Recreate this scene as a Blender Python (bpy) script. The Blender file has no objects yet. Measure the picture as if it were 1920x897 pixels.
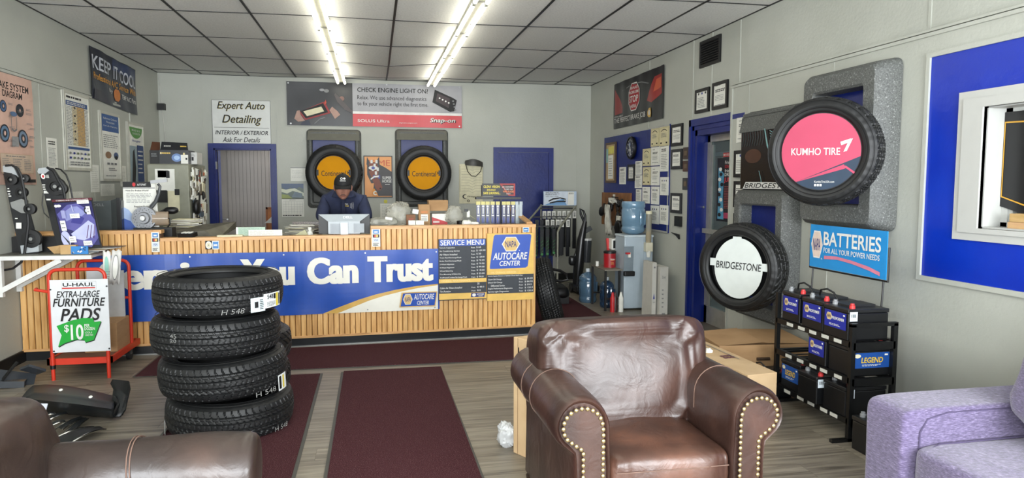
import bpy, bmesh, math, random
from mathutils import Vector as V, Matrix, Euler, noise
PI = math.pi
sc = bpy.context.scene
COL = sc.collection
# ------------------------------------------------------------------ camera
F_PX, YAW, PITCH, ROLL, CAM_Z = 1321.0, .1944, .0786, .0024, 1.55
_f = V((math.sin(YAW)*math.cos(PITCH), math.cos(YAW)*math.cos(PITCH), -math.sin(PITCH)))
_r = V((math.cos(YAW), -math.sin(YAW), 0)); _u = _r.cross(_f)
_r, _u = _r*math.cos(ROLL)+_u*math.sin(ROLL), -_r*math.sin(ROLL)+_u*math.cos(ROLL)
CC = V((0, 0, CAM_Z))
cam_d = bpy.data.cameras.new('camera'); cam = bpy.data.objects.new('camera', cam_d); COL.objects.link(cam)
cam_d.sensor_width = 36; cam_d.lens = F_PX/1920*36; cam_d.clip_start = .05
mx = Matrix((( _r.x, _u.x, -_f.x), (_r.y, _u.y, -_f.y), (_r.z, _u.z, -_f.z))).to_4x4(); mx.translation = CC
cam.matrix_world = mx; sc.camera = cam
def ray(x, y): return _f*F_PX + _r*(x-960) - _u*(y-448.5)
def at(x, y, ax, val):
    """photo pixel -> the point of the plane axis=val it shows"""
    d = ray(x, y); t = (val-CC[ax])/d[ax]; return CC + d*t
XL, XR, YB, ZC = -3.0, 3.45, 10.99, 3.11          # left, right, back wall, ceiling
def LW(x, y, o=0): return at(x, y, 0, XL+o)
def RW(x, y, o=0): return at(x, y, 0, XR-o)
def BW(x, y, o=0): return at(x, y, 1, YB-o)
def FL(x, y, z=0): return at(x, y, 2, z)
CK = .0586; CY0 = 6.83+.758*CK                     # counter face: y = CY0 + CK x
def CF(x, y, o=0):
    d = ray(x, y); t = (CY0-o)/(d.y-CK*d.x); return CC+d*t
# ------------------------------------------------------------------ light
w = bpy.data.worlds.new('world'); sc.world = w; w.use_nodes = True
w.node_tree.nodes['Background'].inputs[0].default_value = (.86, .93, 1, 1)
w.node_tree.nodes['Background'].inputs[1].default_value = 1.6
def area(name, loc, rot, sx, sy, power, col):
    d = bpy.data.lights.new(name, 'AREA'); d.shape = 'RECTANGLE'; d.size = sx; d.size_y = sy; d.energy = power; d.color = col
    o = bpy.data.objects.new(name, d); COL.objects.link(o); o.location = loc; o.rotation_euler = rot; return o
# daylight entering by the storefront glazing behind the camera
area('storefront_daylight_left', (-1.35, -1.42, 1.55), (PI/2, 0, 0), 2.7, 2.0, 165, (.93, .97, 1))
area('storefront_daylight_right', (1.95, -1.42, 1.55), (PI/2, 0, 0), 2.5, 2.0, 165, (.93, .97, 1))
sc.view_settings.view_transform = 'Standard'; sc.view_settings.look = 'None'
sc.view_settings.exposure = 1.1; sc.view_settings.gamma = 1; sc.view_settings.use_curve_mapping = False
TUBE_POWER = 5.5
# ------------------------------------------------------------------ materials
def lin(h):
    h = h.lstrip('#'); c = [int(h[i:i+2], 16)/255 for i in (0, 2, 4)]
    return tuple((v/12.92 if v <= .04045 else ((v+.055)/1.055)**2.4) for v in c)+(1,)
_M = {}
def paint(h, rough=.5, metal=0, var=.06, scale=12, bump=0, bscale=60, spec=.5, alpha=1, trans=0, stretch=(1, 1, 1), coat=0):
    """procedural paint: a base colour broken up by noise, optional bump"""
    key = (h, rough, metal, var, scale, bump, bscale, spec, alpha, trans, stretch, coat)
    if key in _M: return _M[key]
    m = bpy.data.materials.new('paint_'+h.strip('#')); m.use_nodes = True
    nt = m.node_tree; N = nt.nodes; L = nt.links; b = N['Principled BSDF']
    b.inputs['Roughness'].default_value = rough; b.inputs['Metallic'].default_value = metal
    b.inputs['Specular IOR Level'].default_value = spec; b.inputs['Alpha'].default_value = alpha
    b.inputs['Transmission Weight'].default_value = trans; b.inputs['Coat Weight'].default_value = coat
    c = lin(h); tc = N.new('ShaderNodeTexCoord'); mp = N.new('ShaderNodeMapping'); mp.inputs['Scale'].default_value = stretch
    L.new(tc.outputs['Object'], mp.inputs[0])
    n = N.new('ShaderNodeTexNoise'); n.inputs['Scale'].default_value = scale; n.inputs['Detail'].default_value = 5
    L.new(mp.outputs[0], n.inputs['Vector'])
    r = N.new('ShaderNodeValToRGB'); r.color_ramp.elements[0].position = .3; r.color_ramp.elements[1].position = .7
    r.color_ramp.elements[0].color = tuple(max(0, v*(1-var*2)) for v in c[:3])+(1,)
    r.color_ramp.elements[1].color = tuple(min(1, v*(1+var)) for v in c[:3])+(1,)
    L.new(n.outputs['Fac'], r.inputs[0]); L.new(r.outputs[0], b.inputs['Base Color'])
    if bump:
        n2 = N.new('ShaderNodeTexNoise'); n2.inputs['Scale'].default_value = bscale; n2.inputs['Detail'].default_value = 4
        L.new(mp.outputs[0], n2.inputs['Vector'])
        bp = N.new('ShaderNodeBump'); bp.inputs['Strength'].default_value = bump; bp.inputs['Distance'].default_value = .004
        L.new(n2.outputs['Fac'], bp.inputs['Height']); L.new(bp.outputs[0], b.inputs['Normal'])
    _M[key] = m; return m
def multi(name, stops, scale, rough, stretch=(1, 1, 1), bump=0, detail=8, spec=.5, sheen=0, bscale=None, distortion=0, percopy=0, coords='Object'):
    """noise through a colour ramp of several stops; percopy shifts the value per object"""
    m = bpy.data.materials.new(name); m.use_nodes = True
    nt = m.node_tree; N = nt.nodes; L = nt.links; b = N['Principled BSDF']
    b.inputs['Roughness'].default_value = rough; b.inputs['Specular IOR Level'].default_value = spec; b.inputs['Sheen Weight'].default_value = sheen
    tc = N.new('ShaderNodeTexCoord'); mp = N.new('ShaderNodeMapping'); mp.inputs['Scale'].default_value = stretch
    L.new(tc.outputs[coords], mp.inputs[0])
    src = mp.outputs[0]
    if percopy:
        oi = N.new('ShaderNodeObjectInfo'); cb = N.new('ShaderNodeVectorMath'); cb.operation = 'MULTIPLY_ADD'
        cb.inputs[1].default_value = (37, 17, 53); L.new(oi.outputs['Random'], cb.inputs[0]); L.new(mp.outputs[0], cb.inputs[2]); src = cb.outputs[0]
    n = N.new('ShaderNodeTexNoise'); n.inputs['Scale'].default_value = scale; n.inputs['Detail'].default_value = detail; n.inputs['Distortion'].default_value = distortion
    L.new(src, n.inputs['Vector'])
    r = N.new('ShaderNodeValToRGB'); e = r.color_ramp.elements
    while len(e) < len(stops): e.new(.5)
    for k, (p, h) in enumerate(stops): e[k].position = p; e[k].color = lin(h)
    L.new(n.outputs['Fac'], r.inputs[0]); out = r.outputs[0]
    if percopy:
        hs = N.new('ShaderNodeHueSaturation'); mr = N.new('ShaderNodeMapRange'); mr.inputs[3].default_value = 1-percopy; mr.inputs[4].default_value = 1+percopy
        L.new(oi.outputs['Random'], mr.inputs[0]); L.new(mr.outputs[0], hs.inputs['Value']); L.new(out, hs.inputs['Color']); out = hs.outputs[0]
    L.new(out, b.inputs['Base Color'])
    if bump:
        n2 = N.new('ShaderNodeTexNoise'); n2.inputs['Scale'].default_value = bscale or scale*3; n2.inputs['Detail'].default_value = 5
        L.new(src, n2.inputs['Vector'])
        bp = N.new('ShaderNodeBump'); bp.inputs['Strength'].default_value = bump; bp.inputs['Distance'].default_value = .005
        L.new(n2.outputs['Fac'], bp.inputs['Height']); L.new(bp.outputs[0], b.inputs['Normal'])
    return m
def glow(name, h, s):
    m = bpy.data.materials.new(name); m.use_nodes = True; b = m.node_tree.nodes['Principled BSDF']
    b.inputs['Base Color'].default_value = (.8, .8, .8, 1); b.inputs['Emission Color'].default_value = lin(h); b.inputs['Emission Strength'].default_value = s
    return m
def glassy(name, h, rough=.03, ior=1.45, thin=True, mixf=.25):
    m = bpy.data.materials.new(name); m.use_nodes = True; nt = m.node_tree; N = nt.nodes; L = nt.links
    b = N['Principled BSDF']; b.inputs['Base Color'].default_value = lin(h); b.inputs['Roughness'].default_value = rough
    t = N.new('ShaderNodeBsdfTransparent'); t.inputs[0].default_value = lin(h); mixn = N.new('ShaderNodeMixShader'); mixn.inputs[0].default_value = mixf
    L.new(t.outputs[0], mixn.inputs[1]); L.new(b.outputs[0], mixn.inputs[2]); L.new(mixn.outputs[0], N['Material Output'].inputs[0]); return m
WALL = multi('wall_paint', [(.2, '#a6a89f'), (.5, '#b0b2a9'), (.8, '#b9bbb3')], 1.2, .55, bump=.35, bscale=45)
BLUE = multi('blue_paint', [(.2, '#00135a'), (.5, '#001a6a'), (.8, '#022276')], 3, .42, bump=.3, bscale=30)
BRIGHTBLUE = multi('bright_blue_paint', [(.2, '#00249a'), (.5, '#002ba6'), (.8, '#0234b0')], 2, .36, bump=.5, bscale=18)
WHITE = paint('#dcdcd8', .5); PAPER = paint('#e4e4dc', .8, var=.04); BLACK = paint('#0c0c0d', .45); INK = paint('#141416', .6)
DGREY = paint('#2a2b2d', .5); GREY = paint('#77797a', .5); CHROME = paint('#c8c8c6', .25, 1); STEEL = paint('#9b9c9a', .35, .9)
CARD = multi('cardboard', [(.25, '#96744f'), (.5, '#a5825b'), (.8, '#b08d66')], 4, .85, stretch=(1, 1, 4), bump=.1)
CARDD = paint('#8a6844', .85)
PINE = multi('pine', [(.25, '#ab7a3e'), (.42, '#c89656'), (.6, '#d8aa6a'), (.8, '#e2b87c')], 4, .42, stretch=(7, 7, .8), bump=.08, percopy=.07, distortion=.4)
def knots(m):
    nt = m.node_tree; N = nt.nodes; L = nt.links; b = N['Principled BSDF']; src = b.inputs['Base Color'].links[0].from_socket
    vec = [n for n in N if n.type == 'VECT_MATH'][0].outputs[0]; mp = N.new('ShaderNodeMapping'); mp.inputs['Scale'].default_value = (1.3, 1.3, 1.6); L.new(vec, mp.inputs[0])
    v = N.new('ShaderNodeTexVoronoi'); v.inputs['Scale'].default_value = 2.2; L.new(mp.outputs[0], v.inputs[0])
    r = N.new('ShaderNodeValToRGB'); r.color_ramp.elements[0].position = .035; r.color_ramp.elements[0].color = (.28, .14, .06, 1); r.color_ramp.elements[1].position = .10; r.color_ramp.elements[1].color = (1, 1, 1, 1); L.new(v.outputs[0], r.inputs[0])
    x = N.new('ShaderNodeMix'); x.data_type = 'RGBA'; x.blend_type = 'MULTIPLY'; x.inputs[0].default_value = 1; L.new(src, x.inputs[6]); L.new(r.outputs[0], x.inputs[7]); L.new(x.outputs[2], b.inputs['Base Color'])
knots(PINE)
PINEH = multi('pine_rail', [(.28, '#a87840'), (.5, '#cc9b62'), (.8, '#deb37c')], 5, .42, stretch=(.9, 9, 9), bump=.08)
RUBBER = multi('tire_rubber', [(.3, '#0f1011'), (.6, '#161718'), (.85, '#1e1f21')], 9, .52, bump=.06, bscale=200)
PLASTIC = paint('#141517', .35); SPECK = multi('speckled_grey', [(.35, '#474947'), (.5, '#5a5c5a'), (.62, '#646664'), (.72, '#a0a29f')], 110, .6, bump=.25, bscale=90)
GRANITE = multi('granite', [(.35, '#211b16'), (.5, '#54473a'), (.62, '#8d7d69'), (.7, '#3c3129')], 90, .3)
YEL = paint('#dcb45a', .5); RED = paint('#c02026', .45)
# ------------------------------------------------------------------ objects
ORG = {}
def tagp(o, label=None, cat=None, group=None, kind=None):
    if label: o['label'] = label
    if cat: o['category'] = cat
    if group: o['group'] = group
    if kind: o['kind'] = kind
    return o
def thing(name, label, cat, loc=(0, 0, 0), group=None):
    o = bpy.data.objects.new(name, None); COL.objects.link(o); o.location = loc; o.empty_display_size = .1
    ORG[o.name] = V(loc); return tagp(o, label, cat, group)
class MB:
    def __init__(s, m=None): s.v = []; s.f = []; s.mi = []; s.ms = []; s.c = 0; s.sm = []; s.flat = False; m and s.mat(m)
    def mat(s, m):
        if m not in s.ms: s.ms.append(m)
        s.c = s.ms.index(m); return s
    def face(s, *idx): s.f.append(idx); s.mi.append(s.c)
    def add(s, vs, fs):
        n = len(s.v); s.v += [V(p) for p in vs]
        for q in fs: s.face(*[n+i for i in q])
        return s
    def quad(s, *p): return s.add(p, [tuple(range(len(p)))])
    def prism(s, pts, vec):
        n = len(pts); vec = V(vec); pts = [V(p) for p in pts]
        nrm = V((0, 0, 0))
        for i in range(n): nrm += pts[i].cross(pts[(i+1) % n])
        if nrm.dot(vec) > 0: pts = pts[::-1]
        return s.add(pts+[p+vec for p in pts], [tuple(range(n))]+[tuple(range(2*n-1, n-1, -1))]+[(i, i+n, (i+1) % n+n, (i+1) % n) for i in range(n)])
    def hexa(s, a, b, c, d, vec): return s.prism([a, b, c, d], vec)
    def box(s, lo, hi):
        x0, y0, z0 = [min(a, b) for a, b in zip(lo, hi)]; x1, y1, z1 = [max(a, b) for a, b in zip(lo, hi)]
        return s.add([(x0,y0,z0),(x1,y0,z0),(x1,y1,z0),(x0,y1,z0),(x0,y0,z1),(x1,y0,z1),(x1,y1,z1),(x0,y1,z1)],
                     [(0,3,2,1),(4,5,6,7),(0,1,5,4),(1,2,6,5),(2,3,7,6),(3,0,4,7)])
    def obox(s, c, size, rot=(0, 0, 0)):
        R = Euler(rot).to_matrix() if not isinstance(rot, Matrix) else rot
        h = V(size)/2; c = V(c); n = len(s.v)
        s.box(-h, h)
        for i in range(n, n+8): s.v[i] = R@s.v[i]+c
        return s
    def bar(s, a, b, w, t=None, up=(0, 0, 1)):
        """square bar from a to b"""
        a, b = V(a), V(b); t = t or w; d = (b-a).normalized(); x = d.cross(V(up))
        if x.length < 1e-3: x = d.cross(V((0, 1, 0)))
        x.normalize(); y = d.cross(x); x = x*w/2; y = y*t/2
        return s.prism([a+x+y, a-x+y, a-x-y, a+x-y], b-a)
    def tube(s, pts, r, n=8, closed=False):
        pts = [V(p) for p in pts]; m = len(pts); rs = r if isinstance(r, (list, tuple)) else [r]*m; base = len(s.v); prev = None
        for i, p in enumerate(pts):
            a = pts[(i-1) % m] if (i > 0 or closed) else p; b = pts[(i+1) % m] if (i < m-1 or closed) else p
            d = (b-a).normalized()
            x = (prev - d*prev.dot(d)) if prev else d.cross(V((0, 0, 1)) if abs(d.z) < .9 else V((1, 0, 0)))
            x.normalize(); prev = x; y = d.cross(x)
            s.v += [p+x*math.cos(2*PI*k/n)*rs[i]+y*math.sin(2*PI*k/n)*rs[i] for k in range(n)]
        for i in range(m if closed else m-1):
            for k in range(n):
                s.face(base+i*n+k, base+i*n+(k+1) % n, base+((i+1) % m)*n+(k+1) % n, base+((i+1) % m)*n+k)
        if not closed:
            s.face(*[base+k for k in range(n)][::-1]); s.face(*[base+(m-1)*n+k for k in range(n)])
        return s
    def lathe(s, prof, o=(0, 0, 0), axis=(0, 0, 1), n=24, closed=False):
        o = V(o); ax = V(axis).normalized(); x = ax.cross(V((1, 0, 0)) if abs(ax.x) < .9 else V((0, 1, 0))).normalized(); y = ax.cross(x)
        base = len(s.v); m = len(prof)
        for r, h in prof: s.v += [o+ax*h+(x*math.cos(2*PI*k/n)+y*math.sin(2*PI*k/n))*r for k in range(n)]
        for i in range(m if closed else m-1):
            for k in range(n):
                j = (i+1) % m; s.face(base+i*n+k, base+i*n+(k+1) % n, base+j*n+(k+1) % n, base+j*n+k)
        if not closed:
            if prof[0][0] > 1e-4: s.face(*[base+k for k in range(n)][::-1])
            if prof[-1][0] > 1e-4: s.face(*[base+(m-1)*n+k for k in range(n)])
        return s
    def cyl(s, a, b, r, n=16):
        a, b = V(a), V(b); return s.lathe([(r, 0), (r, (b-a).length)], a, b-a, n)
    def grid(s, fn, ni, nj, ci=False, cj=False):
        base = len(s.v); s.v += [V(fn(i, j)) for i in range(ni) for j in range(nj)]
        for i in range(ni if ci else ni-1):
            for j in range(nj if cj else nj-1):
                i2, j2 = (i+1) % ni, (j+1) % nj
                s.face(base+i*nj+j, base+i2*nj+j, base+i2*nj+j2, base+i*nj+j2)
        return s
    def ball(s, c, r, n=12, m=8):
        c = V(c); r = r if isinstance(r, (tuple, list)) else (r, r, r)
        return s.grid(lambda i, j: c+V((r[0]*math.sin(PI*j/m)*math.cos(2*PI*i/n), r[1]*math.sin(PI*j/m)*math.sin(2*PI*i/n), -r[2]*math.cos(PI*j/m))), n, m+1, ci=True)
    def cushion(s, c, size, e=.35, n=36, m=24, rot=(0, 0, 0), wob=0, seed=0, fn=None):
        c = V(c); R = Euler(rot).to_matrix(); sg = lambda t, k: math.copysign(abs(t)**k, t)
        def f(i, j):
            a = 2*PI*i/n; b = PI*(j/m-.5)
            p = V((sg(math.cos(b), e)*sg(math.cos(a), e), sg(math.cos(b), e)*sg(math.sin(a), e), sg(math.sin(b), e)))
            q = V((p.x*size[0]/2, p.y*size[1]/2, p.z*size[2]/2))
            if fn: q = V(fn(q, p))
            if wob: q += p*noise.noise(q*7+V((seed, 0, 0)))*wob
            return c+R@q
        return s.grid(f, n, m+1, ci=True)
    def build(s, name, parent=None, angle=40, local=False, mat=None, org=None, **tags):
        me = bpy.data.meshes.new(name)
        if parent is not None: o0 = ORG.get(parent.name, V((0, 0, 0)))
        elif org is not None: o0 = V(org)
        elif local: o0 = V((0, 0, 0))
        else:
            lo = [min(p[k] for p in s.v) for k in range(3)]; hi = [max(p[k] for p in s.v) for k in range(3)]
            o0 = V(((lo[0]+hi[0])/2, (lo[1]+hi[1])/2, lo[2]))
        me.from_pydata([p-o0 for p in s.v], [], s.f)
        if mat: s.ms = [mat]
        for m in s.ms: me.materials.append(m)
        if len(s.ms) > 1: me.polygons.foreach_set('material_index', s.mi)
        if angle:
            me.polygons.foreach_set('use_smooth', [True]*len(me.polygons)); me.set_sharp_from_angle(angle=math.radians(angle))
        me.update()
        o = bpy.data.objects.new(name, me); COL.objects.link(o)
        if parent is not None: o.parent = parent
        else: o.location = o0
        ORG[o.name] = V(o0)
        tagp(o, **tags); return o
def bevel(o, w=.005, n=2):
    b = o.modifiers.new('bevel', 'BEVEL'); b.width = w; b.segments = n; b.limit_method = 'ANGLE'; b.angle_limit = .7
    return o
def copytree(o, parent=None):
    c = o.copy(); COL.objects.link(c)
    if parent is not None: c.parent = parent
    ORG[c.name] = ORG.get(o.name, V((0, 0, 0)))
    for ch in list(o.children): copytree(ch, c)
    return c
# ------------------------------------------------------------------ lettering
_T = {}
def glyphs(txt, bold=0, ital=0):
    bold = bold*.42 if bold > 0 else bold; k = (txt, bold, ital)
    if k not in _T:
        cu = bpy.data.curves.new('t', 'FONT'); cu.body = txt; cu.resolution_u = 4 if len(txt) < 13 else 2; cu.offset = bold; cu.align_x = 'LEFT'
        o = bpy.data.objects.new('t', cu); COL.objects.link(o)
        me = bpy.data.meshes.new_from_object(o.evaluated_get(bpy.context.evaluated_depsgraph_get()))
        vs = [(p.co.x+ital*p.co.y, p.co.y) for p in me.vertices]; fs = [tuple(p.vertices) for p in me.polygons]
        bpy.data.objects.remove(o); bpy.data.meshes.remove(me); bpy.data.curves.remove(cu)
        if not vs: vs = [(0, 0), (1, 1)]
        x0 = min(v[0] for v in vs); x1 = max(v[0] for v in vs); y0 = min(v[1] for v in vs); y1 = max(v[1] for v in vs)
        _T[k] = ([((a-x0)/(x1-x0), (b-y0)/(y1-y0)) for a, b in vs], fs)
    return _T[k]
def split(pts, tris, lx, ly, mx):
    """cut triangles until no edge is longer than mx metres, so that print follows a rippled cloth"""
    out = []; st = [tuple(pts[i] for i in t) for t in tris]
    while st:
        t = st.pop(); e = [math.hypot((t[i][0]-t[(i+1) % 3][0])*lx, (t[i][1]-t[(i+1) % 3][1])*ly) for i in range(3)]; k = e.index(max(e))
        if e[k] <= mx: out.append(t); continue
        a, b, c = t[k], t[(k+1) % 3], t[(k+2) % 3]; m = ((a[0]+b[0])/2, (a[1]+b[1])/2); st += [(a, m, c), (m, b, c)]
    return out
class Canvas:
    """flat print on a quadrilateral: bl, br, tr, tl world corners; s right, t up, both 0..1"""
    def __init__(s, bl, br, tr, tl, rip=None, step=.0006, lift=.0012):
        s.q = [V(p) for p in (bl, br, tr, tl)]; s.n = (s.q[1]-s.q[0]).cross(s.q[3]-s.q[0]).normalized(); s.k = 0; s.rip = rip
        s.step = step; s.lift = lift; s.p = MB(); s.t = MB(); s.w = (s.q[1]-s.q[0]).length; s.h = (s.q[3]-s.q[0]).length
    def at(s, a, b, off=0):
        q = s.q; p = (q[0]*(1-a)+q[1]*a)*(1-b)+(q[3]*(1-a)+q[2]*a)*b
        if s.rip: off += s.rip(a, b)
        return p+s.n*off
    def o(s): s.k += 1; return s.lift+s.k*s.step
    def rect(s, a0, b0, a1, b1, m):
        s.p.mat(m); o = s.o()
        if s.rip:
            ni = max(2, int(abs(a1-a0)*s.w/.03)+2); nj = max(2, int(abs(b1-b0)*s.h/.05)+2)
            s.p.grid(lambda i, j: s.at(a0+(a1-a0)*i/(ni-1), b0+(b1-b0)*j/(nj-1), o), ni, nj)
        else: s.p.quad(s.at(a0, b0, o), s.at(a1, b0, o), s.at(a1, b1, o), s.at(a0, b1, o))
        return s
    def poly(s, pts, m):
        s.p.mat(m); o = s.o()
        if s.rip and type(s) is Canvas:
            for t in split(pts, [(0, i, i+1) for i in range(1, len(pts)-1)], s.w, s.h, .06): s.p.quad(*[s.at(a, b, o) for a, b in t])
            return s
        s.p.quad(*[s.at(a, b, o) for a, b in pts]); return s
    def strip(s, top, bot, m):
        """filled band between two polylines with the same number of points"""
        s.p.mat(m); o = s.o()
        for i in range(len(top)-1): s.p.quad(s.at(*bot[i], o), s.at(*bot[i+1], o), s.at(*top[i+1], o), s.at(*top[i], o))
        return s
    def disc(s, ca, cb, ra, rb, m, n=28): return s.poly([(ca+ra*math.cos(2*PI*k/n), cb+rb*math.sin(2*PI*k/n)) for k in range(n)], m)
    def text(s, txt, a0, b0, a1, b1, m, bold=.0, ital=0, tilt=0):
        vs, fs = glyphs(txt, bold, ital); s.t.mat(m); o = s.o()+.0006
        if s.rip and type(s) is Canvas:
            P = [(a0+(a1-a0)*x, b0+(b1-b0)*y) for x, y in vs]
            for t in split(P, [(f[0], f[i], f[i+1]) for f in fs for i in range(1, len(f)-1)], s.w, s.h, .05): s.t.quad(*[s.at(a, b, o) for a, b in t])
            return s
        s.t.add([s.at(a0+(a1-a0)*x, b0+(b1-b0)*y+tilt*x, o) for x, y in vs], fs); return s
    def lines(s, a0, b0, a1, b1, n, m, seed=0, fill=.5, words=True, rag=.3):
        """rows of print too fine to read"""
        rnd = random.Random(seed); s.p.mat(m); o = s.o(); dh = (b1-b0)/n
        for i in range(n):
            y = b1-dh*(i+1)+dh*(1-fill)/2; x = a0; end = a1-(a1-a0)*rag*rnd.random()
            while x < end:
                wd = (a1-a0)*(rnd.uniform(.06, .2) if words else 1); x2 = min(x+wd, end)
                s.p.quad(s.at(x, y, o), s.at(x2, y, o), s.at(x2, y+dh*fill, o), s.at(x, y+dh*fill, o)); x = x2+(a1-a0)*.03
        return s
    def done(s, parent, face='printed_face', text='lettering'):
        if s.p.f: s.p.build(face, parent, angle=0)
        if s.t.f: s.t.build(text, parent, angle=0)
def snap(px, fn, o=0, ax=0):
    """four photo corners bl, br, tr, tl on a wall -> an upright world rectangle"""
    p = [fn(x, y, o) for x, y in px]
    a0 = (p[0][ax]+p[3][ax])/2; a1 = (p[1][ax]+p[2][ax])/2; z0 = (p[0].z+p[1].z)/2; z1 = (p[2].z+p[3].z)/2
    def mk(a, z):
        q = V(p[0]); q[ax] = a; q.z = z
        if fn is CF: q.y = CY0+CK*a-o
        return q
    return [mk(a0, z0), mk(a1, z0), mk(a1, z1), mk(a0, z1)]
def sign(name, label, cat, px, fn, thick=.004, base=None, group=None, o=0, rip=None, parentname=None, edge=None):
    """flat board or sheet on a wall; its back lies on the wall, its print on the front"""
    ax = 1 if fn in (LW, RW) else 0
    q = snap(px, fn, o+thick+.001, ax)
    c = Canvas(*q, rip=rip); mb = MB(edge or base or PAPER)
    if rip:
        ni = int(c.w/.03)+2; nj = int(c.h/.05)+2
        mb.grid(lambda i, j: c.at(i/(ni-1), j/(nj-1)), ni, nj); mb.grid(lambda i, j: c.at(i/(ni-1), j/(nj-1), -.0015), nj and ni, nj)
    else: mb.hexa(*q, -c.n*thick)
    ob = mb.build(name, angle=0 if not rip else 60, label=label, cat=cat, group=group)
    if edge and base: c.rect(.0, .0, 1, 1, base)
    c.root = ob; return c
def frame_on(c, m, wd, dp, name='frame'):
    """raised frame round a canvas"""
    mb = MB(m); a, b, cc, d = c.q; n = c.n; r = (b-a).normalized()*wd; u = (d-a).normalized()*wd; e = n*dp; z = -n*.004
    mb.prism([a+z, b+z, b+u+z, a+u+z], e); mb.prism([d-u+z, cc-u+z, cc+z, d+z], e)
    mb.prism([a+u+z, a+u+r+z, d-u+r+z, d-u+z], e); mb.prism([b+u-r+z, b+u+z, cc-u+z, cc-u-r+z], e)
    return mb.build(name, c.root, angle=0)
# =================================================================== SETTING
def struct(mb, name, parent=None, **k):
    o = mb.build(name, parent, angle=k.pop('angle', 0), org=None if parent else k.pop('org', (0, 0, 0)))
    if parent is None: o['kind'] = 'structure'
    return o
YF = -1.6
# floor: subfloor slab and individual vinyl planks over the part in view
PLANK = multi('vinyl_plank', [(.25, '#4f493f'), (.42, '#736b5f'), (.55, '#867e70'), (.75, '#999181')], 3.2, .42, stretch=(.55, 9, 1), bump=.12, percopy=.07, distortion=.8, bscale=14)
fb = MB(PLANK).box((XL-.1, YF-.1, -.1), (XR+.1, YB+.1, -.004)); floor = struct(fb, 'floor')
PW, PLN = .185, 1.22
pl = bpy.data.meshes.new('plank')
_m = MB(PLANK).box((.0008, .0008, -.004), (PLN-.0008, PW-.0008, 0)); pl.from_pydata([tuple(p) for p in _m.v], [], _m.f); pl.materials.append(PLANK)
_sp = {}
def plankmesh(a, b):
    if abs(b-a-PLN) < 1e-6: return pl
    k = round(b-a, 3)
    if k not in _sp:
        q = MB(PLANK).box((.0008, .0008, -.004), (k-.0008, PW-.0008, 0)); me = bpy.data.meshes.new('plank'); me.from_pydata([tuple(p) for p in q.v], [], q.f); me.materials.append(PLANK); _sp[k] = me
    return _sp[k]
rnd = random.Random(4)
y = 2.3; i = 0
while y < 9.7:
    x = XL+rnd.choice([-.4, -.8, -.15, -1.0, -.6]) ; 
    while x < XR:
        a, b = max(x, XL), min(x+PLN, XR)
        if b-a > .06:
            o = bpy.data.objects.new('plank', plankmesh(a, b)); COL.objects.link(o); o.location = (a, y, 0); o.parent = floor
        x += PLN
    y += PW; i += 1
# ceiling: slab, suspended tiles (sagging between the two lamp rows), black runners
ceil = struct(MB(paint('#8d8f89')).box((XL-.1, YF-.1, ZC+.12), (XR+.1, YB+.1, ZC+.2)), 'ceiling')
TILE = multi('ceiling_tile', [(.3, '#cfcfcb'), (.5, '#dadad6'), (.7, '#e2e2de')], 60, .85, bump=.2, bscale=150)
GX0, GW = -3.0587, .6552
xs = [XL]+[GX0+GW*k for k in range(1, 10)]+[XR]
ys = [YF]+[7.0028+1.22*k for k in range(-6, 4)]+[YB]
rn = random.Random(9)
def sag(x, y):
    k = (x-GX0)/GW; s = 0
    if 4 < k < 6: s = -.05*max(0, 1-abs(k-5))*math.exp(-((y-9.6)/1.3)**2)
    return ZC+s+.006*math.sin(x*2.1+y*1.3)
for a in range(len(xs)-1):
    for b in range(len(ys)-1):
        x0, x1, y0, y1 = xs[a]+.004, xs[a+1]-.004, ys[b]+.004, ys[b+1]-.004
        m = MB(TILE); c = [(x0, y0), (x1, y0), (x1, y1), (x0, y1)]
        dz = rn.uniform(0, .004)
        m.add([(p, q, sag(p, q)+.004+dz) for p, q in c]+[(p, q, sag(p, q)+.02+dz) for p, q in c], [(0,3,2,1),(4,5,6,7),(0,1,5,4),(1,2,6,5),(2,3,7,6),(3,0,4,7)])
        m.build('ceiling_tile', ceil, angle=0)
RUN = paint('#101113', .5)
def runner(p, q, wd, n=12):
    m = MB(RUN)
    P = [V(p).lerp(V(q), i/n) for i in range(n+1)]; P = [V((t.x, t.y, sag(t.x, t.y))) for t in P]
    d = (V(q)-V(p)).normalized(); s = V((-d.y, d.x, 0))*wd/2
    for i in range(n): m.prism([P[i]-s, P[i]+s, P[i+1]+s, P[i+1]-s], (0, 0, .006))
    m.build('runner', ceil, angle=0)
for x in xs[1:-1]: runner((x, YF, 0), (x, YB, 0), .022, 40)
for y in ys[1:-1]:
    for a in range(len(xs)-1): runner((xs[a]+.01, y, 0), (xs[a+1]-.01, y, 0), .012, 2)
runner((XL+.008, YF, 0), (XL+.008, YB, 0), .016); runner((XR-.008, YF, 0), (XR-.008, YB, 0), .016); runner((XL, YB-.008, 0), (XR, YB-.008, 0), .016)
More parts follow.
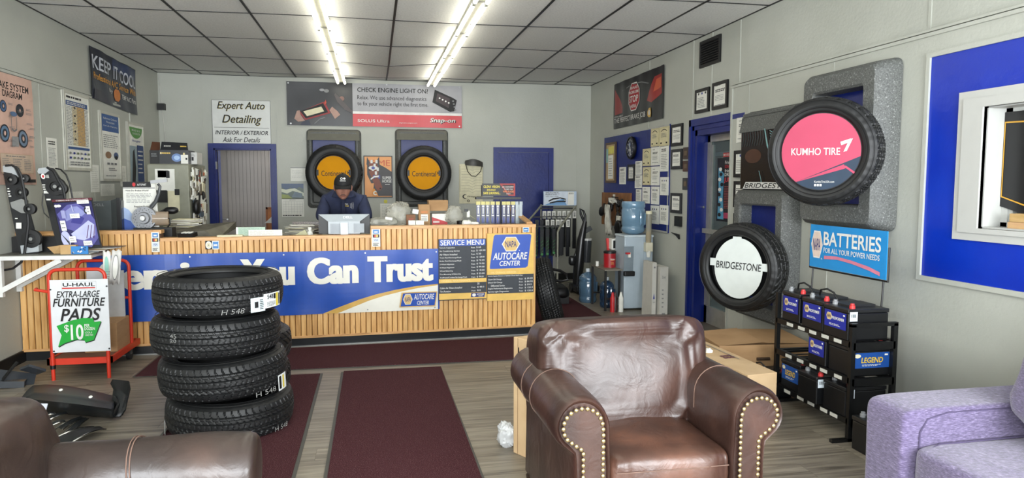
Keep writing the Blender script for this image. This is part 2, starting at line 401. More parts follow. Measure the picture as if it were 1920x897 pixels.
# back wall with the office doorway (left) and the blue door (right)
def wallrects(rects, m=WALL):
    mb = MB(m)
    for lo, hi in rects: mb.box(lo, hi)
    return mb
D1 = [BW(401, 300).x, BW(509, 300).x]; D1T = BW(450, 279).z
wb = wallrects([((XL-.12, YB, 0), (D1[0], YB+.12, ZC+.1)), ((D1[1], YB, 0), (XR+.12, YB+.12, ZC+.1)), ((D1[0], YB, D1T), (D1[1], YB+.12, ZC+.1))])
wall_back = struct(wb, 'wall_back')
for px in (380, 520, 1050, 1082): 
    xx = BW(px, 250).x; MB(WALL).box((xx-.008, YB-.004, 0), (xx+.008, YB+.001, 2.6 if px != 380 else ZC)).build('panel_joint', wall_back, angle=0)
zz = BW(900, 163).z*0+2.47
for xa, xb in ((XL, BW(395, 200).x), (BW(512, 200).x, BW(925, 300).x), (BW(925, 300).x, XR)): MB(WALL).box((xa, YB-.003, zz), (xb, YB+.001, zz+.008)).build('panel_joint', wall_back, angle=0)
# left wall with raised panelling and a moulding on top of it
wall_left = struct(wallrects([((XL-.12, YF, 0), (XL, YB+.12, ZC+.1))]), 'wall_left')
pe = LW(243, 260).y
MB(WALL).box((XL, YF, 0), (XL+.006, pe, 2.46)).build('panelling', wall_left, angle=0)
for yy in [pe-1.22*k for k in range(1, 8)]: MB(WALL).box((XL+.006, yy-.012, .1), (XL+.009, yy+.012, 2.45)).build('panel_joint', wall_left, angle=0)
tr = MB(WALL).box((XL, YF, 2.46), (XL+.022, pe+.01, 2.482)).box((XL, YF, 2.49), (XL+.014, pe+.01, 2.505)); struct(tr, 'trim_1')
struct(MB(WALL).box((XL, pe-.005, 0), (XL+.018, pe+.03, 2.46)), 'trim_2')
struct(MB(BLACK).box((XL, YF, 0), (XL+.022, YB, .1)), 'baseboard_left')
struct(MB(BLACK).box((XL, YB-.015, 0), (D1[0]-.1, YB, .1)).box((D1[1]+.1, YB-.015, 0), (BW(925, 300).x-.05, YB, .1)).box((BW(1040, 300).x+.02, YB-.015, 0), (XR, YB, .1)), 'baseboard_back')
# right wall: door opening and window opening
DY1, DY0 = RW(1295, 226).y, RW(1377, 206).y      # far and near edges of the blue casing
DZ = RW(1295, 226).z
WY1, WY0 = 3.44, 2.15; WZ0, WZ1 = 1.30, 1.99
OY1, OY0, OZ = DY1-.13, DY0-.25, DZ-.13
PN = DY0-.02                                      # the raised panelling starts here and runs to the camera
wr = wallrects([((XR, OY1, 0), (XR+.14, YB+.12, ZC+.1)), ((XR, OY0, OZ), (XR+.14, OY1, ZC+.1)), ((XR, WY1, 0), (XR+.14, OY0, ZC+.1)),
                ((XR, YF, 0), (XR+.14, WY0, ZC+.1)), ((XR, WY0, 0), (XR+.14, WY1, WZ0)), ((XR, WY0, WZ1), (XR+.14, WY1, ZC+.1))])
wall_right = struct(wr, 'wall_right')
mb = MB(WALL); pz = 2.47
mb.box((XR-.03, WY1, 0), (XR, PN, pz)).box((XR-.03, YF, 0), (XR, WY0, pz)).box((XR-.03, WY0, 0), (XR, WY1, WZ0)).box((XR-.03, WY0, WZ1), (XR, WY1, pz))
mb.build('panelling', wall_right, angle=0)
for yy in [PN-1.22*k-.3 for k in range(0, 5)]:
    if not (WY0-.6 < yy < WY1+.4): MB(WALL).box((XR-.034, yy-.010, .0), (XR-.03, yy+.010, pz)).build('panel_joint', wall_right, angle=0)
for px in (1218+0, 1300, 1335, 1387, 1740):
    yy = RW(px, 120).y; MB(WALL).box((XR-.005, yy-.012, DZ+.02 if px < 1500 and px > 1250 else (2.5 if px > 1500 else 1.2)), (XR+.001, yy+.012, ZC)).build('panel_joint', wall_right, angle=0)
struct(MB(WALL).box((XR-.046, YF, pz), (XR, PN+.015, pz+.022)).box((XR-.038, YF, pz+.03), (XR, PN+.015, pz+.045)), 'trim_3')
struct(MB(WALL).box((XR-.04, PN-.005, 0), (XR, PN+.02, pz)), 'trim_4')
# storefront wall behind the camera: piers and sills round two glazed openings
wf = wallrects([((XL, YF-.15, 0), (XR, YF, .5)), ((XL, YF-.15, 2.6), (XR, YF, ZC+.1)), ((XL, YF-.15, .5), (XL+.25, YF, 2.6)), ((.1, YF-.15, .5), (.6, YF, 2.6)), ((XR-.25, YF-.15, .5), (XR, YF, 2.6))])
struct(wf, 'wall_front')
# back doorway: blue casing, jambs, office wall of beadboard seen through it
def casing(mb, x0, x1, zt, w_, y, d):
    mb.box((x0-w_, y-d, 0), (x0, y, zt+w_)); mb.box((x1, y-d, 0), (x1+w_, y, zt+w_)); mb.box((x0, y-d, zt), (x1, y, zt+w_)); return mb
cw = BW(401, 300).x-BW(391, 300).x
dr = struct(casing(MB(BLUE), D1[0], D1[1], D1T, cw, YB, .025).box((D1[0]-.001, YB, 0), (D1[0]+.02, YB+.14, D1T)).box((D1[1]-.02, YB, 0), (D1[1]+.001, YB+.14, D1T)).box((D1[0], YB, D1T-.02), (D1[1], YB+.14, D1T)), 'door_1')
# the door leaf stands open into the office, seen nearly edge on
MB(BLUE).obox((D1[0]-.035, YB+.52, 1.02), (.036, .72, 2.02), (0, 0, .215)).build('door_leaf', dr, angle=0)
MB(STEEL).box((D1[0]+.008, YB+.02, 1.75), (D1[0]+.03, YB+.1, 1.86)).box((D1[0]+.008, YB+.02, .3), (D1[0]+.03, YB+.1, .4)).build('hinge', dr, angle=0)
MB(STEEL).cyl((D1[0]-.08, YB+.8, .98), (D1[0]+.02, YB+.82, .98), .012).cyl((D1[0]+.01, YB+.82, .98), (D1[0]+.03, YB+.70, .98), .012).build('door_handle', dr)
# the little office beyond
OFF = multi('beadboard_white', [(.3, '#a09c99'), (.7, '#b2aeaa')], 2, .6)
of = MB(OFF).box((D1[0]-.6, YB+1.5, 0), (D1[1]+1.6, YB+1.6, 2.6)).box((D1[0]-.62, YB+.12, 0), (D1[0]-.55, YB+1.6, 2.6)).box((D1[1]+1.5, YB+.12, 0), (D1[1]+1.6, YB+1.6, 2.6)); ow = struct(of, 'wall_office')
struct(MB(TILE).box((D1[0]-.6, YB+.12, 2.6), (D1[1]+1.6, YB+1.6, 2.7)), 'ceiling_office'); struct(MB(PLANK).box((D1[0]-.6, YB+.1, -.1), (D1[1]+1.6, YB+1.6, 0)), 'floor_office')
_bead = None
for k in range(26):
    xx = D1[0]-.1+k*.06
    if _bead is None: _bead = MB(OFF).box((xx+.003, YB+1.488, 0), (xx+.057, YB+1.5, 2.6)).build('bead_board', ow, angle=0); bx0 = xx
    else: o = _bead.copy(); COL.objects.link(o); o.location.x = xx-bx0
l_ = bpy.data.lights.new('office_lamp', 'AREA'); l_.energy = 9; l_.size = .5; l_.color = (1, .96, .92); lo = bpy.data.objects.new('office_lamp', l_); COL.objects.link(lo); lo.location = (D1[1]+.5, YB+.8, 2.55)
# blue closed door at the right of the back wall
bx0, bx1 = BW(925, 300).x, BW(1037, 300).x; bz = BW(980, 277).z
dr2 = struct(casing(MB(BLUE), bx0+.075, bx1-.075, bz-.075, .075, YB, .03), 'door_2')
MB(BLUE).box((bx0+.078, YB-.012, .01), (bx1-.078, YB, bz-.078)).build('door_leaf', dr2, angle=0)
MB(STEEL).ball((bx0+.14, YB-.06, .95), .03).cyl((bx0+.14, YB-.06, .95), (bx0+.14, YB-.01, .95), .012).build('door_handle', dr2)
# side door: stepped blue casing, aluminium frame, glass, vestibule beyond
dm = MB(BLUE)
for k, (ins, dep) in enumerate(((0, .02), (.03, .032), (.075, .012))):
    dm.box((XR-dep, DY1-ins-.045, 0), (XR+.02, DY1-ins, DZ-ins)); dm.box((XR-dep, OY0, DZ-ins-.045), (XR+.02, DY1-ins, DZ-ins))
dm.box((XR-.003, OY1-.05, 0), (XR+.16, OY1+.012, DZ-.1)).box((XR-.003, OY0, OZ-.05), (XR+.16, OY1, OZ+.01)).box((XR+.0, OY0-.01, 0), (XR+.16, OY0+.04, OZ))
dr3 = struct(dm, 'door_3')
ALU = paint('#b3b1aa', .35, .6); gx = XR+.12; gy1, gy0, gz = OY1-.05, OY0+.04, OZ-.05
am = MB(ALU).box((gx, gy1-.06, 0), (gx+.045, gy1, gz)).box((gx, gy0, 0), (gx+.045, gy0+.06, gz)).box((gx, gy0, gz-.07), (gx+.045, gy1, gz)).box((gx, gy0, 0), (gx+.045, gy1, .22))
am.box((gx+.005, gy1-.1, .22), (gx+.04, gy1-.075, gz-.1)); am.build('door_frame', dr3, angle=0)
MB(ALU).box((gx-.055, gy0+.05, 1.02), (gx-.03, gy1-.02, 1.07)).box((gx-.04, gy1-.05, 1.02), (gx, gy1-.02, 1.07)).build('push_bar', dr3, angle=0)
MB(CHROME).cyl((XR+.06, OY1-.052, 1.3), (XR+.06, OY1-.11, 1.3), .012).build('latch', dr3)
PANE = glassy('door_glass', '#c9d6d8', .02, mixf=.12)
MB(PANE).box((gx+.018, gy0+.06, .22), (gx+.024, gy1-.06, gz-.07)).build('pane', dr3, angle=0)
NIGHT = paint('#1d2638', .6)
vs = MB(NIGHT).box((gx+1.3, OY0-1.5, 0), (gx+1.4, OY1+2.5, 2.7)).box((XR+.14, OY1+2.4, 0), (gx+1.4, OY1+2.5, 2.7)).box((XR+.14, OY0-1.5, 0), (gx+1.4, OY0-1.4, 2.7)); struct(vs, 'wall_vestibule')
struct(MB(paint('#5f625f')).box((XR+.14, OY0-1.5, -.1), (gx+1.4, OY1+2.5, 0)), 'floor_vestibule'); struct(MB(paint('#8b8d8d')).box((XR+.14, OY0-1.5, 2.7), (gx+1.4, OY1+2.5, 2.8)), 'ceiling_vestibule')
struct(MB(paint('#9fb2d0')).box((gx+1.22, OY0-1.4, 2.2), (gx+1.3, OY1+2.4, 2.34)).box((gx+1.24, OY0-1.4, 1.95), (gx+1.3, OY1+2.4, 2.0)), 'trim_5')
l_ = bpy.data.lights.new('vestibule_lamp', 'AREA'); l_.energy = 12; l_.size = .6; lo = bpy.data.objects.new('vestibule_lamp', l_); COL.objects.link(lo); lo.location = (gx+.7, (OY0+OY1)/2+.5, 2.65)
struct(MB(paint('#5a5148')).box((XR-.14, OY0, 0), (XR+.16, DY1-.02, .03)), 'trim_6')
# blue painted field with white edge trim, and the window in it
q = snap([(1730, 517), (1920, 547), (1920, 75), (1748, 104)], RW, .03, 1); by1 = q[0].y; bz0, bz1 = q[0].z, q[2].z
bf = MB(BRIGHTBLUE); bxx = XR-.036
bf.box((bxx, WY1, bz0), (XR-.028, by1, bz1)).box((bxx, 1.2, bz0), (XR-.028, WY0, bz1)).box((bxx, WY0, bz0), (XR-.028, WY1, WZ0)).box((bxx, WY0, WZ1), (XR-.028, WY1, bz1))
bf.build('blue_field', wall_right, angle=0)
struct(MB(WALL).box((XR-.05, 1.2, bz0-.03), (XR-.028, by1+.03, bz0)).box((XR-.05, 1.2, bz1), (XR-.028, by1+.03, bz1+.03)).box((XR-.05, by1, bz0), (XR-.028, by1+.03, bz1)), 'trim_7')
WFR = paint('#b9bab6', .4, var=.012); g = .0
wo = RW(1802, 175, .03); wi = RW(1792, 448, .03); cy1 = (wo.y+wi.y)/2; cz1, cz0 = wo.z, wi.z
fm = MB(WFR)
for (e, d) in ((0, .05), (.045, .062), (.06, .045)):
    y1, z1, z0, yn = cy1-e, cz1-e, cz0+e, 1.9+e
    y2, zz1, zz0 = WY1, WZ1, WZ0
    fm.box((XR-d, y2, z0), (XR-.03, y1, z1)).box((XR-d, yn, zz1), (XR-.03, y2, z1)).box((XR-d, yn, z0), (XR-.03, y2, zz0)).box((XR-d, yn, zz0), (XR-.03, WY0, zz1))
# reveal and inner stop
fm.box((XR-.03, WY1-.008, WZ0), (XR+.14, WY1+.01, WZ1)).box((XR-.03, WY0, WZ1-.008), (XR+.14, WY1, WZ1+.01)).box((XR-.03, WY0, WZ0-.01), (XR+.14, WY1, WZ0+.01))
fm.box((XR+.09, WY1-.05, WZ0), (XR+.13, WY1-.005, WZ1)).box((XR+.1, WY1-.075, WZ0), (XR+.13, WY1-.045, WZ1)).box((XR+.09, WY0, WZ1-.04), (XR+.13, WY1, WZ1-.005)).box((XR+.09, WY0, WZ0+.005), (XR+.13, WY1, WZ0+.035)).box((XR+.09, WY0-.01, WZ0), (XR+.13, WY0+.04, WZ1))
win = struct(fm, 'window_1'); 
MB(glassy('window_glass', '#dfe8ea', .02, mixf=.08)).box((XR+.135, WY0+.02, WZ0), (XR+.14, WY1-.02, WZ1)).build('pane', win, angle=0)
BLIND = multi('blind', [(.3, '#9aa3ab'), (.7, '#b4bcc4')], 3, .7, stretch=(1, 1, 18))
bl = MB(BLIND).box((XR+.2, WY0-.3, WZ0-.2), (XR+.21, WY1+.5, WZ1+.2)).build('window_blind', label='grey roller blind hanging behind the window in the bright blue field', cat='blind')
# ceiling lamps: four-foot strip fixtures in two rows
TUBE = glow('tube_glow', '#fffbea', TUBE_POWER); HOUS = paint('#8d8c80', .5)
def strip_lamp(cx, y0, y1, side):
    zt = ZC-.0; t = thing('ceiling_light', '', 'light', (cx, (y0+y1)/2, zt-.1), 'fluorescent strip lights in two rows under the ceiling')
    MB(HOUS).prism([(cx-.045, y0, zt-.005), (cx+.045, y0, zt-.005), (cx+.045, y0, zt-.05), (cx+.03, y0, zt-.075), (cx-.03, y0, zt-.075), (cx-.045, y0, zt-.05)], (0, y1-y0, 0)).build('housing', t, angle=0)
    for s in (-1, 1):
        MB(TUBE).cyl((cx+s*.05, y0+.03, zt-.088), (cx+s*.05, y1-.03, zt-.088), .017, 12).build('lamp_tube', t)
        for e in (y0+.015, y1-.015): MB(HOUS).box((cx+s*.05-.012, e-.012, zt-.105), (cx+s*.05+.012, e+.012, zt-.05)).build('lamp_holder', t, angle=0)
    return t
JY = [10.85, 9.6, 8.35, 7.1, 5.85, 4.6, 3.35, 2.1]
for side, cx in (('left', GX0+4*GW), ('right', GX0+6*GW+.01)):
    for k in range(len(JY)-1):
        t = strip_lamp(cx, JY[k+1]+.01, JY[k]-.01, side)
        where = ['nearest the back wall', 'second from the back wall', 'third from the back wall', 'fourth from the back wall'][k] if k < 4 else None
        if where: t['label'] = f'twin-tube fluorescent strip light in the {side} row of the ceiling, {where}'
        else: t['label'] = f'twin-tube fluorescent strip light of the {side} row, over the seats near the front'
        if k >= 4: t['group'] = 'strip lights of the %s row over the seats' % side
# =================================================================== MATS
MAROON = multi('maroon_carpet', [(.35, '#2c171b'), (.5, '#45262a'), (.6, '#553236'), (.72, '#8c7274')], 260, .95, bump=.5, bscale=300, spec=.1)
EDGE = paint('#4a4944', .6)
def mat_(label, q, hem=.02):
    """four floor corners -> carpet with a rubber hem"""
    q = [V((p[0], p[1], .002)) for p in q]
    c = sum(q, V((0, 0, 0)))/4; t = thing('floor_mat', label, 'mat', (c.x, c.y, 0))
    m = MB(EDGE); m.prism(q, (0, 0, .004)); m.build('hem', t, angle=0)
    qi = [p+(c-p).normalized()*hem*1.3 for p in q]
    qi = [V((max(min(p.x, max(k.x for k in q)-hem), min(k.x for k in q)+hem), max(min(p.y, max(k.y for k in q)-hem), min(k.y for k in q)+hem), .003)) for p in q]
    MB(MAROON).prism(qi, (0, 0, .009)).build('carpet', t, angle=0)
mat_('long dark maroon runner lying along the foot of the wooden counter', [(-1.9, 5.99), (1.75, 5.95), (1.75, 6.88), (-1.9, 6.72)])
mat_('wide maroon mat in the middle of the floor, running towards the front', [(-.275, 2.45), (.56, 2.35), (.545, 5.86), (-.275, 5.84)])
mat_('maroon mat beside and beneath the stacked tires', [(-1.3, 2.5), (-.42, 2.5), (-.42, 5.82), (-1.3, 5.8)])
mat_('dark rug on the floor behind the leaning tire, past the counter end', [(1.75, 7.3), (2.6, 7.5), (2.62, 9.6), (1.8, 9.5)])
# =================================================================== SERVICE COUNTER
cr = V((1, CK, 0)).normalized(); cn = V((CK, -1, 0)).normalized()
def cp(x, out=0, z=0): return V((x, CY0+CK*x, z))+cn*out
counter = thing('service_counter', 'long knotty pine beadboard service counter with a black toe kick, blue banner across its front', 'counter', cp(-.7))
segs = [(-2.99, -1.865, 1.127), (-1.865, -.022, 1.057), (-.022, 1.604, 1.139)]
for a, b, zt in segs:
    MB(paint('#4a2f16', .7)).prism([cp(a, -.012, .085), cp(b, -.012, .085), cp(b, -.10, .085), cp(a, -.10, .085)], (0, 0, zt-.03-.085)).build('front_panel', counter, angle=0)
    MB(PINEH).prism([cp(a-.005, .014, zt-.03), cp(b+(.012 if b > 1 else .005), .014, zt-.03), cp(b+(.012 if b > 1 else .005), -.115, zt-.03), cp(a-.005, -.115, zt-.03)], (0, 0, .03)).build('ledge', counter, angle=0)
_s = {}
x = -2.99; SW = .0502
while x < 1.60:
    mid = x+SW/2; zt = [s[2] for s in segs if s[0] <= mid < s[1]+.02][-1 if mid < 1.6 else 0]
    zt = 1.127 if mid < -1.865 else 1.057 if mid < -.022 else 1.139
    if zt not in _s:
        h = zt-.03-.10; m = MB(PINE)
        # slat: flat face with two rounded shoulders
        m.prism([(0.002, 0, 0), (SW-.002, 0, 0), (SW-.002, -.006, 0), (SW-.006, -.013, 0), (.006, -.013, 0), (.002, -.006, 0)], (0, 0, h))
        _s[zt] = m.build('slat', local=True, angle=0); ob = _s[zt]; ob.parent = counter
    else: ob = _s[zt].copy(); COL.objects.link(ob)
    p = cp(x, -.008, .10) - ORG[counter.name]; ob.location = p; ob.rotation_euler = (0, 0, math.atan(CK)); x += SW*cr.x
MB(PINEH).prism([cp(-2.99, .008, .085), cp(1.61, .008, .085), cp(1.61, -.02, .085), cp(-2.99, -.02, .085)], (0, 0, .022)).build('bottom_rail', counter, angle=0)
TK = paint('#16191c', .3)
MB(TK).prism([cp(-2.99, -.03, 0), cp(1.60, -.03, 0), cp(1.60, -.12, 0), cp(-2.99, -.12, 0)], (0, 0, .086)).build('toe_kick', counter, angle=0)
MB(STEEL).prism([cp(-2.5, -.018, 0), cp(1.60, -.018, 0), cp(1.60, -.03, 0), cp(-2.5, -.03, 0)], (0, 0, .008)).build('toe_strip', counter, angle=0)
# work surface behind the ledge, and the return with its granite upstand
WT = 1.0
MB(GRANITE).prism([cp(-2.99, -.10, WT-.035), cp(1.6, -.10, WT-.035), cp(1.6, -.78, WT-.035), cp(-2.99, -.78, WT-.035)], (0, 0, .035)).build('worktop', counter, angle=0)
MB(PINE).prism([cp(1.53, -.10, 0), cp(1.604, -.10, 0), cp(1.604, -.80, 0), cp(1.53, -.80, 0)], (0, 0, WT-.036)).build('end_panel', counter, angle=0)
MB(GRANITE).add([cp(1.56, -.1, WT), cp(1.56, -1.15, WT), cp(1.56, -1.15, 1.30), cp(1.56, -.1, 1.139), cp(1.60, -.1, WT), cp(1.60, -1.15, WT), cp(1.60, -1.15, 1.30), cp(1.60, -.1, 1.139)],
    [(0,1,2,3),(7,6,5,4),(0,4,5,1),(3,2,6,7),(0,3,7,4),(1,5,6,2)]).build('upstand', counter, angle=0)
MB(PINEH).add([cp(1.55, -.1, 1.139), cp(1.55, -1.15, 1.30), cp(1.61, -1.15, 1.30), cp(1.61, -.1, 1.139), cp(1.55, -.1, 1.155), cp(1.55, -1.15, 1.316), cp(1.61, -1.15, 1.316), cp(1.61, -.1, 1.155)],
    [(0,3,2,1),(4,5,6,7),(0,1,5,4),(1,2,6,5),(2,3,7,6),(3,0,4,7)]).build('upstand_cap', counter, angle=0)
def top(x, back=.3, z=WT): return cp(x, -back, z)
# =================================================================== TIRES
def fr(t): return t-math.floor(t)
def tread_depth(style, th, t):
    u = th/(2*PI); a = abs(t); s = 1 if t > 0 else -1
    if style == 'touring':
        if abs(a-.20) < .028 or abs(a-.60) < .03: return .009
        if a < .20: return .004 if fr(u*76+a*1.4) < .18 else 0
        if a < .60:
            k = fr(u*62+s*a*2.6+(.5 if int((a-.2)/.2) else 0)*0); return .006 if k < .2 else (.003 if abs(a-.40) < .03 else 0)
        return .007 if fr(u*58+.35*math.sin((a-.6)*5)) < .16 else 0
    if style == 'allterrain':
        b = int((t+1)/2*5); k = fr(u*30+(.5 if b % 2 else 0)+.25*math.sin(t*7))
        if abs(fr((t+1)/2*5+.18*math.sin(u*2*PI*30))-.02) < .09: return .012
        if k < .24: return .012
        return .003 if fr(u*120) < .2 else 0
    if style == 'directional':
        k = fr(u*34+a*1.9); 
        if a < .05: return .008
        return .009 if k < .22 else (.007 if abs(a-.55) < .03 else 0)
    # ribbed
    if min(abs(a-q) for q in (.12, .45, .74)) < .035: return .009
    return .005 if fr(u*70+t*.8) < .16 else 0
def tire_parts(R, W, rim, style, N=432, K=40):
    """tire lying flat, axis z, resting on z=0"""
    h = W/2; tw = .80*h
    tr = MB(RUBBER); prof = []
    for k in range(K+1):
        t = -1+2*k/K; prof.append(t)
    def fn(i, k):
        th = 2*PI*i/N; t = prof[k]; crown = .012*t*t+.006*t**6
        if style == 'allterrain' and abs(t) > .9: crown += .004
        r = R-crown-(tread_depth(style, th, t) if abs(t) < .985 else 0)
        return (r*math.cos(th), r*math.sin(th), h+t*tw)
    tr.grid(fn, N, K+1, ci=True)
    sd = MB(RUBBER); S = R-.018
    half = [(S-.000, tw), (S-.012, tw+.05*h), (S-.030, .93*h), (S-.05*1, .985*h), ((S*.55+rim*.45), h), (rim+.035, .95*h), (rim+.022, .90*h), (rim+.016, .90*h), (rim+.010, .86*h), (rim, .80*h), (rim, .70*h), (rim+.02, .66*h), (R-.07, .72*h), (R-.035, .6*h), (R-.028, 0)]
    p = [(r, h+z) for r, z in half] + [(r, h-z) for r, z in half[-2::-1]]
    nb = 144
    def sf(i, k):
        th = 2*PI*i/nb; r, z = p[k]
        if k in (1, 2, 26, 27) : z += (.003 if k < 10 else -.003)*(1 if fr(th/(2*PI)*36) < .5 else 0)
        return (r*math.cos(th), r*math.sin(th), z)
    sd.grid(sf, nb, len(p), ci=True)
    # raised rings on the sidewall
    for rr in (S*.55+rim*.45+.03, rim+.03): 
        zz = h+h*.992 if rr > rim+.031 else h*1.955
        sd.tube([(rr*math.cos(2*PI*k/72), rr*math.sin(2*PI*k/72), zz) for k in range(72)], .0022, 4, closed=True)
    return tr, sd
def tire(label, loc, axis, R, W, rim, style, group=None, spin=0, base=None):
    """axis: where the outward side looks; loc: centre of the tire"""
    t = thing('tire', label, 'tire', (0, 0, 0), group)
    if base is None:
        tr, sd = tire_parts(R, W, rim, style); tr.build('tread', t, angle=30); sd.build('sidewall', t, angle=60)
    else:
        for ch in list(base.children):
            if ch.name.split('.')[0] in ('tread', 'sidewall'): c = ch.copy(); COL.objects.link(c); c.parent = t
    z = V(axis).normalized(); q = z.to_track_quat('Z', 'Y')
    t.rotation_mode = 'QUATERNION'; t.rotation_quaternion = q @ Euler((0, 0, spin)).to_quaternion()
    t.location = V(loc)-z*W/2
    bpy.context.view_layer.update(); ORG[t.name] = V((0, 0, 0)); return t
# stack of four on the mat
SR, SWD, SRIM = .382, .236, .262
STK = [(-.905, 4.66, 0, (.02, -.05, 1)), (-.94, 4.66, 0, (-.035, -.03, 1)), (-.975, 4.66, 0, (.005, .0, 1)), (-.955, 4.66, 0, (.0, .0, 1))]
names = ['lowest black tire of the stack on the maroon mat, partly behind the sofa arm', 'second tire from the bottom of the stack, yellow and white sticker at its right edge',
         'third tire from the bottom of the stack, faint chalk marks on its tread', 'topmost tire of the stack, long white price sticker 548 on its tread']
base = None; stack = []
for k, (x, y, _, ax) in enumerate(STK):
    t = tire(names[k], (x, y, .015+SWD*(k+.5)+.012*k), ax, SR, SWD, SRIM, 'touring', 'four tires stacked on the maroon mat', spin=k*.9, base=base)
    base = base or t; stack.append(t)
def on_tread(t, px, py, w_, h_, R=SR, lift=.002):
    """sticker wrapped round the tread: returns (mapping from 0..1,0..1 to local coordinates)"""
    M = t.matrix_world.inverted(); o = M@CC; d = (M.to_3x3()@ray(px, py)).normalized()
    a = d.x**2+d.y**2; b = o.x*d.x+o.y*d.y; c = o.x**2+o.y**2-R*R; s = (-b-math.sqrt(max(0, b*b-a*c)))/a; p = o+d*s
    th = math.atan2(p.y, p.x)
    return lambda u, v, off=0: V(((R+lift+off)*math.cos(th+(u-.5)*w_/R), (R+lift+off)*math.sin(th+(u-.5)*w_/R), p.z+(v-.5)*h_))
class Wrap(Canvas):
    def __init__(s, f, w_, h_): s.f = f; s.k = 0; s.rip = True; s.step = .0005; s.lift = .0005; s.p = MB(); s.t = MB(); s.w = w_; s.h = h_
    def at(s, a, b, off=0): return s.f(a, b, off)
    def rect(s, a0, b0, a1, b1, m):
        s.p.mat(m); o = s.o(); s.p.grid(lambda i, j: s.at(a0+(a1-a0)*i/8, b0+(b1-b0)*j, o), 9, 2); return s
PA = paint('#dfe3e2', .5, var=.02)
wr_ = Wrap(on_tread(stack[3], 502, 566, .25, .10), .25, .10)
LBL = paint('#cfe0e4', .5, var=.02)
wr_.rect(0, 0, .4, .86, LBL).rect(.36, .12, 1, 1, PA).rect(.1, .25, .2, .62, INK).rect(.8, .15, .9, .95, paint('#d8c23c')).rect(.92, .2, .97, .9, INK).lines(.24, .1, .36, .75, 6, INK, 2).lines(.45, .2, .78, .5, 4, GREY, 3)
wr_.text('548', .46, .66, .67, .94, INK, .03).rect(.69, .62, .77, .95, INK); wr_.done(stack[3], 'price_sticker')
CHALK = paint('#8f8f8c', .9, var=.3, scale=90)
w2 = Wrap(on_tread(stack[3], 437, 585, .13, .03), .13, .03); w2.text('H 548', 0, 0, 1, 1, CHALK, -.01, .2); w2.done(stack[3], 'chalk', 'chalk_mark')
w2 = Wrap(on_tread(stack[2], 326, 635, .06, .05), .1, .05); w2.text('45', .1, .5, .8, 1, CHALK); w2.text('20', .1, 0, .8, .4, CHALK); w2.done(stack[2], 'chalk', 'chalk_mark')
w2 = Wrap(on_tread(stack[1], 500, 735, .15, .03), .1, .05); w2.text('H 548', 0, 0, 1, 1, CHALK); w2.done(stack[1], 'chalk', 'chalk_mark')
w2 = Wrap(on_tread(stack[0], 528, 800, .12, .03), .1, .05); w2.text('H 548', 0, 0, 1, 1, CHALK); w2.done(stack[0], 'chalk', 'chalk_mark')
for k, px, py in ((1, 529, 715), (0, 308, 800), (2, 530, 660)):
    w2 = Wrap(on_tread(stack[k], px, py, .10, .10), .1, .1); w2.rect(0, 0, 1, 1, PA).rect(.1, .1, .35, .9, INK).rect(.5, .1, .7, .9, paint('#d8c23c') if k == 1 else LBL); w2.done(stack[k], 'sticker')
# two tires behind the stack
b2 = tire('black tire lying low behind the stacked tires, at the foot of the counter', (-1.03, 5.45, .125), (0, .03, 1), .40, .24, .23, 'directional', 'tires behind the stack')
tire('black tire lying on another one behind the stacked tires', (-1.02, 5.47, .367), (.02, 0, 1), .40, .24, .23, 'directional', 'tires behind the stack', 1.1, b2)
# =================================================================== WALL TRAYS AND DISPLAY TIRES
TRAYM = SPECK
def tray(label, fn, px, depth=.14, ring=.13, top_slope=.1, group=None, split=None, name='tire_display_panel', mat=None, panel=None, lip=.05):
    mat = mat or TRAYM
    ax = 1 if fn is RW else 0; q = snap(px, fn, .036 if ax else .002, ax)
    P = q[0]; R = (q[1]-q[0]); w_ = R.length; R.normalize(); U = V((0, 0, 1)); n = R.cross(U); h = (q[3]-q[0]).length
    t = thing(name, label, 'display', q[0]+R*w_/2, group)
    def loop(ins, rad, m=6):
        pts = []
        for cx, cy, a0 in ((w_-ins-rad, h-ins-rad, 0), (ins+rad, h-ins-rad, 90), (ins+rad, ins+rad, 180), (w_-ins-rad, ins+rad, 270)):
            for k in range(m): a = math.radians(a0+90*k/(m-1)); pts.append((cx+rad*math.cos(a), cy+rad*math.sin(a)))
        return pts
    prof = [(0, 0, .06), (0, .02, .06), (.02, depth*.75, .06), (lip, depth, .05), (ring-.015, depth, .03), (ring, depth-.015, .02), (ring+.006, .03, .015)]
    L = [[P+R*x+U*y+n*(d-.001) for x, y in loop(i_, r_)] for i_, d, r_ in prof]
    # keep every loop at the same vertex count
    MB(mat).grid(lambda i, j: L[j][i], len(L[0]), len(prof), ci=True).build('moulding', t, angle=35)
    MB(panel or BLUE).prism([P+R*ring*.9+U*ring*.9+n*.012, P+R*(w_-ring*.9)+U*ring*.9+n*.012, P+R*(w_-ring*.9)+U*(h-ring*.9)+n*.012, P+R*ring*.9+U*(h-ring*.9)+n*.012], n*.02).build('backing_panel', t, angle=0)
    t['w'] = w_; return t, P, R, U, n, w_, h
DKT = paint('#565751', .55, bump=.2); 
HOODM = paint('#5f5e53', .6, bump=.2)
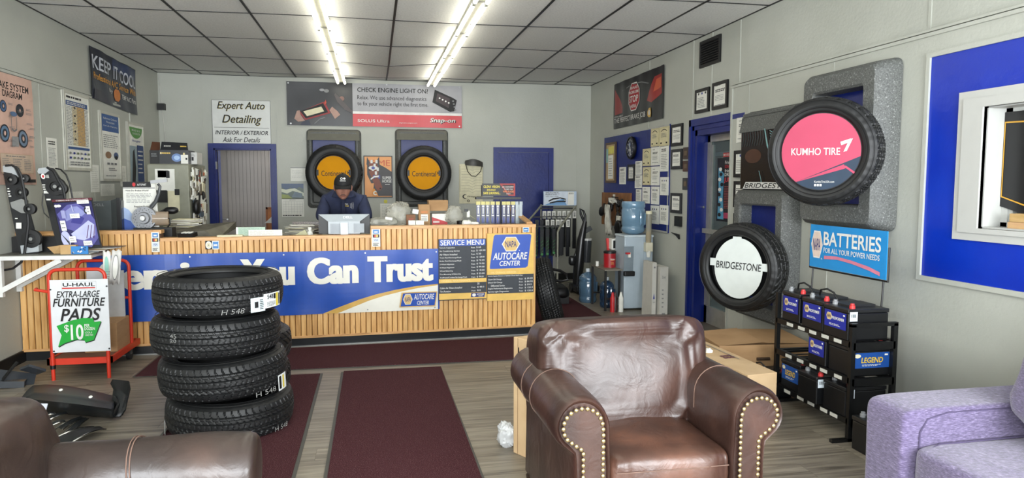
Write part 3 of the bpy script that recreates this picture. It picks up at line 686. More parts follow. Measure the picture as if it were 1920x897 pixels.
for k, (x0, x1, y0, y1, lb) in enumerate(((576, 678, 243, 390, 'grey moulded tire display panel on the back wall behind the man'), (741, 840, 243, 388, 'grey moulded tire display panel on the back wall, right of the framed horse cover'))):
    t, P, R, U, n, w_, h = tray(lb, BW, [(x0, y1), (x1, y1), (x1, y0), (x0, y0)], .12, .085, group=None)
    MB(DKT).prism([P+R*.09+U*.09+n*.035, P+R*(w_-.09)+U*.09+n*.035, P+R*(w_-.09)+U*.30+n*.035, P+R*.09+U*.30+n*.035], n*.02).build('lower_panel', t, angle=0)
    MB(HOODM).prism([P+R*.02+U*(h-.17)+n*.122, P+R*(w_-.02)+U*(h-.17)+n*.122, P+R*(w_-.03)+U*(h-.03)+n*.10, P+R*.03+U*(h-.03)+n*.10], n*.012).build('hood', t, angle=0)
AMBER = paint('#d69200', .6, var=.01, spec=.15)
cont = None
def insert_disc(t, z, r, m, cx=0, cy=0, n=48, name='insert', rx=None):
    """flat disc in a tire's opening; local coordinates, z up the axis"""
    MB(m).lathe([(0.0001, z-.003), (r, z-.003), (r, z), (.0001, z)], (cx, cy, 0), n=n).build(name, t, angle=30)
def disc_canvas(t, z, r, up=(0, 0, 1)):
    """canvas square round a disc in the tire's own frame, upright in the world"""
    M = t.matrix_world.to_3x3(); ax = (M@V((0, 0, 1))).normalized(); right = V(up).cross(ax).normalized(); u = ax.cross(right)
    Mi = M.inverted(); r_ = (Mi@right)*r; u_ = (Mi@u)*r; o = V((0, 0, z)); c = Canvas(o-r_-u_, o+r_-u_, o+r_+u_, o-r_+u_); c.lift = .0004; return c
for k, (cx, cy, label) in enumerate(((627, 324, 'black display tire with amber disc on the back wall, partly hidden by the man'), (795, 325, 'black display tire with amber disc on the back wall, right of the horse cover'))):
    c = BW(cx, cy, .24)
    t = tire(label, c, (-.10, -1, -.02) if k == 0 else (-.06, -1, 0), .415, .25, .255, 'allterrain', 'amber tires on the back wall', base=cont); cont = cont or t
    insert_disc(t, .19, .252, DGREY, name='hub_shade'); 
    cv = disc_canvas(t, .195, .245); D = lambda a, lo=0: (.5+.5*math.cos(a), .5+.5*math.sin(a))
    cv.p.mat(AMBER)
    ang = lambda a, b: [D(math.radians(a+(b-a)*i/20)) for i in range(21)]
    up = ang(10, 170); cv.poly(up, AMBER); dn = ang(190, 350); cv.poly(dn, AMBER); cv.rect(.06, .4, .94, .62, AMBER)
    cv.text('Continental', .14, .40, .86, .56, INK, .02); cv.text('5', .88, .44, .95, .56, INK, .02, .3) if 0 else cv.poly([(.88, .44), (.95, .5), (.88, .57), (.91, .5)], INK)
    cv.done(t, 'amber_disc')
# ---- right wall trays
t1, P1, R1, U1, n1, w1, h1 = tray('large speckled grey display panel high on the right wall, behind the pink-disc tire', RW, [(1533, 425), (1686, 432), (1688, 100), (1533, 150)], .17, .17)
t2, P2, R2, U2, n2, w2_, h2 = tray('lower speckled grey display panel on the right wall, behind the white-disc tire', RW, [(1398, 590), (1500, 620), (1500, 345), (1395, 360)], .15, .15)
t3, P3, R3, U3, n3, w3, h3 = tray('grey poster panel on the right wall with a dark tread picture and white brand lettering', RW, [(1403, 362), (1509, 360), (1509, 193), (1403, 212)], .10, .06, name='poster_panel')
# poster in panel 3
cv = Canvas(P3+R3*.055+U3*.03+n3*.10, P3+R3*(w3-.055)+U3*.03+n3*.10, P3+R3*(w3-.055)+U3*(h3-.17)+n3*.10, P3+R3*.055+U3*(h3-.17)+n3*.10)
DK = paint('#101012', .25); cv.rect(0, 0, 1, 1, DK); MB(SPECK).prism([P3+R3*.03+U3*(h3-.19)+n3*.101, P3+R3*(w3-.03)+U3*(h3-.19)+n3*.101, P3+R3*(w3-.04)+U3*(h3-.02)+n3*.07, P3+R3*.04+U3*(h3-.02)+n3*.07], n3*.012).build('hood', t3, angle=0)
TEAL = paint('#7fb0b4', .4); BRN = paint('#4a2c1c', .6)
cv.disc(.27, .55, .18, .12, BRN)
rr = random.Random(3)
for k in range(9):
    a = .04+k*.055; cv.strip([(a, 1), (a+.02, .85), (a-.01, .72)], [(a-.008, 1), (a+.012, .85), (a-.015, .72)], paint('#2f4a4e'))
for k in range(16): b = .95-.045*k; cv.strip([(.62+.02*k*.4, b), (.80+.006*k, b-.10)], [(.62+.02*k*.4, b-.012), (.80+.006*k, b-.112)], TEAL)
cv.strip([(.55, .98), (.62, .7), (.78, .4), (.95, .25)], [(.53, .98), (.59, .7), (.75, .4), (.92, .22)], TEAL)
cv.strip([(.45, .3), (.5, .15), (.52, .05)], [(.44, .3), (.49, .15), (.5, .05)], TEAL)
cv.poly([(.10, .0), (1.0, .0), (1.0, .105), (.16, .115)], WHITE); cv.text('BRIDGESTONE', .14, .015, 1.28, .095, INK, .02, .25)
cv.done(t3)
# pink-disc tire
ct = at(1546, 285, 0, 3.04)
tk = tire('chunky black tire with pink and navy disc on the right wall', ct, (-.78, -.63, -.02), .372, .25, .262, 'allterrain')
insert_disc(tk, .215, .262, DGREY, name='hub_shade'); cv = disc_canvas(tk, .222, .256)
PINK = paint('#b54460', .3, var=.03, scale=5); NAVY = paint('#2a3a4e', .3)
cv.disc(.5, .5, .5, .5, PINK, 56); ang2 = lambda a, b: [(.5+.5*math.cos(math.radians(a+(b-a)*i/24)), .5+.5*math.sin(math.radians(a+(b-a)*i/24))) for i in range(25)]
cv.poly(ang2(233, 352), NAVY); cv.poly([(.5+.5*math.cos(math.radians(233)), .5+.5*math.sin(math.radians(233))), (.62, .26), (.84, .30), (.995, .44), (.97, .33), (.86, .24), (.7, .14), (.5, .1)], PINK) if 0 else None
# pink wedge reaching over the navy field
cv.poly([(.20, .10), (.80, .33), (.86, .30), (.80, .27)], PINK); cv.poly([(.80, .33), (.99, .41), (.99, .39), (.88, .29), (.82, .29)], NAVY); cv.poly([(.82, .315), (.95, .22), (.93, .20), (.80, .30)], PINK)
cv.text('KUMHO TIRE', .13, .46, .75, .555, WHITE, .02, tilt=-.01); cv.poly([(.74, .56), (.90, .67), (.90, .63), (.79, .54)], WHITE) if 0 else None
cv.strip([(.75, .62), (.88, .66)], [(.76, .575), (.88, .62)], WHITE); cv.strip([(.83, .50), (.90, .66)], [(.79, .49), (.85, .63)], WHITE)
cv.text('KumhoTireUSA.com', .44, .09, .69, .12, WHITE); [cv.rect(.44+.035*k, .045, .465+.035*k, .075, WHITE) for k in range(3)]; cv.done(tk, 'pink_disc')
# white-disc tire
ct = at(1393, 501, 0, 3.02)
tb = tire('black directional tire with white disc on the right wall by the side door', ct, (-.86, -.51, .0), .372, .235, .268, 'directional')
insert_disc(tb, .03, .255, paint('#050505', .8), name='hub_shade'); cv = disc_canvas(tb, .195, .262)
WD = paint('#ccd2ce', .4, var=.02)
cv.poly([(.5+.42*math.cos(2*PI*k/48), .49+.48*math.sin(2*PI*k/48)) for k in range(48)], WD); cv.rect(.0, .50, .12, .62, WD); cv.rect(.9, .48, 1.0, .60, WD); cv.rect(.4, .9, .55, .99, WD)
cv.text('BRIDGESTONE', .11, .47, .90, .585, INK, .015, .15); cv.done(tb, 'white_disc')
MB(WD).box((-.001, -.001, .19), (.001, .001, .192)).build('disc_pin', tb)
# tire leaning on the end of the counter
tl = tire('black ribbed tire leaning upright against the right end of the counter', (1.87, 7.50, .375), (1, -.24, .26), .37, .235, .24, 'ribbed')
# =================================================================== SEATING
def leather(name, c0, c1, c2, rough=.36):
    m = multi(name, [(.25, c0), (.5, c1), (.78, c2)], 4, rough, bump=0)
    nt = m.node_tree; N = nt.nodes; L = nt.links; b = N['Principled BSDF']
    tc = [n for n in N if n.type == 'TEX_COORD'][0]
    v = N.new('ShaderNodeTexVoronoi'); v.feature = 'DISTANCE_TO_EDGE'; v.inputs['Scale'].default_value = 170; L.new(tc.outputs['Object'], v.inputs[0])
    w_ = N.new('ShaderNodeTexNoise'); w_.inputs['Scale'].default_value = 7; w_.inputs['Detail'].default_value = 3; w_.inputs['Distortion'].default_value = 1.6; L.new(tc.outputs['Object'], w_.inputs[0])
    b1 = N.new('ShaderNodeBump'); b1.inputs['Strength'].default_value = .12; b1.inputs['Distance'].default_value = .002; L.new(v.outputs[0], b1.inputs['Height'])
    b2 = N.new('ShaderNodeBump'); b2.inputs['Strength'].default_value = .35; b2.inputs['Distance'].default_value = .012; L.new(w_.outputs[0], b2.inputs['Height']); L.new(b1.outputs[0], b2.inputs['Normal'])
    L.new(b2.outputs[0], b.inputs['Normal']); b.inputs['Coat Weight'].default_value = .12; b.inputs['Coat Roughness'].default_value = .3
    return m
LEA = leather('brown_leather', '#271915', '#38251f', '#4e352c'); LEAW = leather('brown_leather_worn', '#2f1f19', '#4a3127', '#6d4837', .35)
LEAD = leather('dark_brown_leather', '#231a17', '#332722', '#4a3830', .36)
BRASS = paint('#b3a078', .28, .85); THREAD = paint('#6f574b', .7)
AC = (1.165, 0); FY = 2.60                          # centre line and front of the armchair
chair = thing('armchair', 'large brown leather armchair with rolled arms and brass nailheads', 'armchair', (1.165, 3.05, 0))
def crease(p, s=1): return (noise.noise(V((p.x*9, p.y*4, p.z*5)))*.5+noise.noise(V((p.x*22, p.y*22, p.z*9)))*.25)*s
def arm(side, cx, parent, y0=FY, y1=3.47, zc=.60, r=.115, mat=LEA, nails=True, bot=.07):
    """rolled arm: side=-1 rolls outward to -x"""
    s = side
    prof = [(-.115, bot), (-.117, .25), (-.118, .40), (-.116, .50), (-.115, .56)]
    prof = [(x*s*-1*-1, z) for x, z in prof]
    pts = [(-s*.115, bot), (-s*.117, .25), (-s*.118, .42), (-s*.116, .53)]
    for k in range(19):
        a = math.radians(0+250*k/18); pts.append((-s*math.cos(a)*r, zc+math.sin(a)*r))
    pts += [(s*.035, .47), (s*.03, .40), (s*.032, .25), (s*.035, bot)]
    n = len(pts); mx_ = sum(p[0] for p in pts)/n
    st = [(y0+.030, .86), (y0+.012, .93), (y0+.002, .975), (y0, .99), (y0+.006, 1.0)]
    st = [(y0+.0, .80), (y0-.012, .86), (y0-.016, .92), (y0-.010, .97), (y0+.008, 1.0), (y0+.03, 1.012)]+[(y0+.03+(y1-y0-.03)*k/22, 1.012) for k in range(1, 23)]
    def fn(i, j):
        y, sc_ = st[i]; x, z = pts[j]; c0 = (0 if z > .5 else -s*.042, zc if z > .5 else z)
        # shrink the section towards its own spine
        px = c0[0]+(x-c0[0])*sc_; pz = zc+(z-zc)*sc_ if z > .5 else z
        w_ = 0
        if i < 6 and z > .45: w_ = .0035*math.sin(j*7.0)*(1 if i in (2, 3, 4) else .4)
        q = V((px, y, pz)); d = crease(V((cx+px, y, pz)))*.006
        return (cx+px*(1+w_*6)+d*.5, y, pz+w_+d)
    m = MB(mat); m.grid(fn, len(st), n)
    b0 = [fn(0, j) for j in range(n)]; m.quad(*b0[::-1]); m.quad(*[fn(len(st)-1, j) for j in range(n)])
    o = m.build('arm', parent, angle=70)
    # front facing panel, slightly proud, bounded by nailheads
    pan = []; rr = r*.66
    path = []
    for k in range(9): path.append((-s*.083, bot+(zc-.02-bot)*k/8))
    for k in range(1, 13):
        a = math.radians(-10+230*k/12); path.append((-s*math.cos(a)*rr*1.05, zc+math.sin(a)*rr))
    for k in range(8): path.append((-s*.002*1+s*.0, .505-(.505-bot)*k/7))
    MB(mat).prism([(cx+x, y0-.020, z) for x, z in path], (0, .03, 0)).build('arm_front', parent, angle=30)
    if nails:
        tot = [0]
        for a, b in zip(path[:-1], path[1:]): tot.append(tot[-1]+math.dist(a, b))
        nn = int(tot[-1]/.0235); first = None
        for k in range(nn+1):
            d = tot[-1]*k/nn; i = max(i for i in range(len(tot)) if tot[i] <= d+1e-9); i = min(i, len(path)-2); f = (d-tot[i])/max(1e-6, tot[i+1]-tot[i])
            x = path[i][0]*(1-f)+path[i+1][0]*f; z = path[i][1]*(1-f)+path[i+1][1]*f
            if first is None: first = MB(BRASS).ball((0, 0, 0), (.0095, .006, .0095), 10, 6).build('nailhead', local=True); nh = first; nh.parent = parent
            else: nh = first.copy(); COL.objects.link(nh)
            nh.location = V((cx+x, y0-.022, z))-ORG[parent.name]
    # stitched seams across the roll
    for yy in (y0+.42, y0+.60) if s < 0 else (y0+.34,):
        MB(THREAD).tube([(cx+x*1.022, yy, zc+(z-zc)*1.022) for x, z in pts[3:24]], .0022, 5).build('seam', parent)
    return o
arm(-1, .793, chair); arm(1, 1.548, chair)
# seat base, cushion, back
MB(LEA).box((.90, FY+.04, .07), (1.44, 3.45, .30)).build('seat_base', chair, angle=0)
for px_, py_ in ((.78, 2.72), (1.55, 2.72), (.78, 3.4), (1.55, 3.4)): MB(paint('#2a1a10', .4)).lathe([(.022, 0), (.035, .07)], (px_, py_, 0), n=12).build('leg', chair)
def seatfn(q, p):
    q = V(q)
    if p.z > .2: q.z += .030*(1-min(1, (p.x**2)))*(1-.4*p.y**2)
    if p.y < -.3: q.y += -.012*math.cos(q.z*20)+.012*noise.noise(V((q.x*16, 0, q.z*6+q.x*8)))+.006*noise.noise(V((q.x*50, 0, q.z*14)))
    q.z += .008*noise.noise(V((q.x*6, q.y*6, 1)))
    return q
o = MB(LEAW).cushion((1.172, 2.93, .355), (.535, .70, .20), e=.22, n=110, m=50, fn=seatfn).build('seat_cushion', chair, angle=80)
MB(THREAD).tube([(1.172+.24*t, FY-.028-.002*math.cos(t*2), .405) for t in [k/12*2-1 for k in range(13)]], .0022, 5).build('seam', chair)
def backfn(q, p):
    q = V(q)
    # plump centre falling in towards the seat, drooping rounded shoulders, folds fanning from the bottom
    q.y += -.045*(1-p.x*p.x)*(1 if p.y < 0 else .3)
    if p.z > 0: q.z -= .006*p.x**2*p.z; q.z += .006
    q.x *= 1-.14*max(0, -p.z)
    f = noise.noise(V((q.x*7+q.z*4, q.z*2.2, 3)))*.026+noise.noise(V((q.x*16-q.z*9, q.z*5, 7)))*.018+noise.noise(V((q.x*34+q.z*15, q.z*11, 2)))*.009
    rid = (1-abs(noise.noise(V((q.x*6+q.z*5, q.z*4, 11)))*2.2))*.014+max(0, 1-abs(noise.noise(V((q.x*10-q.z*8, q.z*6, 21)))*7))*.006
    if p.y < 0: q.y += f*(1 if p.z < .7 else .5)-rid
    q.z += .006*noise.noise(V((q.x*9, q.y*9, 4)))
    return q
MB(LEA).cushion((1.150, 3.19, .640), (.84, .26, .53), e=.25, n=150, m=90, rot=(-.16, 0, 0), fn=backfn).build('back_cushion', chair, angle=80)
MB(LEA).cushion((1.165, 3.42, .46), (.80, .20, .78), e=.25, n=48, m=30, rot=(-.10, 0, 0)).build('chair_back', chair, angle=80)
MB(THREAD).tube([(.745, 3.16-.01*math.cos(k), .50+.045*k) for k in range(8)], .002, 5).build('seam', chair)
# ---- dark sofa at the left front (seen from its arm)
sofa = thing('sofa', 'dark brown leather sofa at the front left, rolled arm and back in view', 'sofa', (-1.1, 2.1, 0))
def roll(mb, p0, p1, r, n=30, seg=36, flat=1.0, bulge=.006):
    p0, p1 = V(p0), V(p1); d = (p1-p0); L_ = d.length; d.normalize(); up = V((0, 0, 1)); s = d.cross(up).normalized()
    st = [(0, .70), (.004, .86), (.014, .95), (.03, 1.0)]; body = [(.03+(L_-.06)*k/seg, 1) for k in range(1, seg)]; st = [(0, .01)]+st+body+[(L_-.03, 1), (L_-.014, .95), (L_-.004, .86), (L_, .70), (L_, .01)]
    def fn(i, j):
        t, k = st[i]; a = 2*PI*j/n; q = p0+d*t+s*math.cos(a)*r*k+up*math.sin(a)*r*k*flat
        return q+(q-(p0+d*t))*noise.noise(q*6)*.08*bulge/.006
    mb.grid(fn, len(st), n, cj=True); return mb
roll(MB(LEAD), (-1.16, 2.48, .572), (-.40, 2.50, .566), .125).build('arm', sofa, angle=70)
MB(LEAD).box((-1.16, 2.39, .07), (-.44, 2.59, .54)).build('arm_base', sofa, angle=0)
MB(THREAD).tube([(-.775-.02*math.sin(PI*k/12-.3), 2.49+math.cos(PI*k/12-.3)*.1305, .570+math.sin(PI*k/12-.3)*.1305) for k in range(16)], .0022, 5).tube([(-.765-.02*math.sin(PI*k/12-.3), 2.49+math.cos(PI*k/12-.3)*.1305, .570+math.sin(PI*k/12-.3)*.1305) for k in range(16)], .0022, 5).build('seam', sofa)
MB(LEAD).cushion((-1.25, 1.84, .48), (.52, 1.55, .80), e=.40, n=80, m=44, rot=(0, -.12, 0), wob=.03, seed=3).build('back_cushion', sofa, angle=80)
MB(LEAD).cushion((-.85, 1.65, .33), (.85, 1.30, .22), e=.25, n=60, m=24, wob=.01).build('seat_cushion', sofa, angle=80)
MB(LEAD).box((-1.5, 1.0, .06), (-.48, 2.35, .26)).build('sofa_base', sofa, angle=0)
# ---- purple sofa at the right front
PUR = multi('purple_weave', [(.3, '#453b55'), (.5, '#5f5474'), (.62, '#706485'), (.75, '#948aa6')], 55, .9, stretch=(1, 1, 5), bump=.45, bscale=160, sheen=.35)
PURD = paint('#4e4560', .9)
ps = thing('sofa', 'purple upholstered sofa at the front right with square arm', 'sofa', (2.8, 2.3, 0))
def soft(q, p): return V(q)
MB(PUR).cushion((2.74, 2.655, .315), (1.10, .25, .57), e=.13, n=110, m=44, wob=.004).build('arm', ps, angle=80)
MB(PUR).cushion((2.72, 1.86, .345), (1.04, 1.36, .22), e=.17, n=110, m=40, wob=.006, seed=2).build('seat_cushion', ps, angle=80)
MB(PUR).box((2.24, 1.2, .05), (3.28, 2.54, .24)).build('sofa_base', ps, angle=0)
MB(PUR).box((3.18, 1.2, .05), (3.36, 2.76, .72)).build('sofa_back', ps, angle=0)
MB(PUR).cushion((2.86, 2.02, .71), (.46, .95, .52), e=.40, n=80, m=44, rot=(.0, .22, 0), wob=.03, seed=5).build('back_cushion', ps, angle=80)
MB(PURD).tube([(2.26, 2.526, .30), (2.265, 2.526, .50), (2.30, 2.528, .555), (2.40, 2.53, .577), (3.1, 2.532, .58)], .0035, 5).build('piping', ps)
MB(PURD).tube([(2.9, 2.52, .452), (2.35, 2.51, .448), (2.25, 2.47, .440), (2.212, 2.36, .435), (2.205, 2.0, .435), (2.21, 1.4, .43)], .004, 5).build('piping', ps)
# =================================================================== WALL SIGNS, POSTERS, BANNERS
RWP = lambda x, y, o=0: RW(x, y, .034+o)
def wq(fn, xl, xr, yt, yb, e='l', o=0):
    ax = 0 if fn in (BW, CF) else 1; xe = xl if e == 'l' else xr
    zt, zb = fn(xe, yt, o).z, fn(xe, yb, o).z; ym = (yt+yb)/2; pl, pr_ = fn(xl, ym, o), fn(xr, ym, o)
    if fn is CF: pl, pr_ = CF(xl, ym, o), CF(xr, ym, o)
    return [V((pl.x, pl.y, zb)), V((pr_.x, pr_.y, zb)), V((pr_.x, pr_.y, zt)), V((pl.x, pl.y, zt))]
def board(name, label, cat, q, thick=.004, base=None, edge=None, group=None, rip=None, gap=.001):
    n = (q[1]-q[0]).cross(q[3]-q[0]).normalized(); q = [p+n*(thick+gap) for p in q]
    c = Canvas(*q, rip=rip); mb = MB(edge or base or PAPER)
    if rip:
        ni = int(c.w/.03)+2; nj = int(c.h/.05)+2
        mb.grid(lambda i, j: c.at(i/(ni-1), j/(nj-1)), ni, nj)
        for k in ((0, 0), ): mb.grid(lambda i, j: c.at(i/(ni-1), j/(nj-1), -.002), ni, nj)
    else: mb.prism(q, -n*thick)
    c.root = mb.build(name, angle=0, label=label, cat=cat, group=group); c.n = n
    if edge and base: c.rect(0, 0, 1, 1, base)
    return c
def napa(c, a0, b0, a1, b1, blue=None, inner=None):
    am = (a0+a1)/2; w_ = a1-a0; bm = (b0+b1)/2
    hx = lambda k: [(a0+w_*(.5-.5*k), bm), (a0+w_*(.5-.27*k), bm-(b1-b0)/2*k), (a0+w_*(.5+.27*k), bm-(b1-b0)/2*k), (a0+w_*(.5+.5*k), bm), (a0+w_*(.5+.27*k), bm+(b1-b0)/2*k), (a0+w_*(.5-.27*k), bm+(b1-b0)/2*k)]
    c.poly(hx(1), WHITE); c.poly(hx(.9), inner or paint('#d0b070')); c.text('NAPA', a0+w_*.19, b0+(b1-b0)*.28, a1-w_*.19, b0+(b1-b0)*.72, blue or paint('#16246a'), .03)
NB = paint('#1f4aa8', .4, var=.03); NAV = paint('#1c2f8a', .4); CRM = paint('#d9d3b4', .7); SLATE = paint('#34383e', .6)
# ---- counter banner
c = board('banner', 'long glossy blue vinyl banner with big white words stretched across the counter front', 'banner', snap([(165, 603.5), (824.5, 583), (822.7, 466.5), (165, 480)], CF, .012, 0), .002,
          base=paint('#0c44a0', .3, var=.04), rip=lambda a, b: .004+.004*math.sin(a*46)+.006*math.exp(-((a-.2)/.02)**2)*b+.005*math.sin(a*17+b*5)*(1-b)+.006*abs(math.sin(a*PI*5.2))*b)
BLP = paint('#0c44a0', .3, var=.04); c.rect(0, 0, 1, 1, BLP)
GOLD = paint('#c9a04c', .4); OFFW = paint('#dedcd0', .4, var=.02)
cu = [(.64, 0), (.70, .12), (.75, .21), (.80, .28), (.86, .345), (.93, .395), (.995, .42)]
c.step = .0006
lo_ = [(a, 0.0) for a, b in cu]
def fine(pts, k=10): return [(pts[i][0]+(pts[i+1][0]-pts[i][0])*j/k, pts[i][1]+(pts[i+1][1]-pts[i][1])*j/k) for i in range(len(pts)-1) for j in range(k)]+[pts[-1]]
def vstrip(c, top, bot, m, nj=5):
    top, bot = fine(top), fine(bot); c.p.mat(m); o = c.o(); c.p.grid(lambda i, j: c.at(bot[i][0]+(top[i][0]-bot[i][0])*j/nj, bot[i][1]+(top[i][1]-bot[i][1])*j/nj, o), len(top), nj+1)
vstrip(c, cu, lo_, GOLD)
cu2 = [(.685, 0), (.73, .09), (.78, .185), (.83, .26), (.88, .315), (.94, .365), (.995, .40)]
vstrip(c, cu2, [(a, 0.0) for a, b in cu2], OFFW)
for wd, a0, a1 in (('Service', .03, .381), ('You', .405, .562), ('Can', .595, .75), ('Trust', .775, .981)): [c.text(wd, a0+.004+dx, .475, a1-.004+dx, .90, OFFW, .07) for dx in (-.003, -.0015, 0, .0015, .003)]
c.k += 4; c.k += 8; c.poly([(.872, .06), (.985, .055), (.992, .30), (.880, .30)], GOLD); c.poly([(.876, .075), (.983, .07), (.989, .285), (.884, .285)], BLP)
napa(c, .884, .10, .914, .27); c.text('AUTOCARE', .918, .175, .982, .265, WHITE, .03, .2); c.text('CENTER', .928, .09, .965, .155, WHITE, .03, .2)
c.done(c.root)
for px, py in ((350, 477), (510, 476), (669, 473), (815, 471), (672, 581), (819, 577)): pass
for a, b in ((.27, .955), (.53, .955), (.77, .955), (.99, .95), (.775, .04), (.985, .03)):
    p = c.at(a, b, .004); MB(STEEL).lathe([(.001, 0), (.007, 0), (.007, .003), (.001, .003)], p, c.n, n=12).build('grommet', c.root)
# ---- service menu boards
c = board('menu_board', 'dark service menu board with white price lettering on the counter front', 'sign', wq(CF, 822, 911, 449, 564, o=.026), .012, base=SLATE)
c.rect(.02, .89, .98, .995, NB); c.text('SERVICE MENU', .04, .90, .96, .985, WHITE, .03)
rows = [('Vehicle Inspection', '$ 65'), ('Air Conditioning Service', '$ 109.99'), ('Air Filters Installed', '$ 20'), ('Trans Fluid Exchange/Flush', '$ 139.9'), ('Brake Fluid Exchange/Flush', '$ 79.99'), ('2-Wheel Alignment', '$ 79.90'), ('4-Wheel Alignment', '$ 99.00'), ('Wheel Balancing', '$ 18.00'), ('Tire Mounting & Balancing', '$ 25.00'), ('Antifreeze/Coolant Exchange/Flush', '$ 90.0')]
for k, (a, b) in enumerate(rows):
    y_ = .845-.0535*k; c.text(a, .02, y_, .02+.0165*len(a)+.02, y_+.026, WHITE, .02); c.text('From', .68, y_, .76, y_+.022, WHITE, .02); c.text(b, .79, y_, .79+.024*len(b), y_+.03, WHITE, .01)
c.rect(0, .29, 1, .355, YEL); c.text('GENERAL MAINTENANCE', .05, .305, .65, .338, paint('#ecd28e'), .02)
for k, (a, b) in enumerate((('', '25'), ('Cabin Air Filters Installed', '$ 48.0'), ('Tire Rotation', '$ 0'))):
    y_ = .25-.055*k
    if a: c.text(a, .02, y_, .02+.017*len(a), y_+.028, WHITE, .02); c.text('From', .68, y_, .76, y_+.022, WHITE, .02)
    c.text(b, .80, y_, .80+.024*len(b), y_+.03, WHITE, .01)
c.rect(0, .02, 1, .12, YEL); c.poly([(.66, .045), (.95, .045), (.97, .115), (.67, .115)], paint('#23306e')); c.disc(.73, .08, .04, .025, WHITE); c.text('AUTOCARE', .79, .075, .94, .105, WHITE, .02, .2); c.text('CENTER', .82, .052, .91, .07, WHITE, .02, .2); c.done(c.root)
c = board('menu_board', 'second dark price board below the yellow and blue logo panel on the counter', 'sign', wq(CF, 912.8, 1000, 507.8, 564.6, o=.026), .010, base=SLATE)
c.rect(0, .86, 1, 1, YEL); c.text('OIL CHANGE SERVICES', .08, .9, .62, .96, paint('#ecd28e'), .02); c.rect(0, 0, 1, .235, YEL)
c.text('Includes Regular, Premium or Synthetic Oil and NAPA Filter', .02, .79, .76, .84, WHITE, .02)
for k, (a, b) in enumerate((('Quart Oil Change', '$ 39.99'), ('Diesel Oil Change', '$ 84.90'), ('Differential Service', '$ 59.9'), ('Engine Performance Diagnostics', '$ 120.9'), ('Service Light Diagnostics', '$ 120.0'))):
    y_ = .68-.10*k; c.text(a, .02+(.06 if k == 2 else 0), y_-.01, .04+.0165*len(a), y_+.05, WHITE, .02); c.text('From', .68, y_, .76, y_+.045, WHITE, .02); c.text(b, .80, y_-.005, .80+.025*len(b), y_+.055, WHITE, .01)
c.done(c.root)
c = board('logo_sign', 'yellow and blue rounded logo panel at the top right of the counter front', 'sign', wq(CF, 912.8, 1000, 438, 507.8, o=.030), .014, base=YEL)
c.poly([(.06, .045), (.82, .055), (.87, .10), (.945, .93), (.92, .965), (.17, .965), (.14, .92), (.055, .10)], NB)
napa(c, .31, .51, .70, .90); c.text('AUTOCARE', .12, .285, .86, .48, WHITE, .045, .2); c.text('CENTER', .26, .12, .70, .255, WHITE, .045, .2); c.disc(.685, .53, .01, .012, WHITE); c.done(c.root)
# ---- card stickers on the counter
AX = paint('#2f78b8', .4)
def stickers(label, x0, x1, yt, yb, kind):
    c = board('card_sticker', label, 'sticker', wq(CF, x0, x1, yt, yb, o=.020), .0015, base=PAPER)
    if kind == 'stack':
        c.rect(.15, .74, .85, .97, AX).rect(.3, .8, .7, .88, WHITE); c.rect(.12, .52, .88, .70, INK).disc(.42, .61, .16, .07, RED).disc(.6, .61, .16, .07, YEL); c.rect(.12, .27, .88, .48, paint('#c8d3dc')); c.text('VISA', .25, .33, .75, .43, NAV, .02); c.lines(.15, .05, .85, .22, 3, INK, 1)
    elif kind == 'amex': c.rect(.1, .1, .9, .9, AX).rect(.2, .4, .75, .6, WHITE)
    else: c.rect(0, 0, 1, 1, INK).disc(.5, .5, .45, .45, PAPER).disc(.5, .5, .3, .3, CRM).disc(.5, .5, .08, .08, GREY)
    c.done(c.root)
stickers('tall white sticker of payment card logos on the left raised end of the counter', 284, 299, 436, 473, 'stack')
stickers('tall white sticker of payment card logos under the clear bags on the counter', 697, 713, 430, 463, 'stack')
stickers('round white sticker on the low middle part of the counter', 385, 398, 452, 468, 'round')
stickers('small blue card sticker beside the round one on the low middle part of the counter', 398, 411, 452, 468, 'amex')
stickers('small blue card sticker at the top right corner of the counter', 980, 992, 426.5, 436, 'amex')
# ---- back wall
c = board('sign', 'white auto detailing sign hung above the office doorway', 'sign', wq(BW, 398, 508, 187, 269), .012, base=paint('#d6d8d4', .4, var=.02), edge=paint('#d6d8d4', .4, var=.02))
fr_ = .012
for r in ((.0, .0, 1, .008), (0, .992, 1, 1), (0, 0, .007, 1), (.993, 0, 1, 1)): c.rect(*r, paint('#6a6c6a'))
c.rect(.03, .365, .97, .372, INK)
for dx, mm in ((.006, paint('#a89848')), (0, INK)):
    c.text('Expert Auto', .09+dx, .745-dx, .90+dx, .965-dx, mm, .012, .28); c.text('Detailing', .17+dx, .42-dx, .84+dx, .66-dx, mm, .012, .28)
c.text('INTERIOR / EXTERIOR', .05, .205, .95, .30, INK, .03, .2); c.text('Ask For Details', .17, .03, .81, .15, INK, .008, .28); c.done(c.root)
rp = lambda a, b: .014+.004*math.sin(a*23+b*3)+.005*math.sin(a*9-b*4)*b
c = board('banner', 'wide black grey and red diagnostics banner at the top of the back wall', 'banner', snap([(539, 233.5), (865.6, 242), (865.6, 163), (537, 151.6)], BW, .0, 0), .002, base=paint('#15161a', .35), rip=rp)
c.rect(0, 0, 1, 1, paint('#15161a', .35)); c.rect(.365, .0, 1, 1, paint('#9a9a9e', .45, var=.03)); c.rect(.365, .29, 1, .35, paint('#d9d9d6', .45)); c.rect(.365, 0, 1, .29, paint('#c53a40', .4, var=.02))
c.text('CHECK ENGINE LIGHT ON?', .392, .80, .80, .905, INK, .035); c.text('Relax. We use advanced diagnostics', .392, .60, .79, .72, INK, .005); c.text('to fix your vehicle right the first time.', .392, .46, .80, .58, INK, .005)
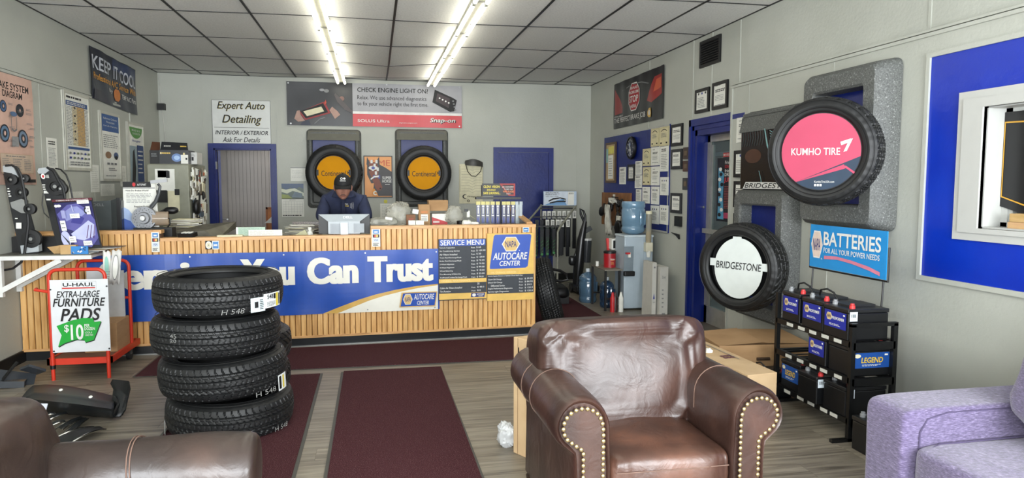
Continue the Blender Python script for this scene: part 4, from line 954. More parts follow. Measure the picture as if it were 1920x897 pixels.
c.text('SOLUS Ultra', .392, .10, .575, .165, WHITE, .02); c.text('diagnostics.snapon.com', .63, .08, .735, .115, WHITE, .01); c.text('Snap-on', .815, .085, .965, .215, INK, .05, .2); c.text('Snap-on', .81, .095, .96, .225, WHITE, .03, .2)
# handheld tool in the grey field
c.poly([(.825, .60), (.84, .90), (.945, .72), (.97, .66), (.955, .40), (.93, .38)], INK); c.poly([(.845, .63), (.855, .82), (.93, .70), (.922, .47)], paint('#3c3034')); [c.disc(.868+.018*k, .70-.035*k, .005, .02, WHITE) for k in range(4)]; [c.disc(.948+.004*k, .64-.07*k, .006, .018, GREY) for k in range(4)]
# picture of hands holding a tablet
SKIN2 = paint('#a88678', .5); c.poly([(.065, .30), (.10, .12), (.24, .29), (.21, .56)], paint('#8c1f22')); c.poly([(.073, .32), (.103, .16), (.228, .31), (.20, .52)], INK); c.poly([(.09, .32), (.11, .21), (.205, .33), (.19, .44)], CRM)
c.poly([(.04, .15), (.055, .33), (.07, .34), (.075, .24), (.09, .15), (.10, .10), (.06, .08)], SKIN2); c.poly([(.235, .36), (.25, .44), (.28, .34), (.295, .26), (.265, .16), (.25, .26)], SKIN2); c.poly([(.09, .10), (.12, .12), (.13, 0), (.07, 0)], paint('#20283c'))
c.disc(.22, .80, .014, .04, GREY).disc(.195, .82, .014, .03, paint('#8e8f92')).disc(.305, .63, .014, .055, paint('#7c5a50')); c.poly([(.27, .75), (.29, .55), (.34, .42), (.363, .36), (.363, .30), (.32, .38), (.28, .55), (.262, .72)], paint('#4a4344'))
c.poly([(.205, .48), (.215, .60), (.22, .52)], paint('#b8442c')); c.strip([(.15, .05), (.18, .16), (.21, .20)], [(.15, .03), (.18, .14), (.21, .18)], GREY); c.done(c.root)
for a, b in ((.01, .96), (.02, .04), (.985, .04), (.985, .97), (.56, .985)):
    MB(STEEL).lathe([(.001, 0), (.012, 0), (.012, .004), (.001, .004)], c.at(a, b, .006), c.n, n=12).build('grommet', c.root)
def notes(c, seed=0, m=None, head=True, n=9):
    if head: c.lines(.15, .78, .85, .92, 2, INK, seed, .6)
    c.lines(.12, .1, .9, .70, n, m or GREY, seed+1, .35)
c = board('clipboard_sheet', 'blank-looking paper sheet on a clip above the scenic calendar on the back wall', 'paper', wq(BW, 545, 574, 314, 340), .01, base=PAPER); c.lines(.1, .2, .9, .8, 6, paint('#c5c5bf'), 2, .3).rect(0, .95, 1, 1, GREY); c.done(c.root)
c = board('wall_calendar', 'wall calendar with a mountain picture, left of the man on the back wall', 'calendar', wq(BW, 528.5, 569.7, 344.5, 407), .006, base=PAPER)
c.rect(0, .55, 1, 1, paint('#4a5b52', .4)); c.poly([(0, .9), (.2, .8), (.4, .88), (.6, .82), (.8, .9), (1, .84), (1, 1), (0, 1)], paint('#30486a', .4)); c.poly([(0, .75), (.25, .70), (.5, .78), (.75, .74), (1, .62), (1, .72), (.6, .86), (.2, .82), (0, .84)], paint('#c3c8b0', .4)); c.poly([(.45, .60), (.9, .58), (.95, .70), (.6, .76)], paint('#71808c')); c.poly([(0, .55), (.5, .55), (.3, .66), (0, .68)], paint('#8f9a58'))
c.rect(0, .54, 1, .555, INK); c.text('JANUARY', .35, .49, .65, .52, INK, .01)
for k in range(1, 6): c.rect(.05, .08+.075*k, .95, .083+.075*k, GREY)
for k in range(8): c.rect(.05+.128*k, .09, .055+.128*k, .46, GREY)
c.lines(.05, .02, .95, .07, 1, INK, 4); c.done(c.root)
# framed magazine cover with a horse's head
c = board('framed_cover', 'black-framed orange magazine cover poster with a horse between the two wall tires', 'poster', wq(BW, 682, 736, 292, 371), .012, base=paint('#d98c2e', .4, var=.02), edge=BLACK); frame_on(c, BLACK, .014, .012)
DH = paint('#3d3a3c', .5); HR = paint('#7d402a', .5)
c.text('TIME', .18, .76, .92, .90, paint('#c8532a'))
c.poly([(.30, .04), (.97, .04), (.97, .62), (.75, .72), (.52, .80), (.36, .40)], DH)
c.poly([(.10, .78), (.12, .97), (.24, .82)], DH).poly([(.40, .82), (.54, .98), (.56, .74)], DH).poly([(.12, .80), (.55, .80), (.60, .55), (.50, .36), (.26, .34), (.12, .55)], DH)
c.poly([(.18, .62), (.20, .84), (.44, .85), (.52, .68), (.50, .50), (.64, .25), (.58, .18), (.46, .17), (.40, .24), (.28, .46)], HR).disc(.57, .22, .03, .02, INK).disc(.21, .66, .025, .02, INK)
for i in range(5):
    for j in range(3):
        if (i+j) % 2 == 0: c.rect(.24+.085*j+.02*i, .82-.09*i, .315+.085*j+.02*i, .90-.09*i, WHITE if i < 4 else NAV)
c.disc(.33, .71, .16, .05, WHITE).disc(.33, .71, .06, .035, NAV); c.strip([(.24, .46), (.36, .52), (.52, .53)], [(.24, .42), (.36, .48), (.52, .49)], WHITE)
c.poly([(.30, .04), (.28, .2), (.36, .22), (.48, .08), (.5, .04)], paint('#d98c2e')); c.text('SUPER', .64, .44, .96, .51, WHITE, .04); c.text('HORSE', .64, .36, .96, .43, WHITE, .04); c.lines(.74, .305, .96, .335, 1, WHITE, 2); c.text('c', .32, .06, .44, .16, OFFW, .05); c.done(c.root)
c = board('paper_sheet', 'white sheet low on the back wall below the horse cover, yellow dot above it', 'paper', wq(BW, 713, 743, 382, 410), .002, base=PAPER); c.lines(.1, .1, .9, .9, 8, paint('#bdbdb6'), 5, .3); c.done(c.root)
p = BW(723, 378); MB(paint('#c9c23a')).lathe([(.001, 0), (.028, 0), (.028, .002), (.001, .002)], p+V((0, -.004, 0)), (0, -1, 0), n=20).build('sticker_dot', label='round yellow dot stuck on the back wall above the low white sheet', cat='sticker')
# alignment height board with a visor hooked over it
c = board('measuring_board', 'cream ribbed board on the back wall beside the blue door, headband hung over its top', 'board', wq(BW, 861, 905, 308, 382), .02, base=CRM, edge=CRM)
for k in range(9): c.strip([(.08, .88-.07*k), (.42, .88-.07*k), (.55, .84-.07*k), (.68, .88-.07*k), (.95, .88-.07*k)], [(.08, .874-.07*k), (.42, .874-.07*k), (.55, .834-.07*k), (.68, .874-.07*k), (.95, .874-.07*k)], paint('#9a967c'))
for e in (0.01, .97): [c.rect(e, .3+.03*k, e+.025, .315+.03*k, paint('#8a8870')) for k in range(22)]
c.text('Progress', .32, .155, .92, .20, INK, .02, .2); c.disc(.22, .18, .10, .055, INK).disc(.25, .18, .08, .04, CRM); c.disc(.37, .07, .055, .03, INK).disc(.37, .07, .025, .014, CRM); c.done(c.root)
t = thing('headband', 'dark grey headband with loose strap hooked over the top of the cream board', 'headband', BW(886, 310, .06)); b0 = BW(872, 304, .08); b1 = BW(905, 307, .08)
MB(paint('#3c3a36')).grid(lambda i, j: b0.lerp(b1, i/12)+V((0, -.05*math.sin(PI*i/12)-.01*j, .035*math.sin(PI*i/12)*(1 if j else .2)-.05*(1-j)+.02)), 13, 2).grid(lambda i, j: b0.lerp(b1, i/12)+V((0, -.05*math.sin(PI*i/12)-.012, .035*math.sin(PI*i/12)*j-.05+.03*j)), 13, 2).build('band', t)
MB(BLACK).tube([b0, BW(877, 322, .06), BW(884, 330, .05), BW(892, 331, .05), BW(901, 322, .06), b1], .006, 6).build('strap', t)
p = BW(299, 201); MB(BLACK).box((XL+.002, p.y-.09, p.z-.045), (XL+.10, p.y-.002, p.z+.045)).build('corner_sensor', label='small black box fixed high in the left rear corner', cat='sensor')
MB(paint('#c4c4be')).tube([V((XL+.02, YB-.012, ZC-.02)), V((XL+.05, YB-.012, p.z)), V((XL+.10, YB-.012, 1.9)), V((XL+.09, YB-.012, 1.6))], .006, 5).build('wall_cable', label='thin pale cable running down the left rear corner', cat='cable')
# ---- left wall
q = wq(LW, -30, 60, 150, 348, 'r'); q = [V((q[0].x, q[0].y, 1.53)), V((q[1].x, q[1].y, 1.53)), V((q[2].x, q[2].y, 2.455)), V((q[3].x, q[3].y, 2.455))]
PINKP = paint('#cda999', .7, var=.03)
c = board('wall_poster', 'large pinkish brake system diagram poster on the left wall', 'poster', [p+V((.008, 0, 0)) for p in q], .002, base=PINKP, rip=lambda a, b: .003+.004*math.sin(a*9+b*7)); c.rect(0, 0, 1, 1, PINKP)
c.text('BRAKE SYSTEM', .16, .86, .90, .925, INK, .03); c.text('DIAGRAM', .34, .79, .76, .85, INK, .03)
def rotor(cx, cy, rx, ry, col): c.disc(cx, cy, rx, ry, paint('#1c2430')).disc(cx, cy, rx*.82, ry*.82, col).disc(cx, cy, rx*.5, ry*.5, paint('#28303c')).disc(cx, cy, rx*.2, ry*.25, PINKP)
rotor(.34, .70, .07, .055, paint('#3f5f8a')); rotor(.70, .69, .085, .06, paint('#20242a')); rotor(.34, .46, .09, .08, paint('#5a7894')); rotor(.72, .43, .12, .085, paint('#6a7f98'))
c.disc(.53, .645, .08, .022, paint('#4f6c94')); c.strip([(.46, .64), (.46, .50), (.52, .48), (.58, .5), (.6, .62)], [(.47, .64), (.47, .515), (.52, .495), (.57, .515), (.59, .62)], GREY); c.rect(.46, .35, .60, .44, paint('#8e8f90'))
rr = random.Random(5)
for k in range(16): x_ = rr.choice([.18, .40, .62, .80, .86]); y_ = rr.uniform(.34, .75); c.lines(x_, y_, x_+.12, y_+.022, 2, GREY, k, .4)
c.rect(.18, .10, .88, .28, paint('#b89a82')); c.rect(.19, .11, .87, .275, paint('#c3ad98'))
for k in range(3): c.lines(.22+.22*k, .13, .40+.22*k, .24, 7, GREY, k, .4)
c.lines(.3, .25, .75, .265, 1, GREY, 9); c.rect(.45, .02, .9, .05, INK); c.done(c.root)
def wallframe(name, label, q, fm, base, depth=.02, wd=.03):
    c = board(name, label, 'poster', [p+V((.007, 0, 0)) for p in q], depth, base=base, edge=fm); frame_on(c, fm, wd, .012); return c
PLF = paint('#b9b8ac', .45)
c = board('paper_sheet', 'narrow white notice on the left wall right of the pink brake poster', 'paper', [p+V((.008, 0, 0)) for p in wq(LW, 86, 105, 258, 318)], .002, base=PAPER); notes(c, 3, n=14); c.done(c.root)
c = wallframe('framed_chart', 'pale-framed chart with yellow columns and blue header on the left wall', wq(LW, 115, 163, 168, 319), PLF, PAPER); OR = paint('#cfa765', .6)
c.rect(.08, .82, .92, .88, paint('#2a4f86')).lines(.12, .83, .88, .87, 2, WHITE, 3); c.lines(.1, .90, .9, .95, 1, INK, 2); c.rect(.3, .32, .48, .82, paint('#ddcfa6')).rect(.48, .32, .78, .82, OR).lines(.08, .32, .92, .81, 26, GREY, 6, .35, rag=0); [c.disc(.38, .4+.1*k, .04, .012, INK) for k in range(5)]
c.rect(.08, .27, .92, .30, paint('#2a4f86')); [c.disc(.15+.14*k, .22-.06*j, .04, .015, [GREY, NAV, paint('#6a7a52')][(k+j) % 3]) for k in range(6) for j in range(2)]; c.lines(.1, .06, .9, .12, 2, GREY, 8); c.done(c.root)
c = wallframe('framed_chart', 'pale-framed blue-topped maintenance poster on the left wall, middle of the three framed ones', wq(LW, 184, 221, 207, 340), PLF, PAPER)
c.rect(.08, .72, .93, .96, paint('#24508c')); c.text('Reformer Collector', .16, .89, .86, .92, WHITE, .01); c.text('Protection', .3, .84, .7, .87, WHITE, .01); c.text('For Life Warranty', .15, .78, .85, .81, WHITE, .01); c.lines(.12, .48, .9, .68, 7, GREY, 4, .35)
c.disc(.33, .38, .15, .05, paint('#8a6a4e')).disc(.72, .38, .12, .05, paint('#41557c')).disc(.72, .35, .08, .03, INK); [c.rect(.25+.18*k, .24, .37+.18*k, .27, GREY) for k in range(3)]; c.lines(.3, .15, .7, .2, 2, GREY, 5); c.lines(.15, .07, .85, .09, 1, GREY, 6); c.done(c.root)
c = wallframe('framed_chart', 'pale-framed poster with a green dome top on the left wall, nearest the grey cabinet', wq(LW, 236, 266, 228, 352), PLF, PAPER)
c.poly([(.5+.40*math.cos(math.radians(180+k*9)), .93+.17*math.sin(math.radians(180+k*9))) for k in range(21)], paint('#4f8f3a')); c.text('MONEY BACK', .25, .87, .78, .90, WHITE, .01); c.text('GUARANTEE', .28, .82, .74, .85, WHITE, .01); c.text('Energizer', .25, .70, .78, .74, NAV, .02, .2); c.rect(.08, .04, .5, .64, paint('#94a7b0')).poly([(.15, .05), (.25, .55), (.35, .6), (.42, .3), (.35, .05)], INK); c.rect(.52, .04, .93, .66, paint('#1d3f78')).lines(.56, .2, .9, .6, 6, WHITE, 3, .3); c.done(c.root)
q = snap([(168, 188), (255, 215), (247, 121), (164, 80)], LW, 0, 1); DB = paint('#191e30', .35)
q = [q[0]+V((.01, 0, .03)), q[1]+V((.01, 0, -.02)), V((q[2].x+.01, q[2].y, q[2].z-.06)), q[3]+V((.01, 0, -.03))]
c = board('banner', 'dark blue air-conditioning banner sagging high on the left wall', 'banner', q, .002, base=DB, rip=lambda a, b: .01+.006*math.sin(a*9)+.006*math.sin(a*21+b*4)); c.rect(0, 0, 1, 1, DB)
c.rect(.45, .75, .98, .98, paint('#22345e', .35)); c.text('KEEP', .03, .60, .42, .86, paint('#c8cdd6'), .035); c.text('IT', .47, .58, .56, .84, paint('#c8cdd6'), .035); c.text('COOL', .60, .56, .97, .82, paint('#c8cdd6'), .035)
c.text('Professional A/C Service With', .03, .40, .97, .53, paint('#d89a3a'), .03, .1); c.text('by', .34, .24, .44, .34, WHITE, .02); c.poly([(.47, .2), (.50, .14), (.56, .14), (.59, .2), (.59, .32), (.56, .38), (.50, .38), (.47, .32)], paint('#c87838')); c.text('TEMP A/C Parts', .62, .22, .95, .32, WHITE, .02)
c.poly([(.02, 0), (.03, .2), (.2, .22), (.34, .05), (.34, 0)], paint('#3a3a44')); c.done(c.root)
for k, (xl, xr, yt, yb, lb) in enumerate(((168, 184, 309, 361, 'narrow white receipt sheet on the left wall below the yellow chart'), (187, 213, 345, 368, 'small diagram sheet on the left wall just under the middle framed poster'), (224, 235, 311, 350, 'thin white sheet on the left wall between the middle and green-topped posters'), (128, 154, 360, 372, 'low white card against the left wall right of the belt displays'))):
    c = board('paper_sheet', lb, 'paper', [p+V((.008, 0, 0)) for p in wq(LW, xl, xr, yt, yb)], .002, base=PAPER); c.lines(.1, .1, .9, .92, 12, paint('#b8b8b0'), k, .3); c.done(c.root)
# ---- right wall, far end: brake banner, vent, bulletin board with its sheets
q = snap([(1153, 243.6), (1246, 220.5), (1247.7, 120), (1153, 160)], RW, 0, 1); BK = paint('#141216', .3)
c = board('banner', 'black and red vinyl banner with a stop sign, high on the right wall', 'banner', q, .002, base=BK, rip=lambda a, b: .012+.004*math.sin(a*15+b*4)+.003*math.sin(a*33)); c.rect(0, 0, 1, 1, BK)
c.poly([(.02, .88), (.06, .80), (.14, .62), (.20, .45), (.20, .32), (.04, .30)], paint('#8a1c1e', .3)); c.poly([(.70, .42), (.76, .62), (.84, .84), (.96, .86), (.97, .48), (.80, .36)], paint('#9a2420', .3)); c.poly([(.83, .55), (.87, .78), (.95, .80), (.95, .60)], paint('#c85a38', .3))
c.strip([(.2, .8), (.4, .86), (.6, .84), (.74, .76)], [(.2, .78), (.4, .84), (.6, .82), (.74, .74)], GREY)
oc = lambda r: [(.45+r*.118*math.cos(math.radians(22.5+45*k)), .585+r*.315*math.sin(math.radians(22.5+45*k))) for k in range(8)]
c.poly(oc(1), WHITE).poly(oc(.93), paint('#a3202a'))
c.text('BRAKE', .385, .745, .515, .80, WHITE, .03); c.text('PROBLEMS', .355, .65, .545, .71, WHITE, .03); c.text('STOP', .37, .47, .53, .61, WHITE, .04); c.text('HERE', .395, .355, .505, .42, WHITE, .03)
c.text('OFFICIAL HOME OF', .04, .24, .22, .27, WHITE, .02); c.text('THE PERFECT BRAKE JOB', .04, .08, .68, .22, WHITE, .005); c.poly([(.72, .12), (.75, .08), (.79, .08), (.80, .14), (.79, .26), (.75, .26), (.72, .2)], YEL); c.disc(.76, .17, .025, .05, WHITE); c.done(c.root)
q = wq(RW, 1314.6, 1352.7, 80, 128.8); n = V((-1, 0, 0)); t = thing('wall_vent', 'black louvred vent grille high on the right wall above the side door', 'vent', (XR, (q[0].y+q[1].y)/2, q[0].z))
mb = MB(BLACK); mb.prism([p+n*.002 for p in q], n*.008); mb.build('backing', t, angle=0); c = Canvas(*[p+n*.01 for p in q]); c.root = t; frame_on(c, BLACK, .03, .015)
for k in range(9): zc_ = q[0].z+.04+(q[2].z-q[0].z-.08)*k/8; MB(paint('#1c1c1d', .4)).obox((XR-.018, (q[0].y+q[1].y)/2, zc_), (.018, abs(q[0].y-q[1].y)-.06, .004), (0, .6, 0)).build('louvre', t, angle=0)
q = [V((XR, 10.25, .965)), V((XR, 7.85, .965)), V((XR, 7.85, 2.255)), V((XR, 10.25, 2.255))]
c = board('bulletin_board', 'large royal blue bulletin board with silver edge on the right wall', 'board', q, .018, base=BLUE, edge=BLUE); frame_on(c, paint('#a9a9a4', .4), .02, .008); c.done(c.root)
CR2 = paint('#d8cfa8', .7)
def cert(label, xl, xr, yt, yb, kind='white', fn=RW, o=.024, fm=None, seed=0, cat='certificate', group=None):
    q = [p for p in wq(fn, xl, xr, yt, yb, o=o)]
    base = CR2 if kind == 'cream' else PAPER
    c = board('certificate' if cat == 'certificate' else 'paper_sheet', label, cat, q, .012 if fm else .003, base=base if not fm else (base), edge=fm or base, group=group)
    if fm:
        c.k = 0; frame_on(c, fm, .034, .012)
    if kind == 'cream':
        for r in ((.05, .04, .95, .055), (.05, .945, .95, .96), (.05, .04, .07, .96), (.93, .04, .95, .96)): c.rect(*r, paint('#a59a68'))
        c.strip([(.2, .78), (.35, .86), (.5, .885), (.65, .86), (.8, .78)], [(.2, .74), (.35, .82), (.5, .845), (.65, .82), (.8, .74)], INK); c.lines(.22, .45, .78, .68, 4, GREY, seed, .4); c.rect(.15, .12, .3, .2, INK).rect(.7, .12, .85, .2, INK)
    elif kind == 'seal':
        [c.disc(.25+.25*k, .80, .05, .05, INK if k != 1 else NAV) for k in range(3)]; c.lines(.2, .2, .8, .65, 7, GREY, seed, .4)
    elif kind == 'modern':
        c.lines(.2, .84, .55, .89, 1, INK, seed); c.lines(.2, .62, .85, .74, 2, INK, seed+1, .6); c.lines(.2, .30, .85, .52, 4, GREY, seed+2, .3); c.lines(.15, .12, .9, .18, 1, GREY, seed+3, .5)
    else: notes(c, seed)
    c.done(c.root); return c
G1 = None
for k, (lb, xl, xr, yt, yb, kd) in enumerate((
 ('cream certificate with arched heading, top row of the blue board, left of its pair', 1221, 1236.5, 242.5, 276, 'cream'),
 ('cream certificate with arched heading in the top right corner of the blue board', 1237, 1255.5, 239.5, 275, 'cream'),
 ('tall white list sheet under the top right cream certificate of the blue board', 1238.5, 1254, 275.5, 322, 'white'),
 ('white certificate in the second row of the blue board, left of the tall list', 1221.5, 1237.7, 277, 311, 'modern'),
 ('cream certificate at the left end of the second row on the blue board', 1205.6, 1220.5, 280, 312, 'cream'),
 ('cream arched certificate in the third row on the blue board', 1205.6, 1220.5, 314, 347.5, 'cream'),
 ('pale plain certificate in the third row right of the cream arched one', 1221.5, 1237.2, 313, 348, 'modern'),
 ('white certificate with three seals near the right edge of the blue board, third row', 1238.5, 1254, 332.5, 366, 'seal'),
 ('white three-seal certificate in the fourth row of the blue board', 1221.5, 1236.5, 350, 383, 'seal'),
 ('narrow white certificate at the left of the fourth row on the blue board', 1205, 1219, 350.5, 381, 'modern'),
 ('white three-seal certificate in the bottom row, just right of the cooler bottle', 1220.5, 1236, 385, 419, 'seal'),
 ('white three-seal certificate at the bottom right of the blue board', 1237.5, 1253.5, 384.5, 420, 'seal'),
 ('small calendar sheet left of the certificates on the blue board', 1192, 1204, 303, 328, 'white'),
 ('plain paper slip pinned under the small calendar sheet', 1191, 1204, 329, 353, 'white'),
 ('small slip pinned lowest left of the certificates, above the water bottle', 1193, 1203, 355, 377, 'white'))):
    cert(lb, xl, xr, yt, yb, kd, seed=k*5, group='sheets pinned on the blue board', o=.022)
cert('black-framed small certificate left of the sheets on the blue board', 1179, 1191.5, 309, 339.5, 'seal', fm=BLACK, seed=71, o=.022)
cert('white desk-pad calendar hanging on the blue board under the clock', 1162, 1174, 314, 345.6, 'white', seed=81, cat='paper')
c = cert('wood-framed display case with yellow and white notes at the left of the blue board', 1137.5, 1156, 269, 343, 'none', fm=paint('#5b4630', .5), seed=82); c2 = Canvas(*[c.at(a, b, .004) for a, b in ((0, 0), (1, 0), (1, 1), (0, 1))]); c2.rect(.12, .05, .88, .95, paint('#b59a6e')).rect(.3, .72, .85, .9, paint('#d8cf62')).rect(.02, .5, .28, .85, paint('#8fb8b4')).rect(.3, .1, .8, .68, PAPER).lines(.35, .15, .75, .62, 8, GREY, 2, .3); c2.done(c.root)
# clock
p = RW(1186, 277.7, .03); t = thing('wall_clock', 'round black wall clock on the blue bulletin board', 'clock', p)
MB(BLACK).lathe([(.001, 0), (.15, 0), (.155, .02), (.15, .04), (.135, .042), (.13, .03), (.001, .03)], p, (-1, 0, 0), n=48).build('case', t)
c = Canvas(p+V((-.031, .13, -.13)), p+V((-.031, -.13, -.13)), p+V((-.031, -.13, .13)), p+V((-.031, .13, .13))); c.disc(.5, .5, .48, .48, paint('#161b34', .3)); 
for k in range(12): a = PI/6*k; c.disc(.5+.4*math.cos(a), .5+.4*math.sin(a), .03, .03, WHITE)
c.disc(.5, .68, .1, .1, paint('#8c98b8')); c.lines(.3, .32, .7, .45, 2, WHITE, 3); c.done(t); MB(WHITE).bar(p+V((-.036, 0, 0)), p+V((-.036, .05, .05)), .008, .002).build('hour_hand', t); MB(WHITE).bar(p+V((-.038, 0, 0)), p+V((-.038, -.02, -.1)), .006, .002).build('minute_hand', t)
# framed certificates right of the board and round the door
for k, (lb, xl, xr, yt, yb, kd, fm, fn) in enumerate((
 ('black-framed certificate right of the blue board, highest of three there', 1260.5, 1281.5, 235, 275, 'modern', BLACK, RW),
 ('white certificate in a thin frame right of the blue board, second from the top', 1260.8, 1280.5, 281, 318, 'modern', DGREY, RW),
 ('white framed certificate right of the blue board, lowest of three there', 1259.8, 1279.5, 362, 399, 'modern', DGREY, RW),
 ('black-framed green-bordered certificate above the side door, left one', 1305.8, 1331.5, 170, 214, 'seal', BLACK, RW),
 ('black-framed certificate above the side door, right one', 1338.2, 1366.4, 157, 207, 'modern', BLACK, RW),
 ('unframed white certificate right of the side door, highest there', 1382, 1404, 222, 268, 'modern', None, RWP),
 ('black-framed blue-edged certificate right of the side door, second from the top', 1379, 1402, 283, 333, 'seal', BLACK, RWP),
 ('black-framed certificate right of the side door, third from the top', 1378.5, 1400, 340, 388.6, 'modern', BLACK, RWP),
 ('black-framed certificate right of the side door, lowest, above the white-disc tire', 1378, 1395, 400, 432, 'modern', BLACK, RWP))):
    cert(lb, xl, xr, yt, yb, kd, fn=fn, o=.002, fm=fm, seed=100+k*5)
for lb, xl, xr, yt, yb, m in (('brown wooden plaque left of the blue door casing, upper one', 1283, 1293.6, 277, 299, '#3f3028'), ('brown wooden plaque left of the blue door casing, below the upper one', 1282.6, 1293.2, 302, 322, '#4a3226'), ('dark grey plaque left of the blue door casing', 1282, 1292.5, 334, 356, '#3b3b3a')):
    c = board('plaque', lb, 'plaque', wq(RW, xl, xr, yt, yb, o=.001), .015, base=paint(m, .4)); c.rect(.25, .3, .75, .7, paint('#6b5a48')); c.done(c.root)
q = wq(RW, 1268.7, 1279.5, 405, 424, o=.001); board('card_holder', 'small black card holder on the right wall below the lowest framed certificate', 'holder', q, .03, base=BLACK)
q = [RW(1261, 436), RW(1275, 440), RW(1275.5, 449), RW(1270, 442)]; MB(BLACK).prism([p+V((-.003, 0, 0)) for p in q], (-.02, 0, 0)).build('wall_hook', label='black wedge-shaped hook on the right wall beside the cooler', cat='hook')
# posters on the door glass
GP = lambda x, y, o=0: at(x, y, 0, gx+.018-o)
c = board('door_poster', 'blue and black drag-racing style poster with red lettering on the side door glass', 'poster', wq(GP, 1344.5, 1377, 297, 414), .002, base=paint('#16181f', .5)); LB = paint('#4f8fb0', .5)
c.strip([(.08, .85), (.12, .5), (.08, .03)], [(.42, .75), (.38, .4), (.45, .03)], LB); rr = random.Random(8)
for k in range(10): c.disc(.24+rr.uniform(-.08, .08), .1+.08*k, .09, .03, WHITE if k % 2 else INK)
c.text('Friends', .5, .90, .98, .95, WHITE, .01); c.text('DON\'T LET', .5, .835, .98, .885, RED, .03); c.text('friends', .5, .77, .98, .82, WHITE, .01); c.text('DRIVE', .5, .71, .98, .76, WHITE, .01); c.text('JUNK', .48, .60, .99, .69, paint('#c8404a'), .03); c.lines(.5, .2, .97, .56, 14, paint('#9a4a4a'), 3, .4); c.rect(.5, .05, .97, .14, paint('#a83a5a')); c.done(c.root)
c = board('door_sign', 'small red staff-only sign on the side door glass above the poster', 'sign', wq(GP, 1356.5, 1374.6, 287, 295), .002, base=paint('#a52024')); c.text('EMPLOYEES ONLY', .06, .25, .94, .75, WHITE, .01); c.done(c.root)
# ---- black and gold sign hanging in the right window, wood blocks on its sill
q = [V((XR+.088, y_, z_)) for y_, z_ in ((3.335, 1.40), (2.2, 1.15), (2.2, 1.97), (3.335, 1.955))]
SG = lambda x, y, o=0: at(x, y, 0, XR+.085-o)
tl_, bl_ = SG(1868, 213), SG(1867, 381); br_ = SG(1920, 400); a = (bl_.z-br_.z)/(bl_.y-br_.y); yb_ = 2.75; 
q = [V((XR+.085, tl_.y, bl_.z)), V((XR+.085, yb_, bl_.z+a*(yb_-bl_.y))), V((XR+.085, yb_, tl_.z)), V((XR+.085, tl_.y, tl_.z))]
c = board('window_sign', 'black pennant sign with a thin gold border hanging in the right window', 'sign', q, .004, base=paint('#0b0b0d', .3)); GD = paint('#c8962e', .35)
for aa in ([(.09, .10), (.10, .10), (.10, .90), (.09, .90)], [(.09, .90), (1, .90), (1, .885), (.09, .885)], [(.09, .115), (.09, .10), (1, .035), (1, .05)]): c.poly(aa, GD)
c.text('L', .42, .50, .60, .68, GD, .02); c.text('L', .42, .30, .60, .47, GD, .02); c.done(c.root)
def sill(x, y): return at(x, y, 0, XR+.03)
for k, (z0, z1, lb, m) in enumerate(((1.303, 1.345, 'pale wood block lying on the right window sill, lower one', '#b8906c'), (1.346, 1.392, 'yellowish wood block on top of the other on the right window sill', '#a98a4e'))):
    bevel(MB(multi('block_wood%d' % k, [(.3, m), (.7, '#c2a070')], 8, .6, stretch=(6, 1, 6))).box((XR+.0, 2.2, z0), (XR+.07, 3.30-.01*k, z1)).build('wood_block', label=lb, cat='block', group='wood blocks on the window sill', angle=0), .003)
# =================================================================== THINGS ON THE LEFT SHELF AND COUNTER
def PY(Y): return lambda x, y, o=0: at(x, y, 1, Y-o)
def slab(name, label, cat, pts, Y, th, m, parent=None, group=None, lean=0):
    """outline at depth Y, thickness th going back"""
    P = [at(x, y, 1, Y) for x, y in pts]
    if lean: z0 = min(p.z for p in P); P = [V((p.x*(1+(p.z-z0)*lean/Y), Y+(p.z-z0)*lean, CAM_Z+(p.z-CAM_Z)*(1+(p.z-z0)*lean/Y))) for p in P]
    return MB(m).prism(P, (0, th, 0)).build(name, parent, angle=25, label=label, cat=cat, group=group)
def pbox(name, label, cat, xl, xr, yt, yb, Y, dep, m, parent=None, group=None, bev=0, zb=None):
    """upright box whose front face spans the given pixels at depth Y"""
    a = at(xl, yb, 1, Y); b = at(xr, yt, 1, Y); z0 = zb if zb is not None else a.z
    o = MB(m).box((a.x, Y, z0), (b.x, Y+dep, b.z)).build(name, parent, angle=0, label=label, cat=cat, group=group)
    if bev: bevel(o, bev)
    return o
def face_of(xl, xr, yt, yb, Y, zb=None):
    a = at(xl, yb, 1, Y); b = at(xr, yt, 1, Y); z0 = zb if zb is not None else a.z
    return Canvas((a.x, Y, z0), (b.x, Y, z0), (b.x, Y, b.z), (a.x, Y, b.z))
SH = .962
t = thing('wall_shelf', 'white-edged grey-topped shelf bracketed to the left wall', 'shelf', (-2.65, 6.5, SH-.04))
MB(paint('#6c6b62', .5)).box((-2.998, 6.32, SH-.008), (-2.28, 6.74, SH)).build('shelf_top', t, angle=0)
MB(WHITE).box((-2.998, 6.32, SH-.04), (-2.28, 6.34, SH-.008)).box((-2.998, 6.34, SH-.035), (-2.30, 6.72, SH-.009)).build('shelf_edge', t, angle=0)
for yy in (6.345, 6.66): MB(WHITE).box((-2.997, yy, .62), (-2.955, yy+.04, SH-.036)).bar((-2.97, yy+.02, .67), (-2.52, yy+.02, SH-.045), .045, .04).build('bracket', t, angle=0)
MB(BLACK).box((-2.985, 6.60, SH), (-2.58, 6.73, SH+.13)).build('storage_bin', angle=0, label='low black bin at the left end of the wall shelf, behind the belt display', cat='bin')
